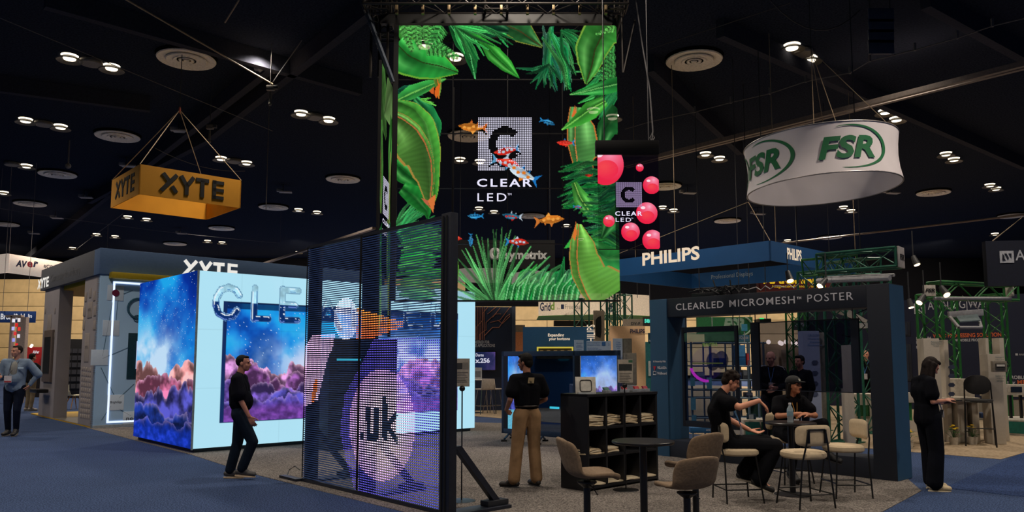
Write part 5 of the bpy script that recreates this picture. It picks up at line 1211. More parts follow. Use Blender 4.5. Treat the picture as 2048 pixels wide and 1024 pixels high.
for xx, ww, hh_, lab in ((104, 20, 689, 'dark display rack of small boxes nearer the booth opening'), (126, 34, 678, 'tall black shelf rack of products in the booth opening')):
    P_ = G(xx, 800 - (xx > 110) * 4); t = T('product_rack', lab, 'rack', P_); f = Face(P_, (1, .2, 0)); z1_ = ZA(P_, hh_); w_ = ww / 1545 * P_.y
    MB().slab(f, 0, w_, 0, z1_, .4).build('rack_body', M('rack_black', (22, 22, 26), .6), t, bevel=.01)
    for r in range(6):
        for c_ in range(3): MB().slab(f, w_ * (.08 + .31 * c_), w_ * (.34 + .31 * c_), z1_ * (.16 + .12 * r), z1_ * (.16 + .12 * r) + .2, .04, .03).build('boxed_product', M('rack_item', (70, 70, 76), .5), t)
# ------------------------------------------------------------ centre background
# navy panel with circuit lines
Pn = G(1032, 821); un = V3(1, .10, 0).normalized(); f = Face(Pn, un); t = T('backdrop_panel', 'navy booth wall with copper circuit lines and white print', 'booth wall', Pn)
f0 = Face(Pn, un); a0_, _ = f.uz(938, 700); a1_, _ = f.uz(1024, 700); z1_ = ZA(f.pt(a1_, 0), 614)
MB().slab(f, a0_, a1_, 0, z1_, .35).build('panel', M('navy_wall', (20, 34, 62), .6, amp=.05), t, bevel=.01); MB().slab(f, a1_, a1_ + .12, 0, z1_ + .02, .4).build('edge', M('edge_grey', (60, 70, 90), .5), t)
cu = M('copper_line', (170, 110, 90), .5)
for k in range(7):
    x = 948 + k * 3.4; MB().path([f.hit(x, 680, .01), f.hit(x, 614, .01)], .012, 4).build('circuit_line', cu, t)
for pts in ([(952, 680), (952, 655), (966, 640), (966, 626), (976, 614)], [(960, 680), (960, 668), (972, 660), (972, 645), (990, 628), (1002, 628)], [(968, 672), (985, 655), (998, 655), (1012, 634), (1020, 628)], [(980, 645), (1000, 640), (1020, 614)], [(975, 628), (992, 614)], [(985, 635), (1000, 616)], [(995, 640), (1005, 647), (1020, 632)]):
    MB().path([f.hit(x, y, .01) for x, y in pts], .014, 4).build('circuit_line', cu, t)
wp = M('white_print', (190, 192, 200), .6)
ftext(t, 'NEERED FOR', f, 949, 681, 979, 687, wp, bold=.02); ftext(t, 'SE APPLICATIONS', f, 949, 688, 990, 694, wp, bold=.02)
tv = T('wall_screen', 'wall-mounted screen with pale numerals on a violet picture', 'television', f.pt(0, 1.5, .1)); fslab(MB(), f, 940, 702, 992, 742, .06, .1).build('bezel', M('bezel_black', (10, 12, 18), .3), tv, bevel=.005)
a, z0_ = f.uz(941, 740); b, z1_ = f.uz(990, 704); cc = Canvas(0, 0, 60, 40, 1, (24, 34, 66), 1); n_ = fbm(cc.h, cc.w, 3, 3)[..., None]; cc.c = np.array([22, 34, 66.]) + n_ * np.array([110, 60, 110.]) * np.linspace(0, 1, cc.w)[None, :, None] ** 2
cc.mesh('screen', wall_pts(f.pt(a, 0), un, b - a, z0_, z1_, .11), display_mat('tv_display', .8), tv)
tw_ = E('tv_white', (215, 215, 235), .8); ftext(tv, 'Dante', f, 951, 707, 967, 713, tw_, bold=.02, off=.13); ftext(tv, 'x.256', f, 950, 716, 979, 726, tw_, bold=.04, off=.13)
# high table with two white stools
def high_stool():
    t = T('bar_stool', 'x', 'stool', group='white bar stools by the navy wall'); w_ = M('stool_white', (190, 180, 172), .5); c_ = M('chrome', (150, 150, 155), .2, .9)
    MB().box((0, 0, .76), (.42, .40, .04)).build('seat', w_, t, world=False, bevel=.015); MB().obox((-.21, -.20, .76), (.42, 0, 0), (0, -.04, 0), (0, -.06, .32)).build('backrest', w_, t, world=False, bevel=.012)
    for sx in (-1, 1):
        for sy in (-1, 1): MB().tube((.15 * sx, .14 * sy, .75), (.24 * sx, .23 * sy, 0), .014, n=8).build('leg', c_, t, world=False, smooth=True)
    for a in ((-.2, -.2, .2, -.2), (.2, -.2, .2, .2), (.2, .2, -.2, .2), (-.2, .2, -.2, -.2)): MB().tube((a[0], a[1], .25), (a[2], a[3], .25), .01, n=6).build('footrest', c_, t, world=False)
    return t
hs = high_stool(); hs.location = G(968, 828); hs.rotation_euler = (0, 0, .5); hs['label'] = 'white bar stool nearer the glowing cube, chrome legs'
dup(hs, G(986, 827), -.5, 'white bar stool further from the glowing cube, half behind the other')
P_ = G(948, 826); t = T('high_table', 'white high table beside the white bar stools', 'table', P_); MB().lathe([(.001, 0), (.4, 0), (.41, .02), (.4, .04), (.001, .04)], P_ + UP * 1.02, 24).build('tabletop', M('table_white', (200, 195, 190), .4), t, smooth=True); MB().tube(P_, P_ + UP * 1.02, .04, n=10).build('column', M('chrome', (150, 150, 155), .2, .9), t, smooth=True); MB().lathe([(.001, 0), (.25, 0), (.25, .02), (.001, .03)], P_, 20).build('base', M('chrome', (150, 150, 155), .2, .9), t)
sg_ = T('table_sign', 'small printed card standing on the white high table', 'sign', P_ + V3(0, 0, 1.06)); MB().box(P_ + V3(0.1, -.1, 1.24), (.3, .03, .36)).build('card', M('card_grey', (170, 170, 175), .5), sg_); MB().box(P_ + V3(0.1, -.118, 1.22), (.22, .006, .18)).build('print', M('card_print', (110, 110, 115), .5), sg_)
# curved white hanging banner with green underside
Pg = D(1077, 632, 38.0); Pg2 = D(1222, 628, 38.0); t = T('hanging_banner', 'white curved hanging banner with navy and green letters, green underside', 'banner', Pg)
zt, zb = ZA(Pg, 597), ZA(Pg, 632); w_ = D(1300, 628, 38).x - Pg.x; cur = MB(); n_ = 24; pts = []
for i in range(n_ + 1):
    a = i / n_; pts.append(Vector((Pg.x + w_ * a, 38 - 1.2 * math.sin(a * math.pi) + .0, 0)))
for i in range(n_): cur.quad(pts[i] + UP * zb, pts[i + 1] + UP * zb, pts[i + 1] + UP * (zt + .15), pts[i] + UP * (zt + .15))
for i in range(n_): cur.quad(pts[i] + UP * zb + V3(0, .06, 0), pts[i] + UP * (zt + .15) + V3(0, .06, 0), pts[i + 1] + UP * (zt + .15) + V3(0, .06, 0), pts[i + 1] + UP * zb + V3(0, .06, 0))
cur.build('panel', M('banner_cream_glow', (215, 198, 176), .8, emit=.25), t, smooth=True)  # slight glow added to the cloth to lift its brightness
MB().prism([p + UP * (zb - .04) for p in pts] + [Vector((Pg.x + w_, 41, zb - .04)), Vector((Pg.x, 41, zb - .04))], UP * .04).build('underside', M('banner_green', (50, 110, 40), .7), t)
f = Face(V3(Pg.x, 36.85, 0), (1, 0, 0)); ftext(t, 'Grid', f, 1080, 605, 1101, 622, nv, bold=.03); ftext(t, 'd', f, 1101, 604, 1109, 620, M('lime_print', (110, 150, 50), .6), bold=.03); ftext(t, 'by', f, 1114, 615, 1120, 620, M('print_pale', (150, 145, 135), .6))
fslab(MB(), f, 1122, 609, 1128, 618, .01, .01).build('logo_square', nv, t); ftext(t, 'Free', f, 1130, 609, 1146, 618, M('print_pale', (150, 145, 135), .6)); ftext(t, 'Axez', f, 1147, 608, 1164, 618, nv); ftext(t, 'Grid', f, 1195, 606, 1224, 624, nv, bold=.04)
for a in (.1, .55, .9): q = pts[int(a * n_)] + UP * zt; MB().tube(q, (q.x, q.y, ZC), .02, n=5).build('cable', dkw, t)
# blue wall
Pw = G(1046, 800); 
P_ = D(1046, 760, 27.0); P_.z = 0; f = Face(P_, (1, -.10, 0)); t = T('backdrop_panel', 'blue booth wall with a three-word slogan in white', 'booth wall', P_)
a1_, _ = f.uz(1190, 700); MB().slab(f, 0, a1_, 0, ZA(P_, 654), .2).build('panel', M('blue_wall', (22, 78, 124), .6, amp=.04), t); ftext(t, 'Expanding', f, 1096, 667, 1128, 675, pl, bold=.02); ftext(t, 'your horizons', f, 1098, 675, 1140, 682, pl, bold=.02)
ye = E('yellow_light', (225, 205, 80), .75); a, z = f.uz(1075, 694); b, z0_ = f.uz(1147, 706)
for q in ((a, b, z - .05, z), (a, a + .05, z0_, z), (b - .05, b, z0_, z)): MB().slab(f, *q, .1, .35).build('lit_edge', ye, t)
MB().slab(f, a, b, z0_ - .2, z - .05, .3, .3).build('display_case', M('case_brown', (70, 60, 40), .5), t)
for k in range(5): MB().slab(f, a + .1 + k * .24, a + .22 + k * .24, z0_ - .1, z0_ + .10, .1, .33).build('case_item', M('case_item', (150, 130, 90), .5), t)
# small orange and dark things left of the blue wall
P_ = D(1040, 760, 32.0); P_.z = 0; f_ = Face(P_, (1, 0, 0)); t = T('backdrop_panel', 'narrow orange wall strip between the navy wall and the blue wall', 'booth wall', P_); fslab(MB(), f_, 1030, 664, 1048, None, .1).build('panel', M('orange_wall', (200, 130, 88), .7), t)
fslab(MB(), f_, 1030, 650, 1050, 664, .1, .02).build('header', M('header_grey', (130, 120, 105), .7), t)
# dark ceiling-hung box above the blue wall
P_ = D(1112, 650, 43.0); f_ = Face(P_, (1, 0, 0)); t = T('hanging_sign', 'black hanging sign box behind the first green truss', 'sign', P_); fslab(MB(), f_, 1108, 641, 1186, 652, .4).build('panel', M('sign_black', (20, 18, 20), .7), t)
q = f_.hit(1140, 641); MB().tube(q, (q.x, q.y, ZC), .02, n=5).build('cable', dkw, t)
# green truss towers of the centre booth
gt = M('truss_green', (34, 92, 74), .45, .2); 
def tower(x, yb, yt, w_, lab, mat=gt, r=.028, Y=None, group='green truss towers'):
    P_ = G(x, yb); t = T('truss_tower', lab, 'truss', P_, group=group); truss(t, P_ + UP * .02, Vector((P_.x, P_.y, ZA(P_, yt))), w_, mat, r, w_ * .9); MB().box(P_ + UP * .01, (w_ + .15, w_ + .15, .02), ROT).build('base_plate', mat, t); return t
tower(1165, 812, 598, .38, 'green truss tower left of the small white posters'); tower(1252, 812, 590, .38, 'green truss tower nearest the blue ring sign'); tower(1216, 808, 600, .34, 'green truss tower between the poster column and its neighbour'); tower(1232, 806, 560, .30, 'thin green truss tower rising into the jungle screen')
# speaker poster column
P_ = D(1200, 780, 21.0); P_.z = 0; f = Face(P_, (1, 0, 0)); t = T('poster_panel', 'beige upright poster with a black line-array loudspeaker picture', 'poster', P_)
fslab(MB(), f, 1190, 621, 1212, None, .1).build('panel', M('poster_beige', (178, 160, 142), .7), t)
MB().prism([f.hit(x, y, .02) for x, y in ((1191, 640), (1196, 634), (1202, 632), (1203, 645), (1203, 665), (1201, 676), (1192, 672), (1191, 655))], f.n * -.012).build('printed_speaker', M('print_black', (24, 22, 24), .6), t)
q = f.hit(1190, 690, .015); text(t, 'PHILIPS', q, UP, .55, .22, pl, v=-V3(1, 0, 0) * 1.0)
# cream wall with navy lettering
P_ = D(1262, 780, 25.0); P_.z = 0; f = Face(P_, (1, 0, 0)); t = T('backdrop_panel', 'cream booth wall with navy lettering beside the truss towers', 'booth wall', P_); fslab(MB(), f, 1222, 652, 1294, None, .1).build('panel', M('cream_wall', (238, 196, 156), .7, amp=.03), t)
f2_ = Face(P_ + V3(0, .06, 0), (1, 0, 0)); ftext(t, 'PHILIPS', f, 1260, 658, 1289, 667, nv, bold=.03, off=.03)
P_ = D(1262, 780, 27.0); P_.z = 0; f = Face(P_, (1, 0, 0)); t = T('backdrop_panel', 'grey box sign peeping over the cream booth wall', 'sign', P_); fslab(MB(), f, 1250, 638, 1290, None, .1).build('panel', M('panel_taupe', (150, 140, 128), .7), t); ftext(t, 'DV-F', f, 1262, 644, 1280, 650, M('print_grey', (50, 52, 60), .6), bold=.02, off=.02)
P_ = D(1292, 780, 24.0); P_.z = 0; f = Face(P_, (1, 0, 0)); t = T('backdrop_panel', 'teal booth wall beside the dark portal frame', 'booth wall', P_); fslab(MB(), f, 1295, 684, 1340, None, .1).build('panel', M('teal_wall', (26, 104, 112), .6), t); fslab(MB(), f, 1297, 722, 1306, 752, .02, .02).build('white_sheet', M('sheet', (180, 190, 195), .6), t)
fslab(MB(), f, 1297, 666, 1340, 684, .1, .02).build('header', M('teal_dark', (20, 70, 90), .6), t); ftext(t, 'D', f, 1300, 669, 1306, 677, wp, bold=.03, off=.04); ftext(t, 'with', f, 1298, 678, 1308, 684, wp, bold=.02, off=.04)
P_ = D(1300, 660, 35.0); f = Face(P_, (1, 0, 0)); t = T('lit_sign', 'green lit letters left of the dark portal frame', 'sign', P_); fslab(MB(), f, 1286, 634, 1312, 652, .1).build('backing', M('sign_black', (20, 18, 20), .7), t); ftext(t, 'sen', f, 1289, 638, 1304, 646, E('green_led', (90, 235, 205), .9), bold=.03, off=.02)
q = f.hit(1300, 634); MB().tube(q, (q.x, q.y, ZC), .02, n=5).build('cable', dkw, t)
# small white posters and boxes on the green-truss counter
P_ = G(1160, 842); 
P_ = D(1160, 800, 16.9); P_.z = 0; f = Face(P_, (1, 0, 0)); t = T('counter', 'white display counter behind the low cloud screens', 'counter', P_); fslab(MB(), f, 1145, 770, 1275, None, .8).build('body', M('counter_white', (150, 150, 155), .6), t, bevel=.01)
wpst = M('poster_white', (176, 190, 214), .6, amp=.03); bpr = M('print_blue', (60, 110, 170), .6)
def poster(x0, yt, x1, yb, lab, txt, mat=wpst, tc=None, Y=17.15, name='info_poster'):
    P_ = D(x0, yb, Y); f = Face(P_, (1, 0, 0)); t = T(name, lab, 'poster', P_); fslab(MB(), f, x0, yt, x1, yb, .03).build('board', mat, t, bevel=.003)
    for (a, b, c_, d_, s_) in txt: ftext(t, s_, f, a, b, c_, d_, tc or bpr, off=.006)
    return t, f
poster(1149, 680, 1168, 770, 'narrow white poster at the left end of the truss counter', [(1152, 685, 1165, 688, 'Adjustable'), (1154, 689, 1163, 692, 'depth'), (1152, 692, 1165, 696, 'mounting'), (1154, 697, 1163, 700, 'plate')])
t, f = poster(1174, 682, 1223, 770, 'wide white poster with blue text over the low cloud screen', [(1175, 684, 1200, 687, 'Built to Integrate.'), (1175, 688, 1201, 692, 'Designed to Solve.'), (1175, 695, 1196, 697, 'Flush and Surface Mount'), (1175, 698, 1203, 700, 'Touchscreen Wall Plates')]); fslab(MB(), f, 1204, 684, 1211, 691, .01, .01).build('icon', bpr, t); ftext(t, '2', f, 1216, 687, 1219, 691, bpr)
poster(1227, 677, 1246, 770, 'narrow white poster directly left of the grey box', [(1233, 683, 1241, 686, 'Clear'), (1232, 687, 1242, 690, 'service'), (1232, 691, 1242, 694, 'window'), (1234, 695, 1240, 698, 'with')])
def gbox(x0, yt, x1, yb, lab, Y, mat, d=.3):
    P_ = D(x0, yb, Y); f = Face(P_, (1, 0, 0)); t = T('wall_box', lab, 'box', P_); fslab(MB(), f, x0, yt, x1, yb, d).build('case', mat, t, bevel=.008); a, z1_ = f.uz(x0 + 2, yt + 2); b, z0_ = f.uz(x1 - 2, yb - 2); MB().slab(f, a, b, z0_, z1_, .02, .012).build('door', M('box_door', (130, 122, 110), .6), t, bevel=.006); return t
gbox(1245, 677, 1265, 770, 'grey equipment box right of the narrow white poster', 17.4, M('box_grey', (112, 106, 96), .6), .1); gbox(1251, 706, 1274, 770, 'tall grey metal enclosure on the truss counter', 17.05, M('box_grey', (126, 118, 106), .6), .25)
# ------------------------------------------------------------ pair of low cloud screens on feet
Q0 = G(1003, 879); Q0 = Q0 + V3(0, 0, 0); zt = ZA(Q0, 703); Q1 = D(1238, 700, 1.0)
# right end of the same height sits nearer
d1 = ray(1238, 702); Yr = 14.3; Q1 = D(1238, 702, Yr); uu = (Q1 - Q0); uu.z = 0; LL = uu.length; f = Face(Q0, uu)
t = T('low_led_screen', 'pair of low see-through screens with cloud pictures in one dark frame', 'LED screen', Q0); nb = M('frame_blue', (34, 54, 82), .45)
zb = ZA(Q0, 866); am, _ = f.uz(1148, 780)
for a, b, c_, d_, nm in ((0, LL, zt - .10, zt, 'top_rail'), (0, LL, zb, zb + .10, 'bottom_rail'), (0, .06, zb, zt, 'side_post'), (LL - .05, LL, zb, zt, 'side_post'), (am - .025, am + .025, zb, zt, 'middle_post')): MB().slab(f, a, b, c_, d_, .06).build(nm, nb, t, bevel=.006)
MB().slab(f, .06, .16, zb + .1, zt - .1, .04).build('inner_post', M('frame_black', (12, 12, 15), .5), t); a_, _ = f.uz(1158, 780); MB().slab(f, am + .03, a_, zb + .1, zt - .1, .04).build('inner_post', M('frame_black', (12, 12, 15), .5), t)
def cloudpane(x0, x1, seed, low, name='display'):
    a, _ = f.uz(x0, 780); b, _ = f.uz(x1, 780); c_ = Canvas(0, 0, 90, 150, 1.2, (60, 120, 220), .95); galaxy(c_, 0, 0, 91, 151, seed, (45, 110, 215), .9, .5)
    n_ = fbm(c_.h, c_.w, 9, seed)[..., None]; c_.c = c_.c * .75 + np.array([40, 80, 160]) * n_
    if low: j = int(c_.h * .74); c_.c[j:] = np.array([110, 195, 225.]) * (.8 + .35 * np.random.RandomState(2).rand(c_.h - j, c_.w, 1))
    c_.mesh(name, wall_pts(f.pt(a, 0), f.u, b - a, zb + .1, zt - .1, -.02), display_mat('display_cloud%d' % seed, .8), t)
cloudpane(1013, 1048, 61, True); cloudpane(1161, 1233, 66, False)
for x0, x1 in ((1050, 1146),): 
    a, _ = f.uz(x0, 780); b, _ = f.uz(x1, 780); MB().slab(f, a, b, zb + .1, zt - .1, .01, -.02).build('clear_pane', glass_mat('smoked_glass', (165, 180, 205)), t)
a, z = f.uz(1100, 814); b, _ = f.uz(1118, 814); MB().slab(f, a, b, z - .03, z + .01, .02, .01).build('light_strip', E('cyan_strip', (60, 190, 220), 1), t)
for x in (1008, 1074, 1225):
    a, _ = f.uz(x, 870)
    for sg in (-1, 1): MB().tube(f.pt(a + .12, zb, -.03), f.pt(a + .12 + .14 * sg, .05, .28 * sg), .02, n=8).build('foot', nb, t, smooth=True); MB().box(f.pt(a + .12 + .15 * sg, .02, .3 * sg), (.12, .08, .04)).build('rubber_pad', M('cable_black', (10, 10, 14), .5), t, bevel=.01)
# ------------------------------------------------------------ dark portal frame with hanging see-through panels
PF = G(1796, 964); ZT = ZA(PF, 566); fPF = Face(PF, -LV); navy = M('portal_navy', (22, 28, 42), .55, amp=.05, scale=3); nblue = M('portal_blue_lit', (38, 78, 112), .6, amp=.05, scale=2)  # lighter blue paints bluish light onto some portal faces
aL, _ = fPF.uz(1303, 760); aI, _ = fPF.uz(1337, 760); aR, _ = fPF.uz(1740, 760); dp = (along(PF, RV, 1812) - PF).length + .22
pf = T('portal_frame', 'free-standing dark portal frame with white lettering on its top beam', 'frame', PF)
zU = ZA(fPF.pt(aR, 0), 614); zL = ZA(fPF.pt(aR, 0), 917)
MB().slab(fPF, aR, 0, 0, ZT, dp).build('side_pillar', navy, pf, bevel=.006); MB().slab(fPF, aL, aI, 0, ZT, dp + .1, .02).build('side_pillar', nblue, pf, bevel=.006)
MB().slab(fPF, aI, aR, zU, ZT, dp - .01).build('top_beam', navy, pf, bevel=.006); MB().slab(fPF, aI, aR, 0, zL, dp - .01).build('bottom_beam', navy, pf, bevel=.006)
MB().slab(Face(PF, RV), 0.004, dp - .004, .01, ZT - .01, .006, .004).build('end_panel', nblue, pf)
lw_ = M('letters_grey', (205, 205, 215), .6)
def topline(x, dy): # row on the beam following its slope
    return np.interp(x, [1352, 1708], [612 + dy, 583 + dy])
for s_, x0, x1, b_ in (('CLEARLED', 1352, 1447, .012), ('MICROMESH', 1459, 1590, .006), ('POSTER', 1615, 1707, .0)):
    a, z0_ = fPF.uz(x0, np.interp(x0, [1352, 1707], [621, 599])); b, _ = fPF.uz(x1, 605); zz1 = ZA(fPF.pt(a, 0), np.interp(x0, [1352, 1707], [607, 582])); text(pf, s_, fPF.pt(a, z0_), fPF.u, b - a, .115, lw_, bold=b_, spacing=1.15)
a, z0_ = fPF.uz(1594, 599); text(pf, 'TM', fPF.pt(a, z0_), fPF.u, .07, .04, lw_, bold=.02)
for s_, y, c_ in (('In Partnership With', 724, 5), ('VELASEA', 736, 0), ('Wallboard', 747, 0)):
    a, z = fPF.uz(1308 if c_ else 1316, y + 2); b, _ = fPF.uz(1333 if c_ else 1335, y); text(pf, s_, fPF.pt(a, z, .02), fPF.u, b - a, .045, lw_, bold=.02)
a, z = fPF.uz(1311, 737); MB().prism([fPF.pt(a - .03, z + .04, .024), fPF.pt(a, z - .04, .024), fPF.pt(a + .03, z + .04, .024)], fPF.n * .004).build('logo', M('logo_red', (190, 40, 60), .5), pf)
a, z = fPF.uz(1311, 746); MB().path([fPF.pt(a - .03, z - .03, .024), fPF.pt(a + .03, z - .03, .024), fPF.pt(a + .03, z + .03, .024), fPF.pt(a - .03, z + .03, .024)], .006, 4, True).build('logo', lw_, pf)
# cable heap on the top beam
mb = MB(); r = random.Random(5); pts = []
for i in range(60): pts.append(fPF.pt(aI + .5 + .9 * i / 60 + r.uniform(-.12, .12), ZT + .03 + r.uniform(0, .13), -.15 + r.uniform(-.1, .1)))
t = T('cable_heap', 'tangled black cables lying on top of the portal beam', 'cables', pts[0]); mb.path(pts, .011, 5); mb.build('cable', M('cable_black', (16, 18, 24), .5), t); MB().slab(fPF, aI + .45, aI + 1.0, ZT, ZT + .07, .2, -.08).build('power_strip', M('cable_black', (16, 18, 24), .5), t, bevel=.01)
MB().tube(fPF.pt(aI + .9, ZT, -.2), fPF.pt(aI + .8, ZT + .28, -.2), .012, n=6).build('antenna', M('cable_black', (16, 18, 24), .5), t); MB().tube(fPF.pt(aI + 1.15, ZT, -.2), fPF.pt(aI + 1.12, ZT + .26, -.2), .012, n=6).build('antenna', M('cable_black', (16, 18, 24), .5), t)
tag(MB().path([fPF.pt(aI + 1.3 + .08 * i, ZT + .03 + .08 * abs(math.sin(i * 1.3)), -.15) for i in range(14)], .009, 5).build('white_cable', M('cable_white', (170, 165, 165), .5)), 'loose white cable lying along the portal beam top', 'cable')
def hpanel(x0, y0, x1, y1, pl_, pr2, bot, lab, off, gl):
    fo = Face(PF - fPF.n * off, -LV); a, z1_ = fo.uz(x0, y0); b, _ = fo.uz(x1, 700); _, z0_ = fo.uz(x0, y1); t = T('led_poster', lab, 'LED panel', fo.pt(a, z0_)); fm = M('panel_frame', (18, 24, 38), .4)
    ap, _ = fo.uz(x0 + pl_, 700); bp, _ = fo.uz(x1 - pr2, 700)
    if pl_: MB().slab(fo, a, ap, z0_, z1_, .05).build('side_post', fm, t, bevel=.004)
    if pr2: MB().slab(fo, bp, b, z0_, z1_, .05).build('side_post', fm, t, bevel=.004)
    MB().slab(fo, ap, bp, z1_ - .09 if bot else z1_ - .015, z1_, .05).build('top_bar', fm, t, bevel=.004); MB().slab(fo, ap, bp, z0_, z0_ + (.10 if bot else .012), .05).build('bottom_bar', fm, t, bevel=.004)
    MB().slab(fo, ap, bp, z0_ + .012, z1_ - .015, .008, -.02).build('clear_pane', gl, t)
    for q in (a + .08, b - .08): MB().tube(fo.pt(q, z1_, -.02), fo.pt(q, zU, -.02), .008, n=5).build('hook_chain', wirem, t)
    return t, fo, (ap, bp, z0_, z1_)
g1_ = glass_mat('panel_glass', (192, 200, 215)); 
t, fo, (ap, bp, z0_, z1_) = hpanel(1362, 655, 1475, 852, 6, 6, 1, 'dark-framed see-through panel hanging at the left of the portal', .12, g1_)
pc = Canvas(0, 0, 70, 110, 1.5, (10, 14, 26), .22); Y_, X_ = np.mgrid[0:pc.h, 0:pc.w] / 1.5
rr_ = np.hypot((X_ - 32) / 26, (Y_ - 38) / 24); m_ = (rr_ < 1) & (rr_ > .84) & (Y_ > 44) & (X_ < 34); m2 = (rr_ < .85) & (Y_ > 8)
pc.c[m2] = (40, 24, 84); pc.a[m2] = .35; pc.c[m_] = (205, 50, 215); pc.a[m_] = .85; pc.disc(52, 34, 9, 11, (14, 22, 70), (8, 12, 30), .9); pc.disc(40, 36, 9, 11, (14, 22, 70), (8, 12, 30), .9)
n_ = fbm(pc.h, pc.w, 6, 8); m_ = (Y_ < 11); pc.c[m_] = np.array([60, 90, 70]) * (.5 + n_[m_][:, None]); pc.a[m_] = .4
pc.mesh('display', wall_pts(fo.pt(ap, 0), fo.u, bp - ap, z0_ + .1, z1_ - .1, -.012), display_mat('display_dim', .55), t)
MB().slab(fo, ap + .15, ap + .75, z1_ - .62, z1_ - .60, .004, -.008).build('print_line', M('print_olive', (90, 110, 60), .6), t)
text(t, 'BEAUTIFUL', fo.pt(ap + (bp - ap) * .38, z1_ - .33, -.01), fo.u, (bp - ap) * .3, .06, E('print_lime', (110, 140, 70), .5), bold=.02)
hpanel(1500, 645, 1718, 780, 18, 16, 0, 'wide smoked see-through panel hanging at the right of the portal', .16, glass_mat('panel_glass2', (178, 182, 198)))
tag(MB().path([fPF.pt(aR - .05, zU, -.2), fPF.pt(aR - .25, zU - .08, -.2), fPF.pt(aR - .12, zU - .25, -.2), fPF.pt(aR - .3, zU - .42, -.2), fPF.pt(aR - .45, zU - .38, -.2)], .009, 6).build('cable', M('cable_black', (16, 18, 24), .5)), 'black cable looping down at the upper right corner of the portal opening', 'cable')
# ------------------------------------------------------------ black shelf unit
SU = G(1176, 985); Zs = ZA(SU, 789); sW = (along(SU, RV, 1317) - SU).length; sD = (along(SU, LV, 1122) - SU).length; fU = Face(SU, RV)
su = T('shelf_unit', 'black open shelf unit of four columns and three rows of cubbies', 'shelf', SU); bk = M('laminate_black', (20, 21, 27), .5, amp=.05)
th = .035; e_ = lambda a0, a1, z0, z1, d0, d1, nm: MB().obox(SU + RV * a0 + LV * d0 + UP * z0, RV * (a1 - a0), LV * (d1 - d0), UP * (z1 - z0)).build(nm, bk, su, bevel=.002)
e_(0, th, 0, Zs, 0, sD, 'side_panel'); e_(sW - th, sW, 0, Zs, 0, sD, 'side_panel'); e_(0, sW, Zs - th, Zs, -.01, sD, 'top_panel'); e_(th, sW - th, 0.03, .06, 0, sD, 'bottom_panel'); e_(th, sW - th, .06, Zs - th, sD - .02, sD, 'back_panel')
cw = (sW - th) / 4; zr = [.06, .06 + (Zs - .06) * .335, .06 + (Zs - .06) * .64]
for k in (1, 2, 3): e_(cw * k, cw * k + th, .06, Zs - th, .0, sD - .02, 'divider')
for z in zr[1:]: e_(th, sW - th, z - th, z, 0, sD - .02, 'shelf')
pap = [M('paper_bag', (216, 194, 158), .85, amp=.08, scale=9), M('paper_cream', (226, 210, 180), .85, amp=.06, scale=9)]
bag0 = None
def bagmesh(seed, w_=.30, d_=.26):
    r = random.Random(seed); mb = MB(); n = 9; i0 = 0
    for i in range(n):
        for j in range(n):
            u, v = i / (n - 1) - .5, j / (n - 1) - .5; rag = .012 * (r.random() - .5) * (1 if max(abs(u), abs(v)) > .45 else 0)
            mb.v.append((u * w_ + rag, v * d_ + rag, .010 + .010 * math.sin(u * 5 + seed) * math.cos(v * 4 + seed) + .006 * r.random()))
    for i in range(n):
        for j in range(n): u, v = i / (n - 1) - .5, j / (n - 1) - .5; mb.v.append((u * w_, v * d_, -.004 + .010 * math.sin(u * 5 + seed) * math.cos(v * 4 + seed)))
    N2 = n * n
    for i in range(n - 1):
        for j in range(n - 1): a = i * n + j; mb.f.append((a, a + n, a + n + 1, a + 1)); mb.f.append((N2 + a, N2 + a + 1, N2 + a + n + 1, N2 + a + n))
    ring = [i * n for i in range(n)] + [(n - 1) * n + j for j in range(1, n)] + [i * n + n - 1 for i in range(n - 2, -1, -1)] + [j for j in range(n - 2, 0, -1)]
    for a, b in zip(ring, ring[1:] + ring[:1]): mb.f.append((a, N2 + a, N2 + b, b)[::-1])
    return mb
bms = [bagmesh(s_).mesh('folded_bag', pap[s_ % 2], smooth=True) for s_ in range(4)]
ci = 0
colname = ('first', 'second', 'third', 'last')
def bag(a, d, z, lab, grp, m_, rz=0.0, tilt=0):
    o = bpy.data.objects.new('folded_bag', m_); COL.objects.link(o); P_ = SU + RV * a + LV * d + UP * z; o.location = P_; o.rotation_euler = (tilt, 0, ROT + rz); tag(o, lab, 'paper bag', grp); return o
ordn = ('lowest', 'second from the bottom', 'middle', 'fourth up', 'second from the top', 'topmost')
for c_ in range(4):
    for k in range(6 if c_ in (0, 1) else 5):
        nm = ordn[k] if k < 4 else ordn[k] if c_ < 2 else 'topmost'
        bag(cw * (c_ + .5) + th / 2, .17 + random.uniform(-.012, .012), zr[2] + .013 + .021 * k, f'folded bag, {nm} in the pile, {colname[c_]} cubby of the upper row', 'folded paper bags on the upper shelf', bms[(c_ + k) % 4], random.uniform(-.12, .12))
for c_ in (0, 1):
    for k in range(3): bag(cw * (c_ + .42), .16, zr[1] + .013 + .021 * k, f'folded bag, {("lowest", "middle one", "topmost")[k]} in the pile, {colname[c_]} cubby of the middle row', 'folded paper bags on the middle shelf', bms[(c_ + k) % 4], .1 * k)
for c_ in range(4):
    o = bag(cw * (c_ + .5) + .015, .13, .062 + .012, f'flattened white paper lying on the floor of the {colname[c_]} bottom cubby', 'white papers in the bottom row', bms[3], .03); o.scale = (1.05, .95, 1)
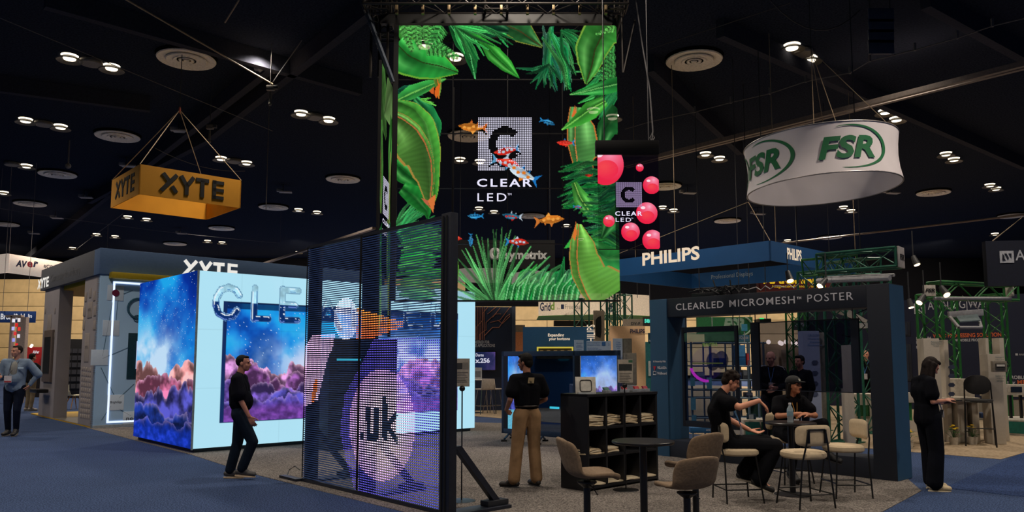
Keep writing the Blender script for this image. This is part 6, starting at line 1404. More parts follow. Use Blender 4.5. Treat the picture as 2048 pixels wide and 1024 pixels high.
# things on the shelf unit
P_ = SU + UP * Zs
def tentsign(x0, yt, x1, yb, lab):
    P0_ = D(x0, yb, P_.y + .18); f = Face(P0_, (1, .15, 0)); t = T('counter_sign', lab, 'sign', Vector((P0_.x, P0_.y, Zs))); a, z1_ = f.uz(x0 + 1, yt); b, _ = f.uz(x1, yt); w_ = b - a; h_ = z1_ - Zs
    MB().obox(f.pt(a, Zs), f.u * w_, V3(0, .02, .0), UP * h_ + V3(0, .06, 0)).build('card', M('card_cream', (200, 195, 185), .6), t, bevel=.003)
    nvv = (UP * h_ + V3(0, .06, 0)).normalized(); o_ = f.pt(a, Zs, .006) + f.u * w_ * .22 + nvv * h_ * .14; s_ = w_ * .56; pts = []
    for k in range(24):
        q = 6.283 * k / 24; c_, d_ = math.cos(q), math.sin(q); p_ = lambda v: math.copysign(abs(v) ** .35, v) * .5 + .5; pts.append(o_ + f.u * s_ * p_(c_) + nvv * s_ * p_(d_))
    MB().path(pts, .006, 5, True).build('printed_border', M('print_black', (24, 22, 24), .6), t); MB().slab(f, a + w_ * .1, a + w_ * .9, Zs, Zs + .02, .05, .05).build('holder', M('acrylic', (190, 195, 200), .1), t)
    return t
tentsign(1150, 754, 1192, 786, 'tilted white counter card with a rounded square border on the shelf')
MB_ = MB().lathe([(.001, 0), (.032, 0), (.034, .03), (.031, .06), (.034, .10), (.034, .14), (.014, .175), (.013, .19), (.001, .19)], n=16)
def bottle(P_, lab, cap_, label_, s=1.0, clear=True):
    t = T('water_bottle', lab, 'bottle', P_); g = M('pet_clear', (200, 215, 225), .08, alpha=.45, spec=.8) if clear else M('pet', (150, 160, 170), .1)
    MB().lathe([(.001, 0), (.031, 0), (.034, .012), (.030, .04), (.034, .06), (.031, .09), (.034, .12), (.033, .145), (.015, .180), (.0125, .195), (.001, .195)], (0, 0, 0), 16).build('bottle', g, t, world=False, smooth=True)
    MB().lathe([(.001, .193), (.015, .193), (.015, .212), (.001, .213)], (0, 0, 0), 12).build('cap', M('cap_col', cap_, .4), t, world=False)
    MB().lathe([(.0345, .07), (.0345, .125)], (0, 0, 0), 16).build('label', M('label_%d' % label_[0], label_, .5), t, world=False, smooth=True) if label_ else None
    t.scale = (s,) * 3; return t
q = SU + RV * (sW * .72) + LV * .28; bottle(Vector((q.x, q.y, Zs)), 'water bottle with a dark label standing on the black shelf unit', (190, 190, 200), (44, 40, 80), 1.05)
hold = None
for i, (a, c_, lab) in enumerate(((.36, (60, 110, 100), 'green'), (.62, (150, 40, 50), 'first red'), (.80, (160, 36, 48), 'second red'), (.93, (150, 40, 60), 'third red'))):
    q = SU + RV * (sW * a) + LV * .12; t = T('card_holder', f'small clear card holder with {lab} cards on the black shelf unit', 'card holder', Vector((q.x, q.y, Zs)), ROT, 'card holders on the shelf')
    MB().box((0, 0, .02), (.10, .08, .04)).build('tray', M('acrylic', (150, 155, 165), .1), t, world=False, bevel=.004); MB().obox((-.045, -.02, .02), (.09, 0, 0), (0, .03, .0), (0, .03, .055)).build('card_pack', M('cards_%d' % i, c_, .6), t, world=False, bevel=.002)
# ------------------------------------------------------------ sign stands
def signstand(x, yb, yball, sheet, lab, pic):
    P_ = G(x, yb); t = T('sign_stand', lab, 'sign stand', P_); k_ = M('stand_black', (14, 15, 20), .4); zb_ = ZA(P_, yball)
    MB().lathe([(.001, 0), (.16, 0), (.165, .006), (.16, .012), (.02, .02), (.001, .02)], P_, 28).build('base', k_, t, smooth=True); MB().tube(P_, (P_.x, P_.y, zb_), .008, n=8).build('pole', k_, t, smooth=True); MB().ball((P_.x, P_.y, zb_), .035, 14).build('ball_joint', k_, t, smooth=True)
    f = Face(P_ + V3(0, .03, 0), (1, 0, 0)); x0, y0, x1, y1 = sheet; fslab(MB(), f, x0, y0, x1, y1, .012).build('sheet', M('sheet_paper', (176, 166, 152), .7), t)
    pr2 = M('print_grey2', (120, 115, 108), .6)
    if pic: fslab(MB(), f, x0 + 2, y0 + 9, x0 + 17, y0 + 21, .003, .003).build('picture', M('print_dark', (60, 60, 62), .6), t); fslab(MB(), f, x0 + 18, y0 + 8, x1 - 2, y0 + 21, .003, .003).build('picture', M('print_mid', (140, 134, 124), .6), t)
    else: fslab(MB(), f, x0 + 2, y0 + 9, x1 - 2, y0 + 22, .003, .003).build('picture', M('print_dark', (44, 50, 50), .6), t); fslab(MB(), f, x1 - 9, y0 + 1, x1 - 1, y0 + 6, .003, .003).build('green_mark', M('green_mark', (60, 110, 80), .6), t)
    for i in range(7): fslab(MB(), f, x0 + 3, y0 + 27 + i * 3.2, x1 - 3 - (i * 5) % 7, y0 + 28 + i * 3.2, .002, .003).build('print_line', pr2, t)
signstand(923, 1003, 777, (908, 717, 939, 773), 'thin black sign stand beside the slatted screen post', True)
signstand(1252, 981, 771, (1236, 719, 1266, 765), 'thin black sign stand in front of the black shelf unit', False)
# ------------------------------------------------------------ tables
def rtable(x, yb, Yv, ytop, dia, lab, base=.22):
    P_ = G(x, yb); t = T('bar_table', lab, 'table', P_); k_ = M('table_black', (20, 20, 24), .35); z = ZA(P_, ytop)
    MB().lathe([(.001, 0), (dia / 2 - .01, 0), (dia / 2, .008), (dia / 2, .022), (dia / 2 - .006, .028), (.001, .028)], P_ + UP * (z - .028), 48).build('tabletop', k_, t, smooth=True)
    MB().tube(P_, P_ + UP * (z - .028), .036, n=18).build('column', k_, t, smooth=True); MB().lathe([(.001, 0), (base, 0), (base, .012), (.05, .03), (.001, .03)], P_, 32).build('base', k_, t, smooth=True); return t, z, P_
rtable(1289, 1064, 0, 881, .60, 'round black bar table between the brown bucket stools')
tb, ztb, PT_ = rtable(1586, 990, 0, 844, .60, 'round black bar table with the two seated men')
q = PT_ + V3(-.03, -.08, 0); bottle(Vector((q.x, q.y, ztb)), 'clear water bottle on the round table of the seated men', (215, 215, 220), (120, 150, 165), 1.12)
# brown bucket stools
def applymods(o):
    me = bpy.data.meshes.new_from_object(o.evaluated_get(bpy.context.evaluated_depsgraph_get())); old = o.data; o.modifiers.clear(); o.data = me; bpy.data.meshes.remove(old); me.polygons.foreach_set('use_smooth', [True] * len(me.polygons))
def bucket():
    t = T('bucket_stool', 'x', 'stool', group='brown bucket bar stools'); fab = M('fabric_taupe', (122, 102, 82), .95, amp=.14, scale=40, bump=.25)
    prof = [(.27, -.035, .13), (.245, -.005, .19), (.15, .008, .225), (0, -.004, .235), (-.12, .004, .24), (-.19, .05, .25), (-.225, .13, .255), (-.255, .23, .255), (-.28, .325, .24), (-.285, .36, .20)]
    mb = MB(); n = 11
    for i, (y, z, w_) in enumerate(prof):
        bk_ = max(0, min(1, (i - 3) / 3))
        for j in range(n):
            u = j / (n - 1) * 2 - 1; mb.v.append((u * w_, y + (.11 * bk_) * abs(u) ** 2.2, z + (.025 * (1 - bk_) + .05 * bk_ * (1 - (i - 4) / 6 if i > 4 else 1)) * abs(u) ** 2.4 + (-.03 * abs(u) ** 3 if i > 7 else 0)))
    for i in range(len(prof) - 1):
        for j in range(n - 1): a = i * n + j; mb.f.append((a, a + 1, a + n + 1, a + n))
    mb.v = [(x, y, z + .575) for x, y, z in mb.v]
    o = mb.build('seat_shell', fab, t, world=False); m = o.modifiers.new('s', 'SOLIDIFY'); m.thickness = .045; m.offset = -1; m = o.modifiers.new('b', 'SUBSURF'); m.levels = 2; applymods(o)
    k_ = M('table_black', (20, 20, 24), .35)
    MB().tube((0, 0, 0), (0, 0, .55), .032, n=16).build('column', k_, t, world=False, smooth=True); MB().lathe([(.001, 0), (.22, 0), (.22, .01), (.04, .03), (.001, .03)], (0, 0, 0), 32).build('base', k_, t, world=False, smooth=True)
    MB().lathe([(.03, .48), (.09, .53), (.09, .54), (.03, .54)], (0, 0, 0), 16).build('mount', k_, t, world=False)
    MB().path([(.03, .0, .52), (.12, .03, .50), (.17, .05, .455), (.19, .05, .45)], .006, 6).build('lever', k_, t, world=False)
    return t
b1 = bucket(); b1.location = G(1175, 1085); b1.rotation_euler = (0, 0, math.radians(-83)); b1['label'] = 'brown bucket bar stool nearest the black shelf, facing the table'
dup(b1, G(1393, 1055), math.radians(36), 'brown bucket bar stool further back, partly hidden by its twin')
dup(b1, G(1376, 1092), math.radians(27), 'brown bucket bar stool in front of its twin, back to the viewer', (1, 1, .86))
# cream stools
def cream():
    t = T('cream_stool', 'x', 'stool', group='cream bar stools around the round table'); fab = M('fabric_cream', (200, 180, 150), .9, amp=.05, scale=30, bump=.1); k_ = M('tube_black', (12, 12, 14), .4)
    zc = .535; mb = MB(); n = 36
    for (r, z) in ((.001, 0), (.90, 0), (.985, .018), (1, .04), (.985, .062), (.90, .08), (.001, .086)):
        for k in range(n):
            a = 6.283 * k / n; c_, s_ = math.cos(a), math.sin(a); p = .72; mb.v.append((math.copysign(abs(c_) ** p, c_) * .235 * r, math.copysign(abs(s_) ** p, s_) * .22 * r, zc + z))
    for j in range(6):
        for k in range(n): a, b = j * n, (j + 1) * n; mb.f.append((a + k, a + (k + 1) % n, b + (k + 1) % n, b + k))
    mb.build('seat', fab, t, world=False, smooth=True)
    mb = MB(); n = 13; m_ = 9
    for side in (0, 1):
        for i in range(m_):
            for j in range(n):
                u, v = j / (n - 1) * 2 - 1, i / (m_ - 1) * 2 - 1; rr = (abs(u) ** 5 + abs(v) ** 5) ** .2 if (u or v) else 0; k = 1 if rr <= 1 else 1 / rr
                x, z = u * k * .225, v * k * .115; ed = max(0, 1 - max(abs(u), abs(v)) ** 6)
                y = -.235 + .9 * x * x + (.022 if side else -.022) * ed ** .5; mb.v.append((x, y, .80 + z))
    N2 = n * m_
    for i in range(m_ - 1):
        for j in range(n - 1): a = i * n + j; mb.f.append((a, a + 1, a + n + 1, a + n)); mb.f.append((N2 + a, N2 + a + n, N2 + a + n + 1, N2 + a + 1))
    mb.build('backrest', fab, t, world=False, smooth=True)
    for sx in (-1, 1):
        MB().path([(.225 * sx, -.23, 0), (.17 * sx, -.225, .5), (.135 * sx, -.262, .70), (.11 * sx, -.262, .855), (.10 * sx, -.262, .868), (0, -.264, .868)], .010, 8).build('rear_leg', k_, t, world=False, smooth=True)
        MB().tube((.225 * sx, .21, 0), (.16 * sx, .15, .54), .010, n=8).build('front_leg', k_, t, world=False, smooth=True)
        MB().tube((.208 * sx, .192, .16), (.208 * sx, -.228, .16), .008, n=6).build('stretcher', k_, t, world=False)
        MB().slab(Face((.105 * sx - .01, -.262, 0), (1, 0, 0)), 0, .022, .72, .87, .03, .012).build('back_bracket', k_, t, world=False, bevel=.002)
    for y, z in ((.195, .18), (-.228, .16)): MB().tube((-.208, y, z), (.208, y, z), .008, n=6).build('stretcher', k_, t, world=False)
    return t
c1_ = cream(); c1_.location = G(1610, 1012); c1_.rotation_euler = (0, 0, math.radians(14)); c1_['label'] = 'cream bar stool in front of the round table, back to the viewer'
dup(c1_, G(1690, 992), math.radians(92), 'cream bar stool right of the round table, seen from the side')
dup(c1_, G(1478, 1002), math.radians(-84), 'cream bar stool under the seated man with glasses')
dup(c1_, G(1580, 965), math.radians(195), 'cream bar stool under the seated man with the cap')
# ------------------------------------------------------------ people
rad = math.radians
# man walking by the cube
t, j, hp = person('man in a black T-shirt and dark jeans walking past the glowing cube', G(476, 958), rad(-82), dict(
    pelvis=(0, 0, .93), waist=(0, -.01, 1.06), chest=(0, -.02, 1.28), neck=(0, -.03, 1.45), head=(0, .02, 1.615),
    hipr=(.085, 0, .90), kneer=(.09, .20, .52), ankr=(.09, .06, .14), toer=(.09, .22, .07), hipl=(-.085, 0, .90), kneel=(-.08, -.04, .49), ankl=(-.07, -.13, .10), toel=(-.08, .03, .04),
    shr=(.18, -.03, 1.39), elr=(.21, .04, 1.11), wrr=(.20, .16, .88), shl=(-.18, -.02, 1.39), ell=(-.21, .0, 1.11), wrl=(-.2, .06, .88)), scale=.985, skin=(140, 96, 82), hairc=(14, 13, 16), hair='crop', shirt=(12, 14, 24), pants=(18, 28, 42), shoe=(60, 58, 60), sole=(200, 175, 145), yaw=rad(-4), belly=.05, sleeve=.72, wide=.018, loose=.03, tuck=True)
# man with his back to the viewer
t, j, hp = person('man in a black polo and khaki trousers standing with his back to us', G(1054, 974), rad(24), dict(
    hipl=(-.095, 0, .92), kneel=(-.13, .03, .50), ankl=(-.19, .0, .09), toel=(-.31, .13, .035), hipr=(.095, 0, .92), kneer=(.12, .03, .50), ankr=(.13, -.02, .09), toer=(.12, .16, .035),
    ell=(-.26, -.04, 1.14), wrl=(-.22, .17, 1.0), elr=(.27, .0, 1.14), wrr=(.13, .22, 1.02), head=(-.01, .03, 1.63), neck=(0, -.01, 1.455)), scale=.985, skin=(130, 88, 70), hairc=(16, 13, 12), hair='short', shirt=(13, 14, 20), pants=(146, 116, 86), shoe=(30, 27, 26), sole=(60, 58, 56), yaw=rad(35), pitch=rad(-6), belly=.03, sleeve=.62, wide=.03, loose=.02, glasses=True, belt=(40, 26, 18),
    handl=((.5, .75, -.35), (1, -.3, 0), .5), handr=((-.5, .8, -.2), (0, -.6, -1), .5))
MB().obox(j['neck'] + V3(-.045, -.118, -.10), V3(.085, 0, 0), V3(0, -.004, 0), V3(0, -.02, .075)).build('logo', M('logo_cream', (190, 170, 130), .7), t, world=False)
text(t, 'C', V3(0, 0, 0), (1, 0, 0), .1, .1, M('print_black', (24, 22, 24), .6), bold=.03) if False else None
MB().path([j['neck'] + V3(-.003 + .019 * math.cos(a), -.127, -.065 + .019 * math.sin(a)) for a in [.8 + k * .42 for k in range(12)]], .006, 5).build('logo', M('print_black', (24, 22, 24), .6), t, world=False)
# seated man with glasses, pointing
t, j, hp = person('seated man with curly dark hair and glasses stretching out one arm', G(1470, 1001), rad(-90), dict(
    pelvis=(0, -.08, .665), waist=(0, -.13, .82), chest=(0, -.17, 1.03), neck=(0, -.13, 1.245), head=(0, -.01, 1.385), shr=(.18, -.17, 1.17), shl=(-.17, -.12, 1.18),
    hipr=(.10, -.04, .645), kneer=(.10, .46, .635), ankr=(.11, .25, .25), toer=(.13, .40, .135), hipl=(-.10, -.04, .645), kneel=(-.12, .42, .66), ankl=(-.05, .12, .31), toel=(-.04, .25, .235),
    elr=(.36, -.02, 1.10), wrr=(.30, .22, 1.17), ell=(-.26, .0, .93), wrl=(-.16, .24, .80)), scale=1.0, skin=(172, 118, 94), hairc=(30, 20, 15), hair='curly', shirt=(13, 13, 18), pants=(14, 15, 20), shoe=(22, 22, 24), sole=(190, 180, 165), pitch=rad(-22), yaw=rad(-8), sleeve=.5, wide=.045, loose=.02, glasses=True, tuck=False,
    handr=((-.1, .75, -.65), (0, -.6, -.8), .45), handl=((.3, .9, -.3), (.3, 0, 1), .5))
badge(t, j['neck'] + V3(.06, .05, 0), j['neck'] + V3(-.06, .05, 0), V3(.05, .08, .86), (70, 120, 170))
# seated man with the cap
t, j, hp = person('seated man in a black cap resting crossed forearms on the round table', G(1580, 966), rad(193), dict(
    pelvis=(0, -.06, .69), waist=(0, -.05, .83), chest=(0, .03, .99), neck=(0, .10, 1.15), head=(0, .165, 1.30), shr=(.185, .06, 1.09), shl=(-.185, .06, 1.09),
    hipr=(.10, -.02, .66), kneer=(.12, .36, .60), ankr=(.14, .26, .20), toer=(.14, .38, .10), hipl=(-.10, -.02, .66), kneel=(-.40, .20, .80), ankl=(-.44, .22, .40), toel=(-.50, .34, .32),
    elr=(.27, .20, .90), wrr=(.05, .37, .94), ell=(-.28, .20, .90), wrl=(-.06, .40, .92)), scale=1.0, skin=(150, 98, 72), hairc=(18, 13, 12), hair='cap', shirt=(13, 13, 18), pants=(15, 16, 21), shoe=(20, 20, 24), sole=(40, 40, 44), yaw=rad(22), pitch=rad(2), sleeve=.6, loose=.015, tuck=False,
    handr=((-1, .05, .1), (0, 0, -1), .5), handl=((.9, -.1, .1), (0, 0, -1), .6))
lm = M('print_cream', (225, 220, 205), .6)
for pts in (((.020, .088), (.020, .060), (.004, .060)), ((.012, .056), (.0, .082), (-.012, .056)), ((.007, .066), (-.007, .066))):
    MB().path([hp(x, .104 - .25 * abs(x) - (z - .06) * .25, z) for x, z in pts], .0028, 5).build('cap_logo', lm, t, world=False)
badge(t, j['neck'] + V3(.05, .05, .0), j['neck'] + V3(-.05, .05, .0), V3(.0, .20, .86), (200, 140, 60))
MB().ball(hp(0, .098, -.050), (.024, .008, .006), 8).build('moustache', M('hair', (18, 13, 12), .8), t, world=False, smooth=True)
# woman with a tablet
t, j, hp = person('woman in black with long dark hair and cream shoes reading a tablet', G(1864, 980), rad(-84), dict(
    pelvis=(0, -.02, .93), waist=(0, -.02, 1.07), chest=(0, -.05, 1.27), neck=(0, -.02, 1.44), head=(0, .07, 1.575), shr=(.16, -.05, 1.38), shl=(-.16, -.03, 1.38),
    elr=(.20, -.06, 1.13), wrr=(.10, .17, 1.14), ell=(-.20, .0, 1.13), wrl=(-.06, .24, 1.10), ankr=(.10, -.03, .09), toer=(.13, .12, .03), ankl=(-.10, .07, .09), toel=(-.10, .22, .03), kneel=(-.10, .05, .5)), scale=.985, skin=(168, 116, 96), hairc=(26, 17, 16), hair='long', shirt=(14, 15, 22), pants=(14, 16, 24), shoe=(206, 186, 150), sole=(220, 205, 175), pitch=rad(-34), yaw=rad(-6), sleeve=.62, wide=.05, loose=.02, fem=True, tuck=False,
    handr=((-.1, .95, .2), (-.4, 0, -.9), .35), handl=((.3, .9, .1), (.3, 0, 1), .5))
q = wm(t) @ V3(-.0, .33, 1.135); tb_ = T('tablet', 'dark tablet held in the hands of the woman in black', 'tablet', q); MB().box(q, (.20, .15, .010), rad(6)).build('case', M('tablet_black', (16, 17, 22), .3), tb_, bevel=.004); MB().box(q + UP * .0055, (.185, .135, .002), rad(6)).build('screen', M('tablet_glass', (40, 44, 60), .1), tb_)
badge(t, j['neck'] + V3(.05, .06, -.02), j['neck'] + V3(-.04, .08, -.02), V3(.03, .17, 1.02), (60, 100, 160))
MB().slab(Face((.222, -.08, 0), (0, 1, 0)), 0, .07, 1.235, 1.245, .006, .0).build('sleeve_print', M('print_cream', (225, 220, 205), .6), t, world=False)
# beaded strap hanging behind her
P_ = G(1891, 915); 
bs2 = T('hanging_strap', 'black beaded strap hanging beside the woman in black', 'strap', wm(t) @ V3(-.15, .16, 1.0))
for i in range(16): MB().ball(wm(t) @ V3(-.15, .17 + .004 * math.sin(i), .98 - i * .033), (.018, .018, .015), 8).build('bead', M('bead_%d' % (i % 2), ((15, 15, 18), (110, 100, 92))[i % 2], .4), bs2, smooth=True)
MB().tube(wm(t) @ V3(-.15, .17, .46), wm(t) @ V3(-.13, .15, 1.1), .005, n=5).build('cord', M('cable_black', (16, 18, 24), .5), bs2)
# left man in the grey jacket
t, j, hp = person('man in a grey-blue jacket with a badge walking in at far left', G(24, 872), rad(194), dict(
    shl=(-.20, 0, 1.42), shr=(.20, 0, 1.42), ell=(-.36, -.08, 1.18), wrl=(-.24, -.02, .97), elr=(.27, -.02, 1.15), wrr=(.20, .22, 1.12), kneel=(-.09, .10, .50), ankl=(-.07, .02, .12), toel=(-.07, .17, .04), ankr=(.10, -.08, .10), toer=(.12, .08, .04)), scale=1.125, skin=(165, 118, 98), hairc=(28, 20, 18), hair='crop', shirt=(120, 138, 160), pants=(18, 24, 40), shoe=(26, 24, 26), sole=(110, 106, 100), yaw=rad(-40), sleeve=1.2, jacket=True, belly=.05, loose=.012, tuck=False, voxel=.01,
    handr=((-.2, .9, .1), (-1, 0, 0), .8))
MB().ball(V3(0, .075, 1.24), (.07, .085, .20), 14).build('shirt_front', M('shirt_grey', (130, 130, 126), .8), t, world=False, smooth=True)
badge(t, j['neck'] + V3(.06, .07, -.02), j['neck'] + V3(-.06, .07, -.02), V3(.06, .21, 1.16), (60, 50, 60), (.13, .13)); MB().box(V3(.06, .21, 1.05), (.12, .006, .03)).build('badge_stripe', M('badge_red', (170, 50, 60), .6), t, world=False)
MB().box(V3(-.13, .15, 1.31), (.09, .008, .03)).build('name_tag', M('tag_white', (190, 215, 235), .5), t, world=False)
q = wm(t) @ V3(.24, .36, 1.13); tp = T('paper_cup', 'white paper cup held by the man in the grey jacket', 'cup', q); MB().lathe([(.001, -.06), (.032, -.06), (.042, .06), (.038, .06), (.03, -.05)], q, 16).build('cup', M('cup_white', (220, 215, 210), .6), tp, smooth=True)
# man behind with khaki trousers
t, j, hp = person('man in a dark top and khaki trousers with his back to us by the booth', G(58, 822), rad(-25), dict(elr=(.34, .16, 1.22), wrr=(.42, .42, 1.20)), scale=1.07, skin=(160, 112, 92), hairc=(20, 16, 15), hair='short', shirt=(26, 28, 32), pants=(122, 108, 88), shoe=(140, 130, 120), sleeve=1.2, voxel=.012, tuck=False)
# men in the green booth behind the portal
t, j, hp = person('grey-haired man in a black jacket with white piping behind the smoked panel', G(1547, 902), rad(165), dict(elr=(.24, .02, 1.16), wrr=(.05, .24, 1.12), ell=(-.26, .02, 1.16), wrl=(-.04, .26, 1.08)), scale=1.03, skin=(176, 124, 108), hairc=(120, 112, 108), hair='bald', shirt=(20, 20, 26), pants=(22, 26, 42), sleeve=1.2, belly=.04, loose=.02, voxel=.011, tuck=False, yaw=rad(-35), pitch=rad(-12))
pip = M('piping_white', (190, 185, 185), .6)
for sg in (-1, 1): MB().path([V3(.10 * sg, .06, 1.50), V3(.20 * sg, .05, 1.465), V3(.262 * sg, .03, 1.36), V3(.285 * sg, .04, 1.22)], .007, 5).build('piping', pip, t, world=False)
badge(t, j['neck'] + V3(.05, .08, 0), j['neck'] + V3(-.05, .08, 0), V3(.02, .20, 1.2), (50, 90, 150))
t, j, hp = person('man in black standing half hidden by the capped man and the white column', G(1606, 896), rad(120), dict(elr=(.24, .02, 1.16), wrr=(.12, .24, 1.10)), scale=.99, skin=(160, 108, 88), hairc=(20, 18, 18), hair='short', shirt=(20, 20, 26), pants=(20, 22, 32), sleeve=1.2, voxel=.013, tuck=False)
t, j, hp = person('bald man with glasses and a lanyard standing far back inside the portal', G(1737, 840), rad(150), dict(elr=(.26, -.02, 1.14), wrr=(.2, .12, .93)), scale=1.10, skin=(190, 132, 110), hairc=(130, 110, 100), hair='bald', shirt=(16, 17, 22), pants=(18, 19, 24), sleeve=.6, belly=.06, voxel=.012, loose=.02, glasses=True, tuck=False)
badge(t, j['neck'] + V3(.06, .08, 0), j['neck'] + V3(-.06, .08, 0), V3(.02, .22, 1.16), (70, 130, 190), (.12, .14))
# ------------------------------------------------------------ green-truss booth seen through and beside the portal
gt2 = M('truss_leaf_green', (40, 110, 52), .45, .2); whp = M('poster_lilac', (150, 160, 190), .6, amp=.03); wht = M('column_white', (188, 178, 164), .6, amp=.03)
def fthing(name, lab, cat, x, y, Y, ground=True, group=None, u=(1, 0, 0)):
    P_ = D(x, y, Y)
    if ground: P_.z = 0.01
    return T(name, lab, cat, P_, group=group), Face(P_, u)
def tw2(x, yb, yt, w_, lab, mat, r=.03):
    P_ = G(x, yb); t = T('truss_tower', lab, 'truss', P_, group='green truss towers'); truss(t, P_ + UP * .03, Vector((P_.x, P_.y, ZA(P_, yt))), w_, mat, r, w_ * .85); MB().box(P_ + UP * .02, (w_ + .15, w_ + .15, .02), ROT).build('base_plate', mat, t); return t, P_
tA, PA_ = tw2(1690, 886, 560, .42, 'green truss tower beside the lilac column inside the portal', gt)
t2_, PB_ = tw2(1632, 862, 545, .42, 'green truss tower at the left end of the overhead green truss', gt); t3_, PC_ = tw2(1598, 842, 600, .36, 'green truss tower far back behind the smoked panel', gt2); tw2(1763, 868, 560, .5, 'green truss tower behind the right pillar of the portal', gt)
# overhead box truss above the portal
a = D(1640, 528, 15.6); b = D(1797, 515, 14.6)
ot = T('overhead_truss', 'green horizontal box truss above the portal with a white end plate', 'truss', a); truss(ot, a, b, .36, gt, .03, .45)
dv = (b - a).normalized(); sd = dv.cross(UP).normalized(); f = Face(b + dv * .06 - V3(0, 0, 0), sd if sd.x > 0 else -sd)
MB().obox(b + dv * .03 - sd * .18 - UP * .2, sd * .36, dv * .03, UP * .4).build('end_plate', M('plate_white', (170, 165, 165), .6), ot, bevel=.006)
text(ot, 'FSR', b + dv * .065 - sd * .14 * (1 if sd.x > 0 else -1) - UP * .06, sd if sd.x > 0 else -sd, .28, .12, M('print_black', (24, 22, 24), .6), bold=.04, off=.0, shear=.25)
truss(ot, D(1620, 535, 16.5), D(1700, 528, 17.5), .36, gt2, .026, .45); truss(ot, D(1660, 540, 19), D(1745, 532, 16.5), .34, gt, .026, .45)
wb = M('bar_white', (150, 150, 155), .5)
MB().tube(D(1635, 562, 15.0), D(1780, 556, 13.6), .05, n=8).build('lighting_bar', wb, ot); MB().tube(D(1650, 556, 16.5), D(1788, 550, 15), .035, n=8).build('lighting_bar', wb, ot)
spotfit(D(1652, 558, 14.6), (-.5, -.2, -.5), 'spotlight with a glowing lens under the green overhead truss', s=1.3); spotfit(D(1818, 598, 14), (.1, -.2, -.9), 'small lit spotlight just right of the portal top', s=1.0); spotfit(D(1826, 512, 15), (.2, -.3, -.9), 'small lit spotlight hanging right of the overhead green truss', s=1.2)
# green sign with oval logo, behind the left panel
t, f = fthing('hanging_sign', 'green hanging sign with pale letters seen through the portal top', 'sign', 1440, 660, 24, False)
fslab(MB(), f, 1396, 634, 1506, 668, .2).build('panel', M('sign_green', (34, 112, 66), .7), t); fslab(MB(), f, 1412, 668, 1500, 686, .2, .02).build('panel', M('sign_green2', (36, 84, 62), .7), t); fslab(MB(), f, 1424, 634, 1425, 664, .01, .01).build('seam', wp, t)
ftext(t, 'FSR', f, 1446, 636, 1490, 662, M('print_sage', (150, 180, 160), .6), bold=.05, shear=.25); MB().path([f.hit(1470 + 34 * math.cos(q), 652 + 22 * math.sin(q), .03) for q in [-.9 + k * .14 for k in range(16)]], .03, 5).build('logo_swoosh', M('print_sage', (150, 180, 160), .6), t)
for x in (1400, 1500): q = f.hit(x, 634); MB().tube(q, (q.x, q.y, ZC), .012, n=5).build('cable', dkw, t)
t, f = fthing('hanging_sign', 'small blue and white hanging banner under the green sign', 'sign', 1480, 680, 22, False); fslab(MB(), f, 1474, 670, 1499, 683, .05).build('panel', M('sign_skyblue', (70, 130, 170), .7), t); ftext(t, 'iQuick', f, 1479, 672, 1497, 679, wp, bold=.02); q = f.hit(1480, 670); MB().tube(q, (q.x, q.y, ZC), .01, n=5).build('cable', dkw, t)
t, f = fthing('info_poster', 'small teal sign on the top of the display rack', 'poster', 1488, 655, 15.35, False); fslab(MB(), f, 1484, 648, 1495, 662, .03).build('board', M('teal_card', (60, 140, 170), .6), t); MB().tube(f.hit(1489, 662, -.02), f.hit(1489, 700, -.02), .012, n=6).build('stem', wb, t)
t, f = fthing('info_poster', 'dark phone-like device on a stem near the smoked panel edge', 'poster', 1530, 655, 20, False)
fslab(MB(), f, 1520, 637, 1543, 645, .5).build('projector_body', M('black_device', (16, 17, 20), .4), t, bevel=.02); fslab(MB(), f, 1519, 636, 1527, 638, .02, .03).build('status_light', E('green_led2', (60, 240, 120), 1), t); q = f.hit(1533, 637, -.2); MB().tube(q, (q.x, q.y, ZC), .012, n=5).build('cable', dkw, t); t['label'] = 'black hanging projector with a green light above the smoked panel'; t['category'] = 'projector'; t.name = 'projector'
# maroon sign above the portal
t, f = fthing('hanging_sign', 'maroon hanging sign with yellow serif lettering above the portal', 'sign', 1520, 580, 26, False, u=(1, -.05, 0)); fslab(MB(), f, 1518, 548, 1668, 583, .3).build('panel', M('maroon', (92, 18, 24), .7), t)
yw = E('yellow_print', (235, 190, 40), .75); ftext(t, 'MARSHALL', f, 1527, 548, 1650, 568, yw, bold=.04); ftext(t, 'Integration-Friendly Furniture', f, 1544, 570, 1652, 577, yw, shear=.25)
for x in (1530, 1660): q = f.hit(x, 548); MB().tube(q, (q.x, q.y, ZC), .012, n=5).build('cable', dkw, t)
# rows of tiny show lights and pale panels far back
t, f = fthing('backdrop_panel', 'pale booth wall far back behind the smoked panel', 'booth wall', 1560, 800, 34)
fslab(MB(), f, 1520, 688, 1720, None, .1).build('panel', M('wall_pale', (150, 130, 108), .7), t)
for k, x in enumerate((1537, 1560, 1563, 1572, 1586, 1594, 1612)): MB().ball(f.hit(x, 684 + (k % 3) * 1.5, .3), .10, 8).build('bulb', E('bulb', (255, 225, 190), 3), t)
for x, w__ in ((1540, 22), (1568, 24), (1600, 22), (1640, 26)): fslab(MB(), f, x, 700, x + w__, None, .05, .12).build('wall_section', M('section_%d' % (x % 3), ((150, 136, 120), (170, 150, 126), (128, 118, 106))[x % 3], .7), t)
t, f = fthing('hanging_sign', 'red lit strip sign among the far show lights', 'sign', 1590, 685, 33, False); fslab(MB(), f, 1597, 678, 1614, 687, .1).build('panel', E('red_sign', (225, 40, 40), .8), t); q = f.hit(1600, 678); MB().tube(q, (q.x, q.y, ZC), .012, n=5).build('cable', dkw, t)
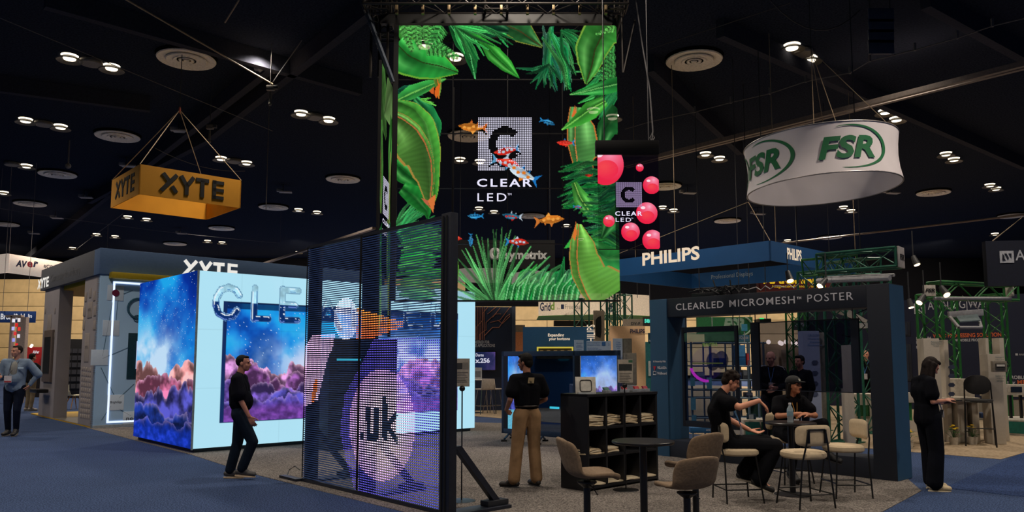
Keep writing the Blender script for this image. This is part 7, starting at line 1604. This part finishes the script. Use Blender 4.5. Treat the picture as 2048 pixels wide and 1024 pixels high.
t, f = fthing('hanging_sign', 'grey hanging sign with pale letters at the top of the smoked panel', 'sign', 1590, 650, 28, False); fslab(MB(), f, 1586, 640, 1618, 660, .1).build('panel', M('sign_grey', (88, 88, 84), .7), t); ftext(t, 'alink', f, 1590, 643, 1615, 653, wp, bold=.02)
q = f.hit(1600, 640); MB().tube(q, (q.x, q.y, ZC), .012, n=5).build('cable', dkw, t)
# white columns with printed text
def column(x0, yt, x1, yb, Yy, lab, mat, rows=(), d=.25, name='display_column', logos=0):
    t, f = fthing(name, lab, 'display', x0, yb, Yy); fslab(MB(), f, x0, yt, x1, None, d).build('body', mat, t, bevel=.006)
    for (a, b, c_, d_, s_) in rows: ftext(t, s_, f, a, b, c_, d_, bpr if mat is whp else M('print_teal', (50, 100, 110), .6), off=.006)
    for k in range(logos):
        cx_ = (x0 + x1) / 2; y = yt + (yb - yt) * (.3 + .1 * k); MB().prism([f.hit(cx_ + 7 * math.cos(q), y + 5 * math.sin(q), .01) for q in [i * 1.047 for i in range(6)]], f.n * -.005).build('printed_diagram', M('print_slate', (70, 80, 110), .6), t)
    return t
column(1613, 662, 1647, 872, 15.5, 'tall lilac column with printed text seen through the smoked panel', whp, [(1616, 668, 1640, 673, 'CB-22/24V'), (1616, 675, 1640, 679, 'Universal'), (1620, 682, 1640, 686, 'Device'), (1616, 688, 1644, 692, 'Enclosure')], logos=4)
column(1648, 665, 1664, 868, 15.7, 'grey-white side column touching the lilac column', M('column_grey', (176, 166, 152), .6))
column(1702, 690, 1712, 885, 14.6, 'narrow white panel with small round logos right of the truss tower', wht, logos=0)
t, f = fthing('info_podium', 'white cabinet base with round marks beside the truss tower', 'cabinet', 1700, 880, 14.9); fslab(MB(), f, 1700, 778, 1712, 884, .3).build('body', wht, t)
for y in (842, 856, 868): MB().path([f.hit(1706 + 3 * math.cos(q), y + 3.6 * math.sin(q), .012) for q in [i * .52 for i in range(12)]], .006, 4, True).build('round_mark', M('print_dark', (60, 60, 62), .6), t)
# display rack of pale tubes with goods
t, f = fthing('display_rack', 'silver tube rack with goods seen through the left panel of the portal', 'rack', 1385, 866, 15.2, u=(1, .05, 0)); tubm = M('tube_silver', (120, 140, 155), .3, .6)
xs = (1386, 1424, 1470, 1500, 1520, 1532)
for x in xs: q = f.hit(x, 868); q.z = .02; z1_ = f.hit(x, 684).z; MB().tube(q, (q.x, q.y, z1_), .022, n=8).build('upright', tubm, t); MB().tube(q - f.n * .45, Vector((q.x, q.y, z1_)) - f.n * .45, .018, n=8).build('upright', tubm, t)
for y in (686, 732, 760, 780, 796, 836): 
    a, b = f.hit(1386, y), f.hit(1532, y); MB().tube(a, b, .018, n=8).build('rail', tubm, t); MB().tube(a - f.n * .45, b - f.n * .45, .014, n=8).build('rail', tubm, t)
for y in (733, 761, 797): a, z = f.uz(1426, y); b, _ = f.uz(1530, y); MB().slab(f, a, b, z, z + .025, .45, 0).build('shelf', M('shelf_pale', (120, 140, 150), .3, alpha=1), t, bevel=.003)
goods = [(1432, 716, 1452, 732, (26, 30, 38)), (1474, 690, 1492, 732, (30, 96, 150)), (1494, 706, 1499, 732, (180, 30, 34)), (1432, 745, 1458, 760, (22, 24, 30)), (1474, 745, 1484, 760, (24, 40, 80)), (1486, 740, 1496, 760, (60, 66, 74)), (1492, 785, 1506, 796, (26, 34, 56)), (1440, 784, 1462, 796, (30, 34, 40)), (1392, 744, 1410, 760, (90, 110, 122)), (1508, 748, 1519, 760, (40, 44, 50))]
for k, (a, b, c_, d_, col) in enumerate(goods):
    tg, fg = fthing('packed_device', f'{("black", "bright blue", "red", "dark", "navy", "slate", "midnight", "charcoal", "pale", "grey")[k]} device box on the silver rack, {("upper", "upper", "upper", "middle", "middle", "middle", "lower", "lower", "middle left", "middle right")[k]} shelf', 'device', a, d_, 15.24, False); fslab(MB(), fg, a, b, c_, d_, .2).build('case', M('goods_%d' % k, col, .5), tg, bevel=.01); tg.location = fg.P
    fslab(MB(), fg, a + 1.5, b + 1.5, c_ - 1.5, b + (d_ - b) * .55, .006, .006).build('label_panel', M('goods_l%d' % k, tuple(min(255, v + 40) for v in col), .5), tg)
for k, (a, b, c_, d_) in enumerate(((1381, 755, 1390, 772), (1414, 755, 1424, 778), (1382, 795, 1392, 820), (1384, 830, 1393, 846))):
    tg, fg = fthing('price_sheet', f'pale blue sheet taped to the silver rack, {("upper left", "upper right", "middle left", "lowest left")[k]} one', 'paper', a, d_, 15.16, False); fslab(MB(), fg, a, b, c_, d_, .01).build('sheet', M('sheet_cyan', (110, 180, 200), .6), tg)
# base cabinets of the rack
t, f = fthing('base_cabinet', 'white and green low cabinet under the silver rack', 'cabinet', 1490, 868, 14.2, u=(1, .1, 0)); fslab(MB(), f, 1488, 840, 1566, 872, .5).build('body', wht, t, bevel=.01); fslab(MB(), f, 1491, 844, 1519, 869, .02, .02).build('front_panel', M('front_teal', (40, 120, 110), .6), t); fslab(MB(), f, 1523, 844, 1562, 869, .02, .02).build('front_panel', M('front_green', (44, 84, 66), .6), t)
t, f = fthing('floor_box', 'blue carton standing on the floor under the left panel of the portal', 'box', 1382, 874, 14.6); fslab(MB(), f, 1381, 855, 1424, 866, .3).build('carton', M('carton_blue', (30, 90, 140), .6), t, bevel=.006); ftext(t, 'ACE', f, 1412, 858, 1421, 862, wp, bold=.02)
t, f = fthing('code_card', 'small framed card standing on the low cabinet', 'card', 1494, 839, 14.15, False); fslab(MB(), f, 1494, 828, 1512, 839, .03).build('frame', M('card_frame', (40, 70, 90), .5), t, bevel=.004); fslab(MB(), f, 1498, 829, 1507, 838, .006, .006).build('print', M('card_pale', (190, 200, 205), .5), t)
t, f = fthing('cushion', 'large dark green round display behind the seated man', 'display', 1500, 820, 15.6, False); MB().prism([f.hit(1518 + 26 * math.cos(q), 816 + 24 * math.sin(q)) for q in [i * .39 for i in range(16)]], -f.n * .06).build('disc', M('disc_green', (34, 70, 56), .6), t); MB().tube(f.hit(1518, 838, -.03), f.hit(1518, 866, -.03), .02, n=6).build('stem', wb, t); t.name = 'round_display'
# green planter strip and low counters behind the far man
t, f = fthing('low_counter', 'white low counter with a green grass front behind the bald man', 'counter', 1712, 835, 18, u=(1, 0, 0)); fslab(MB(), f, 1712, 788, 1800, None, .6).build('body', wht, t, bevel=.01); fslab(MB(), f, 1713, 810, 1738, 832, .04, .04).build('grass_front', M('grass_green', (28, 74, 34), .9, amp=.5, scale=60), t)
t, f = fthing('ceiling_panel', 'pale slanted ceiling panel seen at the upper right of the portal opening', 'panel', 1720, 625, 17, False)
MB().prism([f.hit(1662, 622), f.hit(1700, 620), f.hit(1735, 640), f.hit(1733, 646)], -f.n * .05).build('panel', M('panel_pale', (150, 145, 140), .6), t)
fslab(MB(), f, 1718, 646, 1736, 656, .2).build('lamp_box', M('box_pale', (150, 150, 150), .5), t); q = f.hit(1727, 646, -.1); MB().tube(q, (q.x, q.y, ZC), .012, n=5).build('cable', dkw, t); t.name = 'hanging_panel_lamp'; t['category'] = 'lamp'
# ------------------------------------------------------------ dark navy wall on the right
W0 = G(2048, 828); W0 = along(W0, LV, 1790) ; fW = Face(W0, -LV); t = T('backdrop_wall', 'long navy booth wall with white and orange print at the right', 'booth wall', W0)
zt_ = ZA(W0, 602); a1_, _ = fW.uz(2140, 780); nw = M('navy_print_wall', (18, 26, 54), .7, amp=.05, scale=1); MB().slab(fW, -3.4, a1_, .01, zt_, .25).build('panel', nw, t)
def wt_(s_, x0, yt, x1, yb, mat=wp, **k): return ftext(t, s_, fW, x0, yt, x1, yb, mat, **k)
_or = M('orange_print', (214, 104, 52), .6)
fslab(MB(), fW, 1829, 607, 1851, 628, .01, .01).build('logo_square', wp, t)
for pts in (((1833, 612), (1833, 624), (1836, 624), (1836, 617)), ((1836, 612), (1842, 624), (1844, 620), (1839, 612)), ((1842, 612), (1847, 621), (1847, 612)), ((1833, 621), (1833, 624), (1839, 624), (1836, 621))): MB().prism([fW.hit(x, y, .014) for x, y in pts], -fW.n * .004).build('logo', nw, t)
wt_('ANALOG|WAY', 1856, 603, 1982, 625, spacing=.95)
wt_('PREMIUM', 1833, 674, 1862, 681, bold=.02); wt_('FOR YOUR', 1833, 682, 1862, 688, bold=.02); wt_('LIVEPREMIER', 1833, 692, 1880, 697, bold=.03)
wt_('VIDEO PROCESSING SOLUTIONS', 1866, 668, 2008, 676, _or, bold=.02); wt_('FOR MOBILE PROJECTS', 1905, 678, 1973, 685, bold=.02)
wt_('EASY TO', 1959, 752, 1989, 759, bold=.02); wt_('ROBUST', 2022, 751, 2060, 758, bold=.02); wt_('SINGLE-CHASSIS 4K', 1950, 762, 2032, 769, bold=.02); wt_('MEDIA', 2035, 760, 2075, 768, _or, bold=.02)
fslab(MB(), fW, 2031, 707, 2036, 711, .01, .01).build('logo_square', wp, t); wt_('ANALOG', 2038, 707, 2062, 711)
for (x0, y0, x1, y1) in ((1800, 644, 1822, 672), (1802, 688, 1826, 762)): fslab(MB(), fW, x0, y0, x1, y1, .02, .02).build('printed_rack', M('print_rack', (30, 34, 48), .5), t, bevel=.004); fslab(MB(), fW, x0 + 3, y0 + 3, x1 - 6, y1 - 3, .01, .03).build('printed_face', M('print_face', (40, 46, 62), .5), t)
# navy hanging sign at the right edge
P_ = D(1980, 575, 15.5); f = Face(P_, (1, -.12, 0)); t = T('hanging_sign', 'dark navy hanging sign with a square white mark at the right edge', 'sign', P_); fslab(MB(), f, 1976, 482, 2110, 572, .15).build('panel', M('navy_fabric', (16, 22, 42), .8), t)
fslab(MB(), f, 2000, 502, 2028, 526, .01, .01).build('logo_square', wp, t)
for pts in (((2005, 507), (2005, 520), (2009, 520), (2009, 512)), ((2009, 507), (2016, 520), (2018, 516), (2013, 507)), ((2017, 507), (2023, 517), (2023, 507)), ((2005, 517), (2005, 521), (2012, 521), (2009, 517))): MB().prism([f.hit(x, y, .02) for x, y in pts], -f.n * .004).build('logo', M('navy_fabric', (16, 22, 42), .8), t)
ftext(t, 'ANALOG', f, 2031, 500, 2150, 521, wp, bold=.01)
MB().tube(f.hit(1985, 482), G(2060, 422, ZC), .012, n=5).build('cable', ropem, t)
# freestanding green truss gate in front of it
def gpt(x, y): return G(x, y)
TA, PTA = tw2(1872, 868, 590, .40, 'green truss tower under the white square plate on the right', gt2); TB, PTB = tw2(1906, 858, 600, .36, 'green truss tower just right of the woman in black', gt2); TC, PTC = tw2(2003, 850, 590, .42, 'green truss tower at the far right near the picture edge', gt2)
a = D(1868, 580, 15.8); b = D(2022, 582, 16.6); b.z = a.z; ot2 = T('overhead_truss', 'green horizontal truss with a white square plate at its left end', 'truss', a); truss(ot2, a, b, .32, gt2, .032, .42)
f = Face(a - V3(.1, .24, 0), (1, 0, 0)); fslab(MB(), f, 1848, 570, 1872, 592, .04).build('end_plate', M('plate_white2', (200, 192, 182), .6), ot2, bevel=.006); ftext(ot2, 'FSR', f, 1850, 577, 1870, 585, M('print_black', (24, 22, 24), .6), bold=.04, shear=.25, off=.01)
fslab(MB(), Face(b, (1, 0, 0)), 2024, 570, 2029, 592, .3).build('end_plate', M('plate_white2', (200, 192, 182), .6), ot2, bevel=.006)
MB().tube(D(1868, 597, 15.4), D(2022, 597, 15.6), .035, n=8).build('lighting_bar', wb, ot2); spotfit(D(1882, 574, 15.3), (.1, -.6, -.7), 'lit spotlight on the truss beside the white square plate', s=1.4); spotfit(D(1848, 590, 15.3), (-.5, -.2, -.6), 'white spotlight pointing down left under the square plate', s=1.3)
P_ = D(1933, 622, 15.2); fh = T('access_hatch', 'white open tilted frame hanging from the right green truss', 'frame', P_)
fq_ = Face(P_, (1, 0, 0)); MB().prism([fq_.hit(1898, 623), fq_.hit(1967, 618), fq_.hit(1968, 631), fq_.hit(1899, 635)], -fq_.n * .06).build('frame_bar', wb, fh, bevel=.006)
c_ = [fq_.hit(1900, 634), fq_.hit(1918, 655, .3), fq_.hit(1963, 655, .3), fq_.hit(1958, 640, .0)]
for p_, q_ in zip(c_, c_[1:]): MB().tube(p_, q_, .03, n=8).build('frame_bar', wb, fh)
MB().prism([fq_.hit(1912, 634, .02), fq_.hit(1955, 630, .02), fq_.hit(1961, 642, .2), fq_.hit(1920, 645, .2)], UP * .02).build('tray', M('tray_metal', (110, 125, 130), .4, .4), fh)
for x in (1905, 1962): q = fq_.hit(x, 622); MB().tube(q, (q.x, q.y + .6, D(x, 582, 15.8).z - .1), .008, n=5).build('cable', wirem, fh)
# white columns with text around the truss feet
column(1858, 677, 1890, 868, 15.0, 'white column behind the head of the woman in black', wht, [(1862, 682, 1884, 685, 'Retractable'), (1862, 686, 1884, 689, 'floor boxes'), (1867, 691, 1878, 693, 'STAFF')], logos=0)
column(1899, 680, 1908, 860, 15.6, 'narrow white panel with vertical print beside the truss tower', wht, logos=4)
column(1986, 708, 2014, 790, 15.2, 'white column with a framed grey device on it at the right', wht, [(1990, 713, 2008, 716, 'Weatherproof'), (1990, 718, 2008, 720, 'surface cover'), (1991, 750, 2010, 753, 'Stainless steel'), (1993, 755, 2008, 758, 'locking cover'), (1993, 760, 2008, 763, 'wall boxes')])
column(1984, 676, 1990, 790, 15.8, 'thin white panel left of the far right truss tower', wht); column(2012, 676, 2021, 790, 15.8, 'thin white panel right of the far right truss tower', wht)
t, f = fthing('wall_device', 'grey framed device with a white insert on the right white column', 'device', 1990, 745, 15.0, False); fslab(MB(), f, 1987, 722, 2015, 744, .08).build('case', M('case_grey', (128, 120, 108), .5), t, bevel=.01); fslab(MB(), f, 1991, 727, 2010, 739, .02, .02).build('recess', M('recess', (60, 58, 56), .5), t); fslab(MB(), f, 1992, 729, 2008, 733, .03, .03).build('insert', M('insert_white', (215, 210, 200), .4), t)
# white box cabinet, counters
t, f = fthing('white_cabinet', 'white box cabinet behind the hands of the woman in black', 'cabinet', 1899, 830, 16.2); fslab(MB(), f, 1899, 758, 1956, None, .7).build('body', M('cab_white', (190, 180, 165), .6), t, bevel=.01); f3 = Face(f.P, (1, .0, 0))
t, f = fthing('bar_counter', 'long white high table with slab legs right of the woman in black', 'table', 1812, 862, 15.5); a, z = f.uz(1808, 802); b, _ = f.uz(1955, 806); MB().slab(f, a, b, z, z + .07, .8, .1).build('tabletop', M('counter_top', (196, 186, 170), .5), t, bevel=.01)
for x0, x1 in ((1917, 1936), (1946, 1960)): a, _ = f.uz(x0, 860); b, _ = f.uz(x1, 860); MB().slab(f, a, b, .01, z, .7, .0).build('leg', wht, t, bevel=.006)
t, f = fthing('back_counter', 'white perforated counter far right behind the high chair', 'counter', 1950, 840, 21.5); fslab(MB(), f, 1950, 800, 2070, None, .4).build('front', M('counter_perf', (150, 144, 134), .6, amp=.3, scale=90), t); a, z = f.uz(1985, 786); b, _ = f.uz(2070, 786); MB().slab(f, a, b, z - .1, z, .7, .1).build('tabletop', M('counter_top', (196, 186, 170), .5), t, bevel=.01); 
for x in (1990, 2060): a, _ = f.uz(x, 800); MB().slab(f, a, a + .05, .01, z - .08, .05, 0).build('leg', wht, t)
t, f = fthing('blue_case', 'blue carton on the floor near the far right counter', 'box', 1963, 836, 16.0); fslab(MB(), f, 1962, 826, 1986, 836, .3).build('carton', M('carton_navy', (28, 50, 90), .6), t, bevel=.01)
# green sloping thing and low white display behind the woman
t, f = fthing('display_ramp', 'white tilted floor display with a green side left of the woman', 'display', 1812, 866, 14.6); MB().prism([f.hit(1806, 858), f.hit(1846, 866), f.hit(1846, 845), f.hit(1806, 838)], -f.n * .8).build('body', wht, t); fslab(MB(), f, 1808, 806, 1836, 844, .04, -.2).build('green_side', M('side_green', (22, 104, 44), .6), t); fslab(MB(), f, 1806, 786, 1836, 806, .3, -.1).build('white_box', wht, t, bevel=.01)
fslab(MB(), f, 1806, 768, 1824, 786, .2, -.15).build('card', M('card_white2', (170, 165, 160), .6), t)
# round podium with wrapped print
Pp = G(2052, 868); t = T('round_podium', 'round white podium wrapped with a teal printed band', 'podium', Pp); rp = .62; z1_ = ZA(Pp, 836)
MB().lathe([(.001, 0), (rp, 0), (rp, z1_ - .02), (rp - .02, z1_), (.001, z1_)], Pp, 48).build('drum', M('podium_white', (190, 184, 172), .6), t, smooth=True); MB().lathe([(rp + .006, .05), (rp + .006, z1_ - .05)], Pp, 48).build('teal_band', M('band_teal', (24, 120, 110), .6), t, smooth=True)
fp_ = Face(Pp - V3(.0, rp + .03, 0), (1, 0, 0)); text(t, 'Surface and Flush Mount', fp_.pt(-.45, z1_ - .17, .0), (1, 0, 0), 1.0, .07, wp, bold=.01); text(t, 'Touchscreen Wall Plate Covers', fp_.pt(-.45, z1_ - .29, .0), (1, 0, 0), 1.0, .07, wp, bold=.01)
t, f = fthing('monitor_stand', 'white framed small screen on two black posts on the round podium', 'monitor', 2010, 836, Pp.y, False); t.location = (Pp.x, Pp.y, z1_)
fslab(MB(), f, 2008, 768, 2046, 790, .06, .1).build('bezel', M('bezel_white', (200, 192, 178), .5), t, bevel=.01); fslab(MB(), f, 2016, 773, 2038, 784, .01, .112).build('screen', M('screen_slate', (34, 44, 60), .2), t)
for x in (2017, 2038): a, _ = f.uz(x, 800); MB().slab(f, a, a + .05, z1_, f.uz(x, 790)[1], .05, .04).build('post', M('stand_black', (14, 15, 20), .4), t)
# high chair with sled base
Pc = G(1962, 892); t = T('high_chair', 'black high chair with an oval back and a sled base', 'chair', Pc, rad(150)); k_ = M('tube_black', (12, 12, 14), .4); sc_ = M('seat_black', (26, 24, 26), .7, bump=.1)
mb = MB(); mb.lathe([(.001, 0), (.22, 0), (.25, .02), (.24, .05), (.001, .06)], (0, 0, .84), 28, 1, .92); mb.build('seat', sc_, t, world=False, smooth=True)
mb = MB(); n = 24
mb.prism([(.235 * math.copysign(abs(math.cos(q)) ** .8, math.cos(q)), -.24, 1.16 + .19 * math.sin(q)) for q in [6.283 * i / n for i in range(n)]], (0, -.035, 0)); mb.build('backrest', sc_, t, world=False, bevel=.008)
for sx in (-1, 1): MB().path([(.22 * sx, -.25, 1.2), (.23 * sx, -.24, .84), (.25 * sx, -.30, .03), (.25 * sx, -.26, .0), (.25 * sx, .26, .0), (.25 * sx, .28, .03), (.22 * sx, .20, .84)], .013, 8).build('sled_leg', k_, t, world=False, smooth=True)
MB().tube((-.24, .25, .35), (.24, .25, .35), .011, n=8).build('footrest', k_, t, world=False); MB().tube((-.22, .2, .84), (.22, .2, .84), .011, n=8).build('cross_bar', k_, t, world=False); MB().tube((-.22, -.22, .84), (.22, -.22, .84), .011, n=8).build('cross_bar', k_, t, world=False)
# potted yellow flowers
def potflower():
    t = T('potted_flower', 'x', 'plant', group='white pots of yellow flowers'); MB().lathe([(.001, 0), (.07, 0), (.09, .15), (.08, .15), (.075, .13), (.001, .13)], (0, 0, 0), 18).build('pot', M('pot_white', (200, 190, 176), .5), t, world=False, smooth=True)
    r = random.Random(3)
    for i in range(18):
        a = i * 2.4; rr = .05 + .10 * r.random(); z = .16 + .16 * r.random(); b = Vector((math.cos(a) * rr, math.sin(a) * rr, z)); d = Vector((math.cos(a), math.sin(a), .2)); s_ = Vector((-math.sin(a), math.cos(a), 0)) * .028
        MB().poly([b - d * .03, b + s_, b + d * .06, b - s_]).build('leaf', M('leaf_green', (50, 96, 40), .7), t, world=False); 
        if i % 3 == 0: MB().tube((0, 0, .12), b, .004, n=4, cap=False).build('stem', M('leaf_green', (50, 96, 40), .7), t, world=False)
    for x, y, z in ((0, 0, .36), (.05, .03, .33), (-.05, -.02, .30), (.02, -.06, .31)):
        MB().tube((0, 0, .13), (x, y, z), .004, n=4).build('stem', M('leaf_green', (50, 96, 40), .7), t, world=False); MB().lathe([(.001, 0), (.035, .01), (.03, .025), (.001, .03)], (x, y, z), 10).build('blossom', M('petal_yellow', (225, 185, 30), .6), t, world=False, smooth=True)
    return t
p1 = potflower(); p1.location = G(1817, 898); p1['label'] = 'white pot of yellow flowers between the portal and the woman'
dup(p1, G(1908, 890), 1.0, 'white pot of yellow flowers just right of the woman in black'); dup(p1, G(1946, 889), 2.2, 'white pot of yellow flowers under the high chair')

t, f = fthing('hanging_sign', 'black hanging sign with grey letters seen through the bottom of the tall screen', 'sign', 1040, 540, 24, False); fslab(MB(), f, 912, 480, 1110, 536, .2).build('panel', M('sign_black2', (14, 14, 16), .7), t)
lt = M('letters_silver', (235, 235, 235), .5); ftext(t, 'symetrix', f, 1010, 501, 1095, 524, lt, bold=.04); MB().path([f.hit(990 + 8 * math.cos(q), 508 + 9 * math.sin(q), .02) for q in [i * .45 for i in range(14)]], .07, 6, True).build('logo_ring', lt, t)
for x0, x1, y0, y1 in ((906, 1003, 532, 566), (1014, 1110, 540, 570)): MB().prism([f.hit(x0, y0 + 8), f.hit((x0 + x1) / 2, y0), f.hit(x1, y0 + 5), f.hit(x1, y1), f.hit(x0, y1 - 2)], -f.n * .1).build('pale_panel', M('panel_silver', (205, 205, 205), .6), t)
for x in (920, 1100): q = f.hit(x, 480); MB().tube(q, (q.x, q.y, ZC), .012, n=5).build('cable', dkw, t)
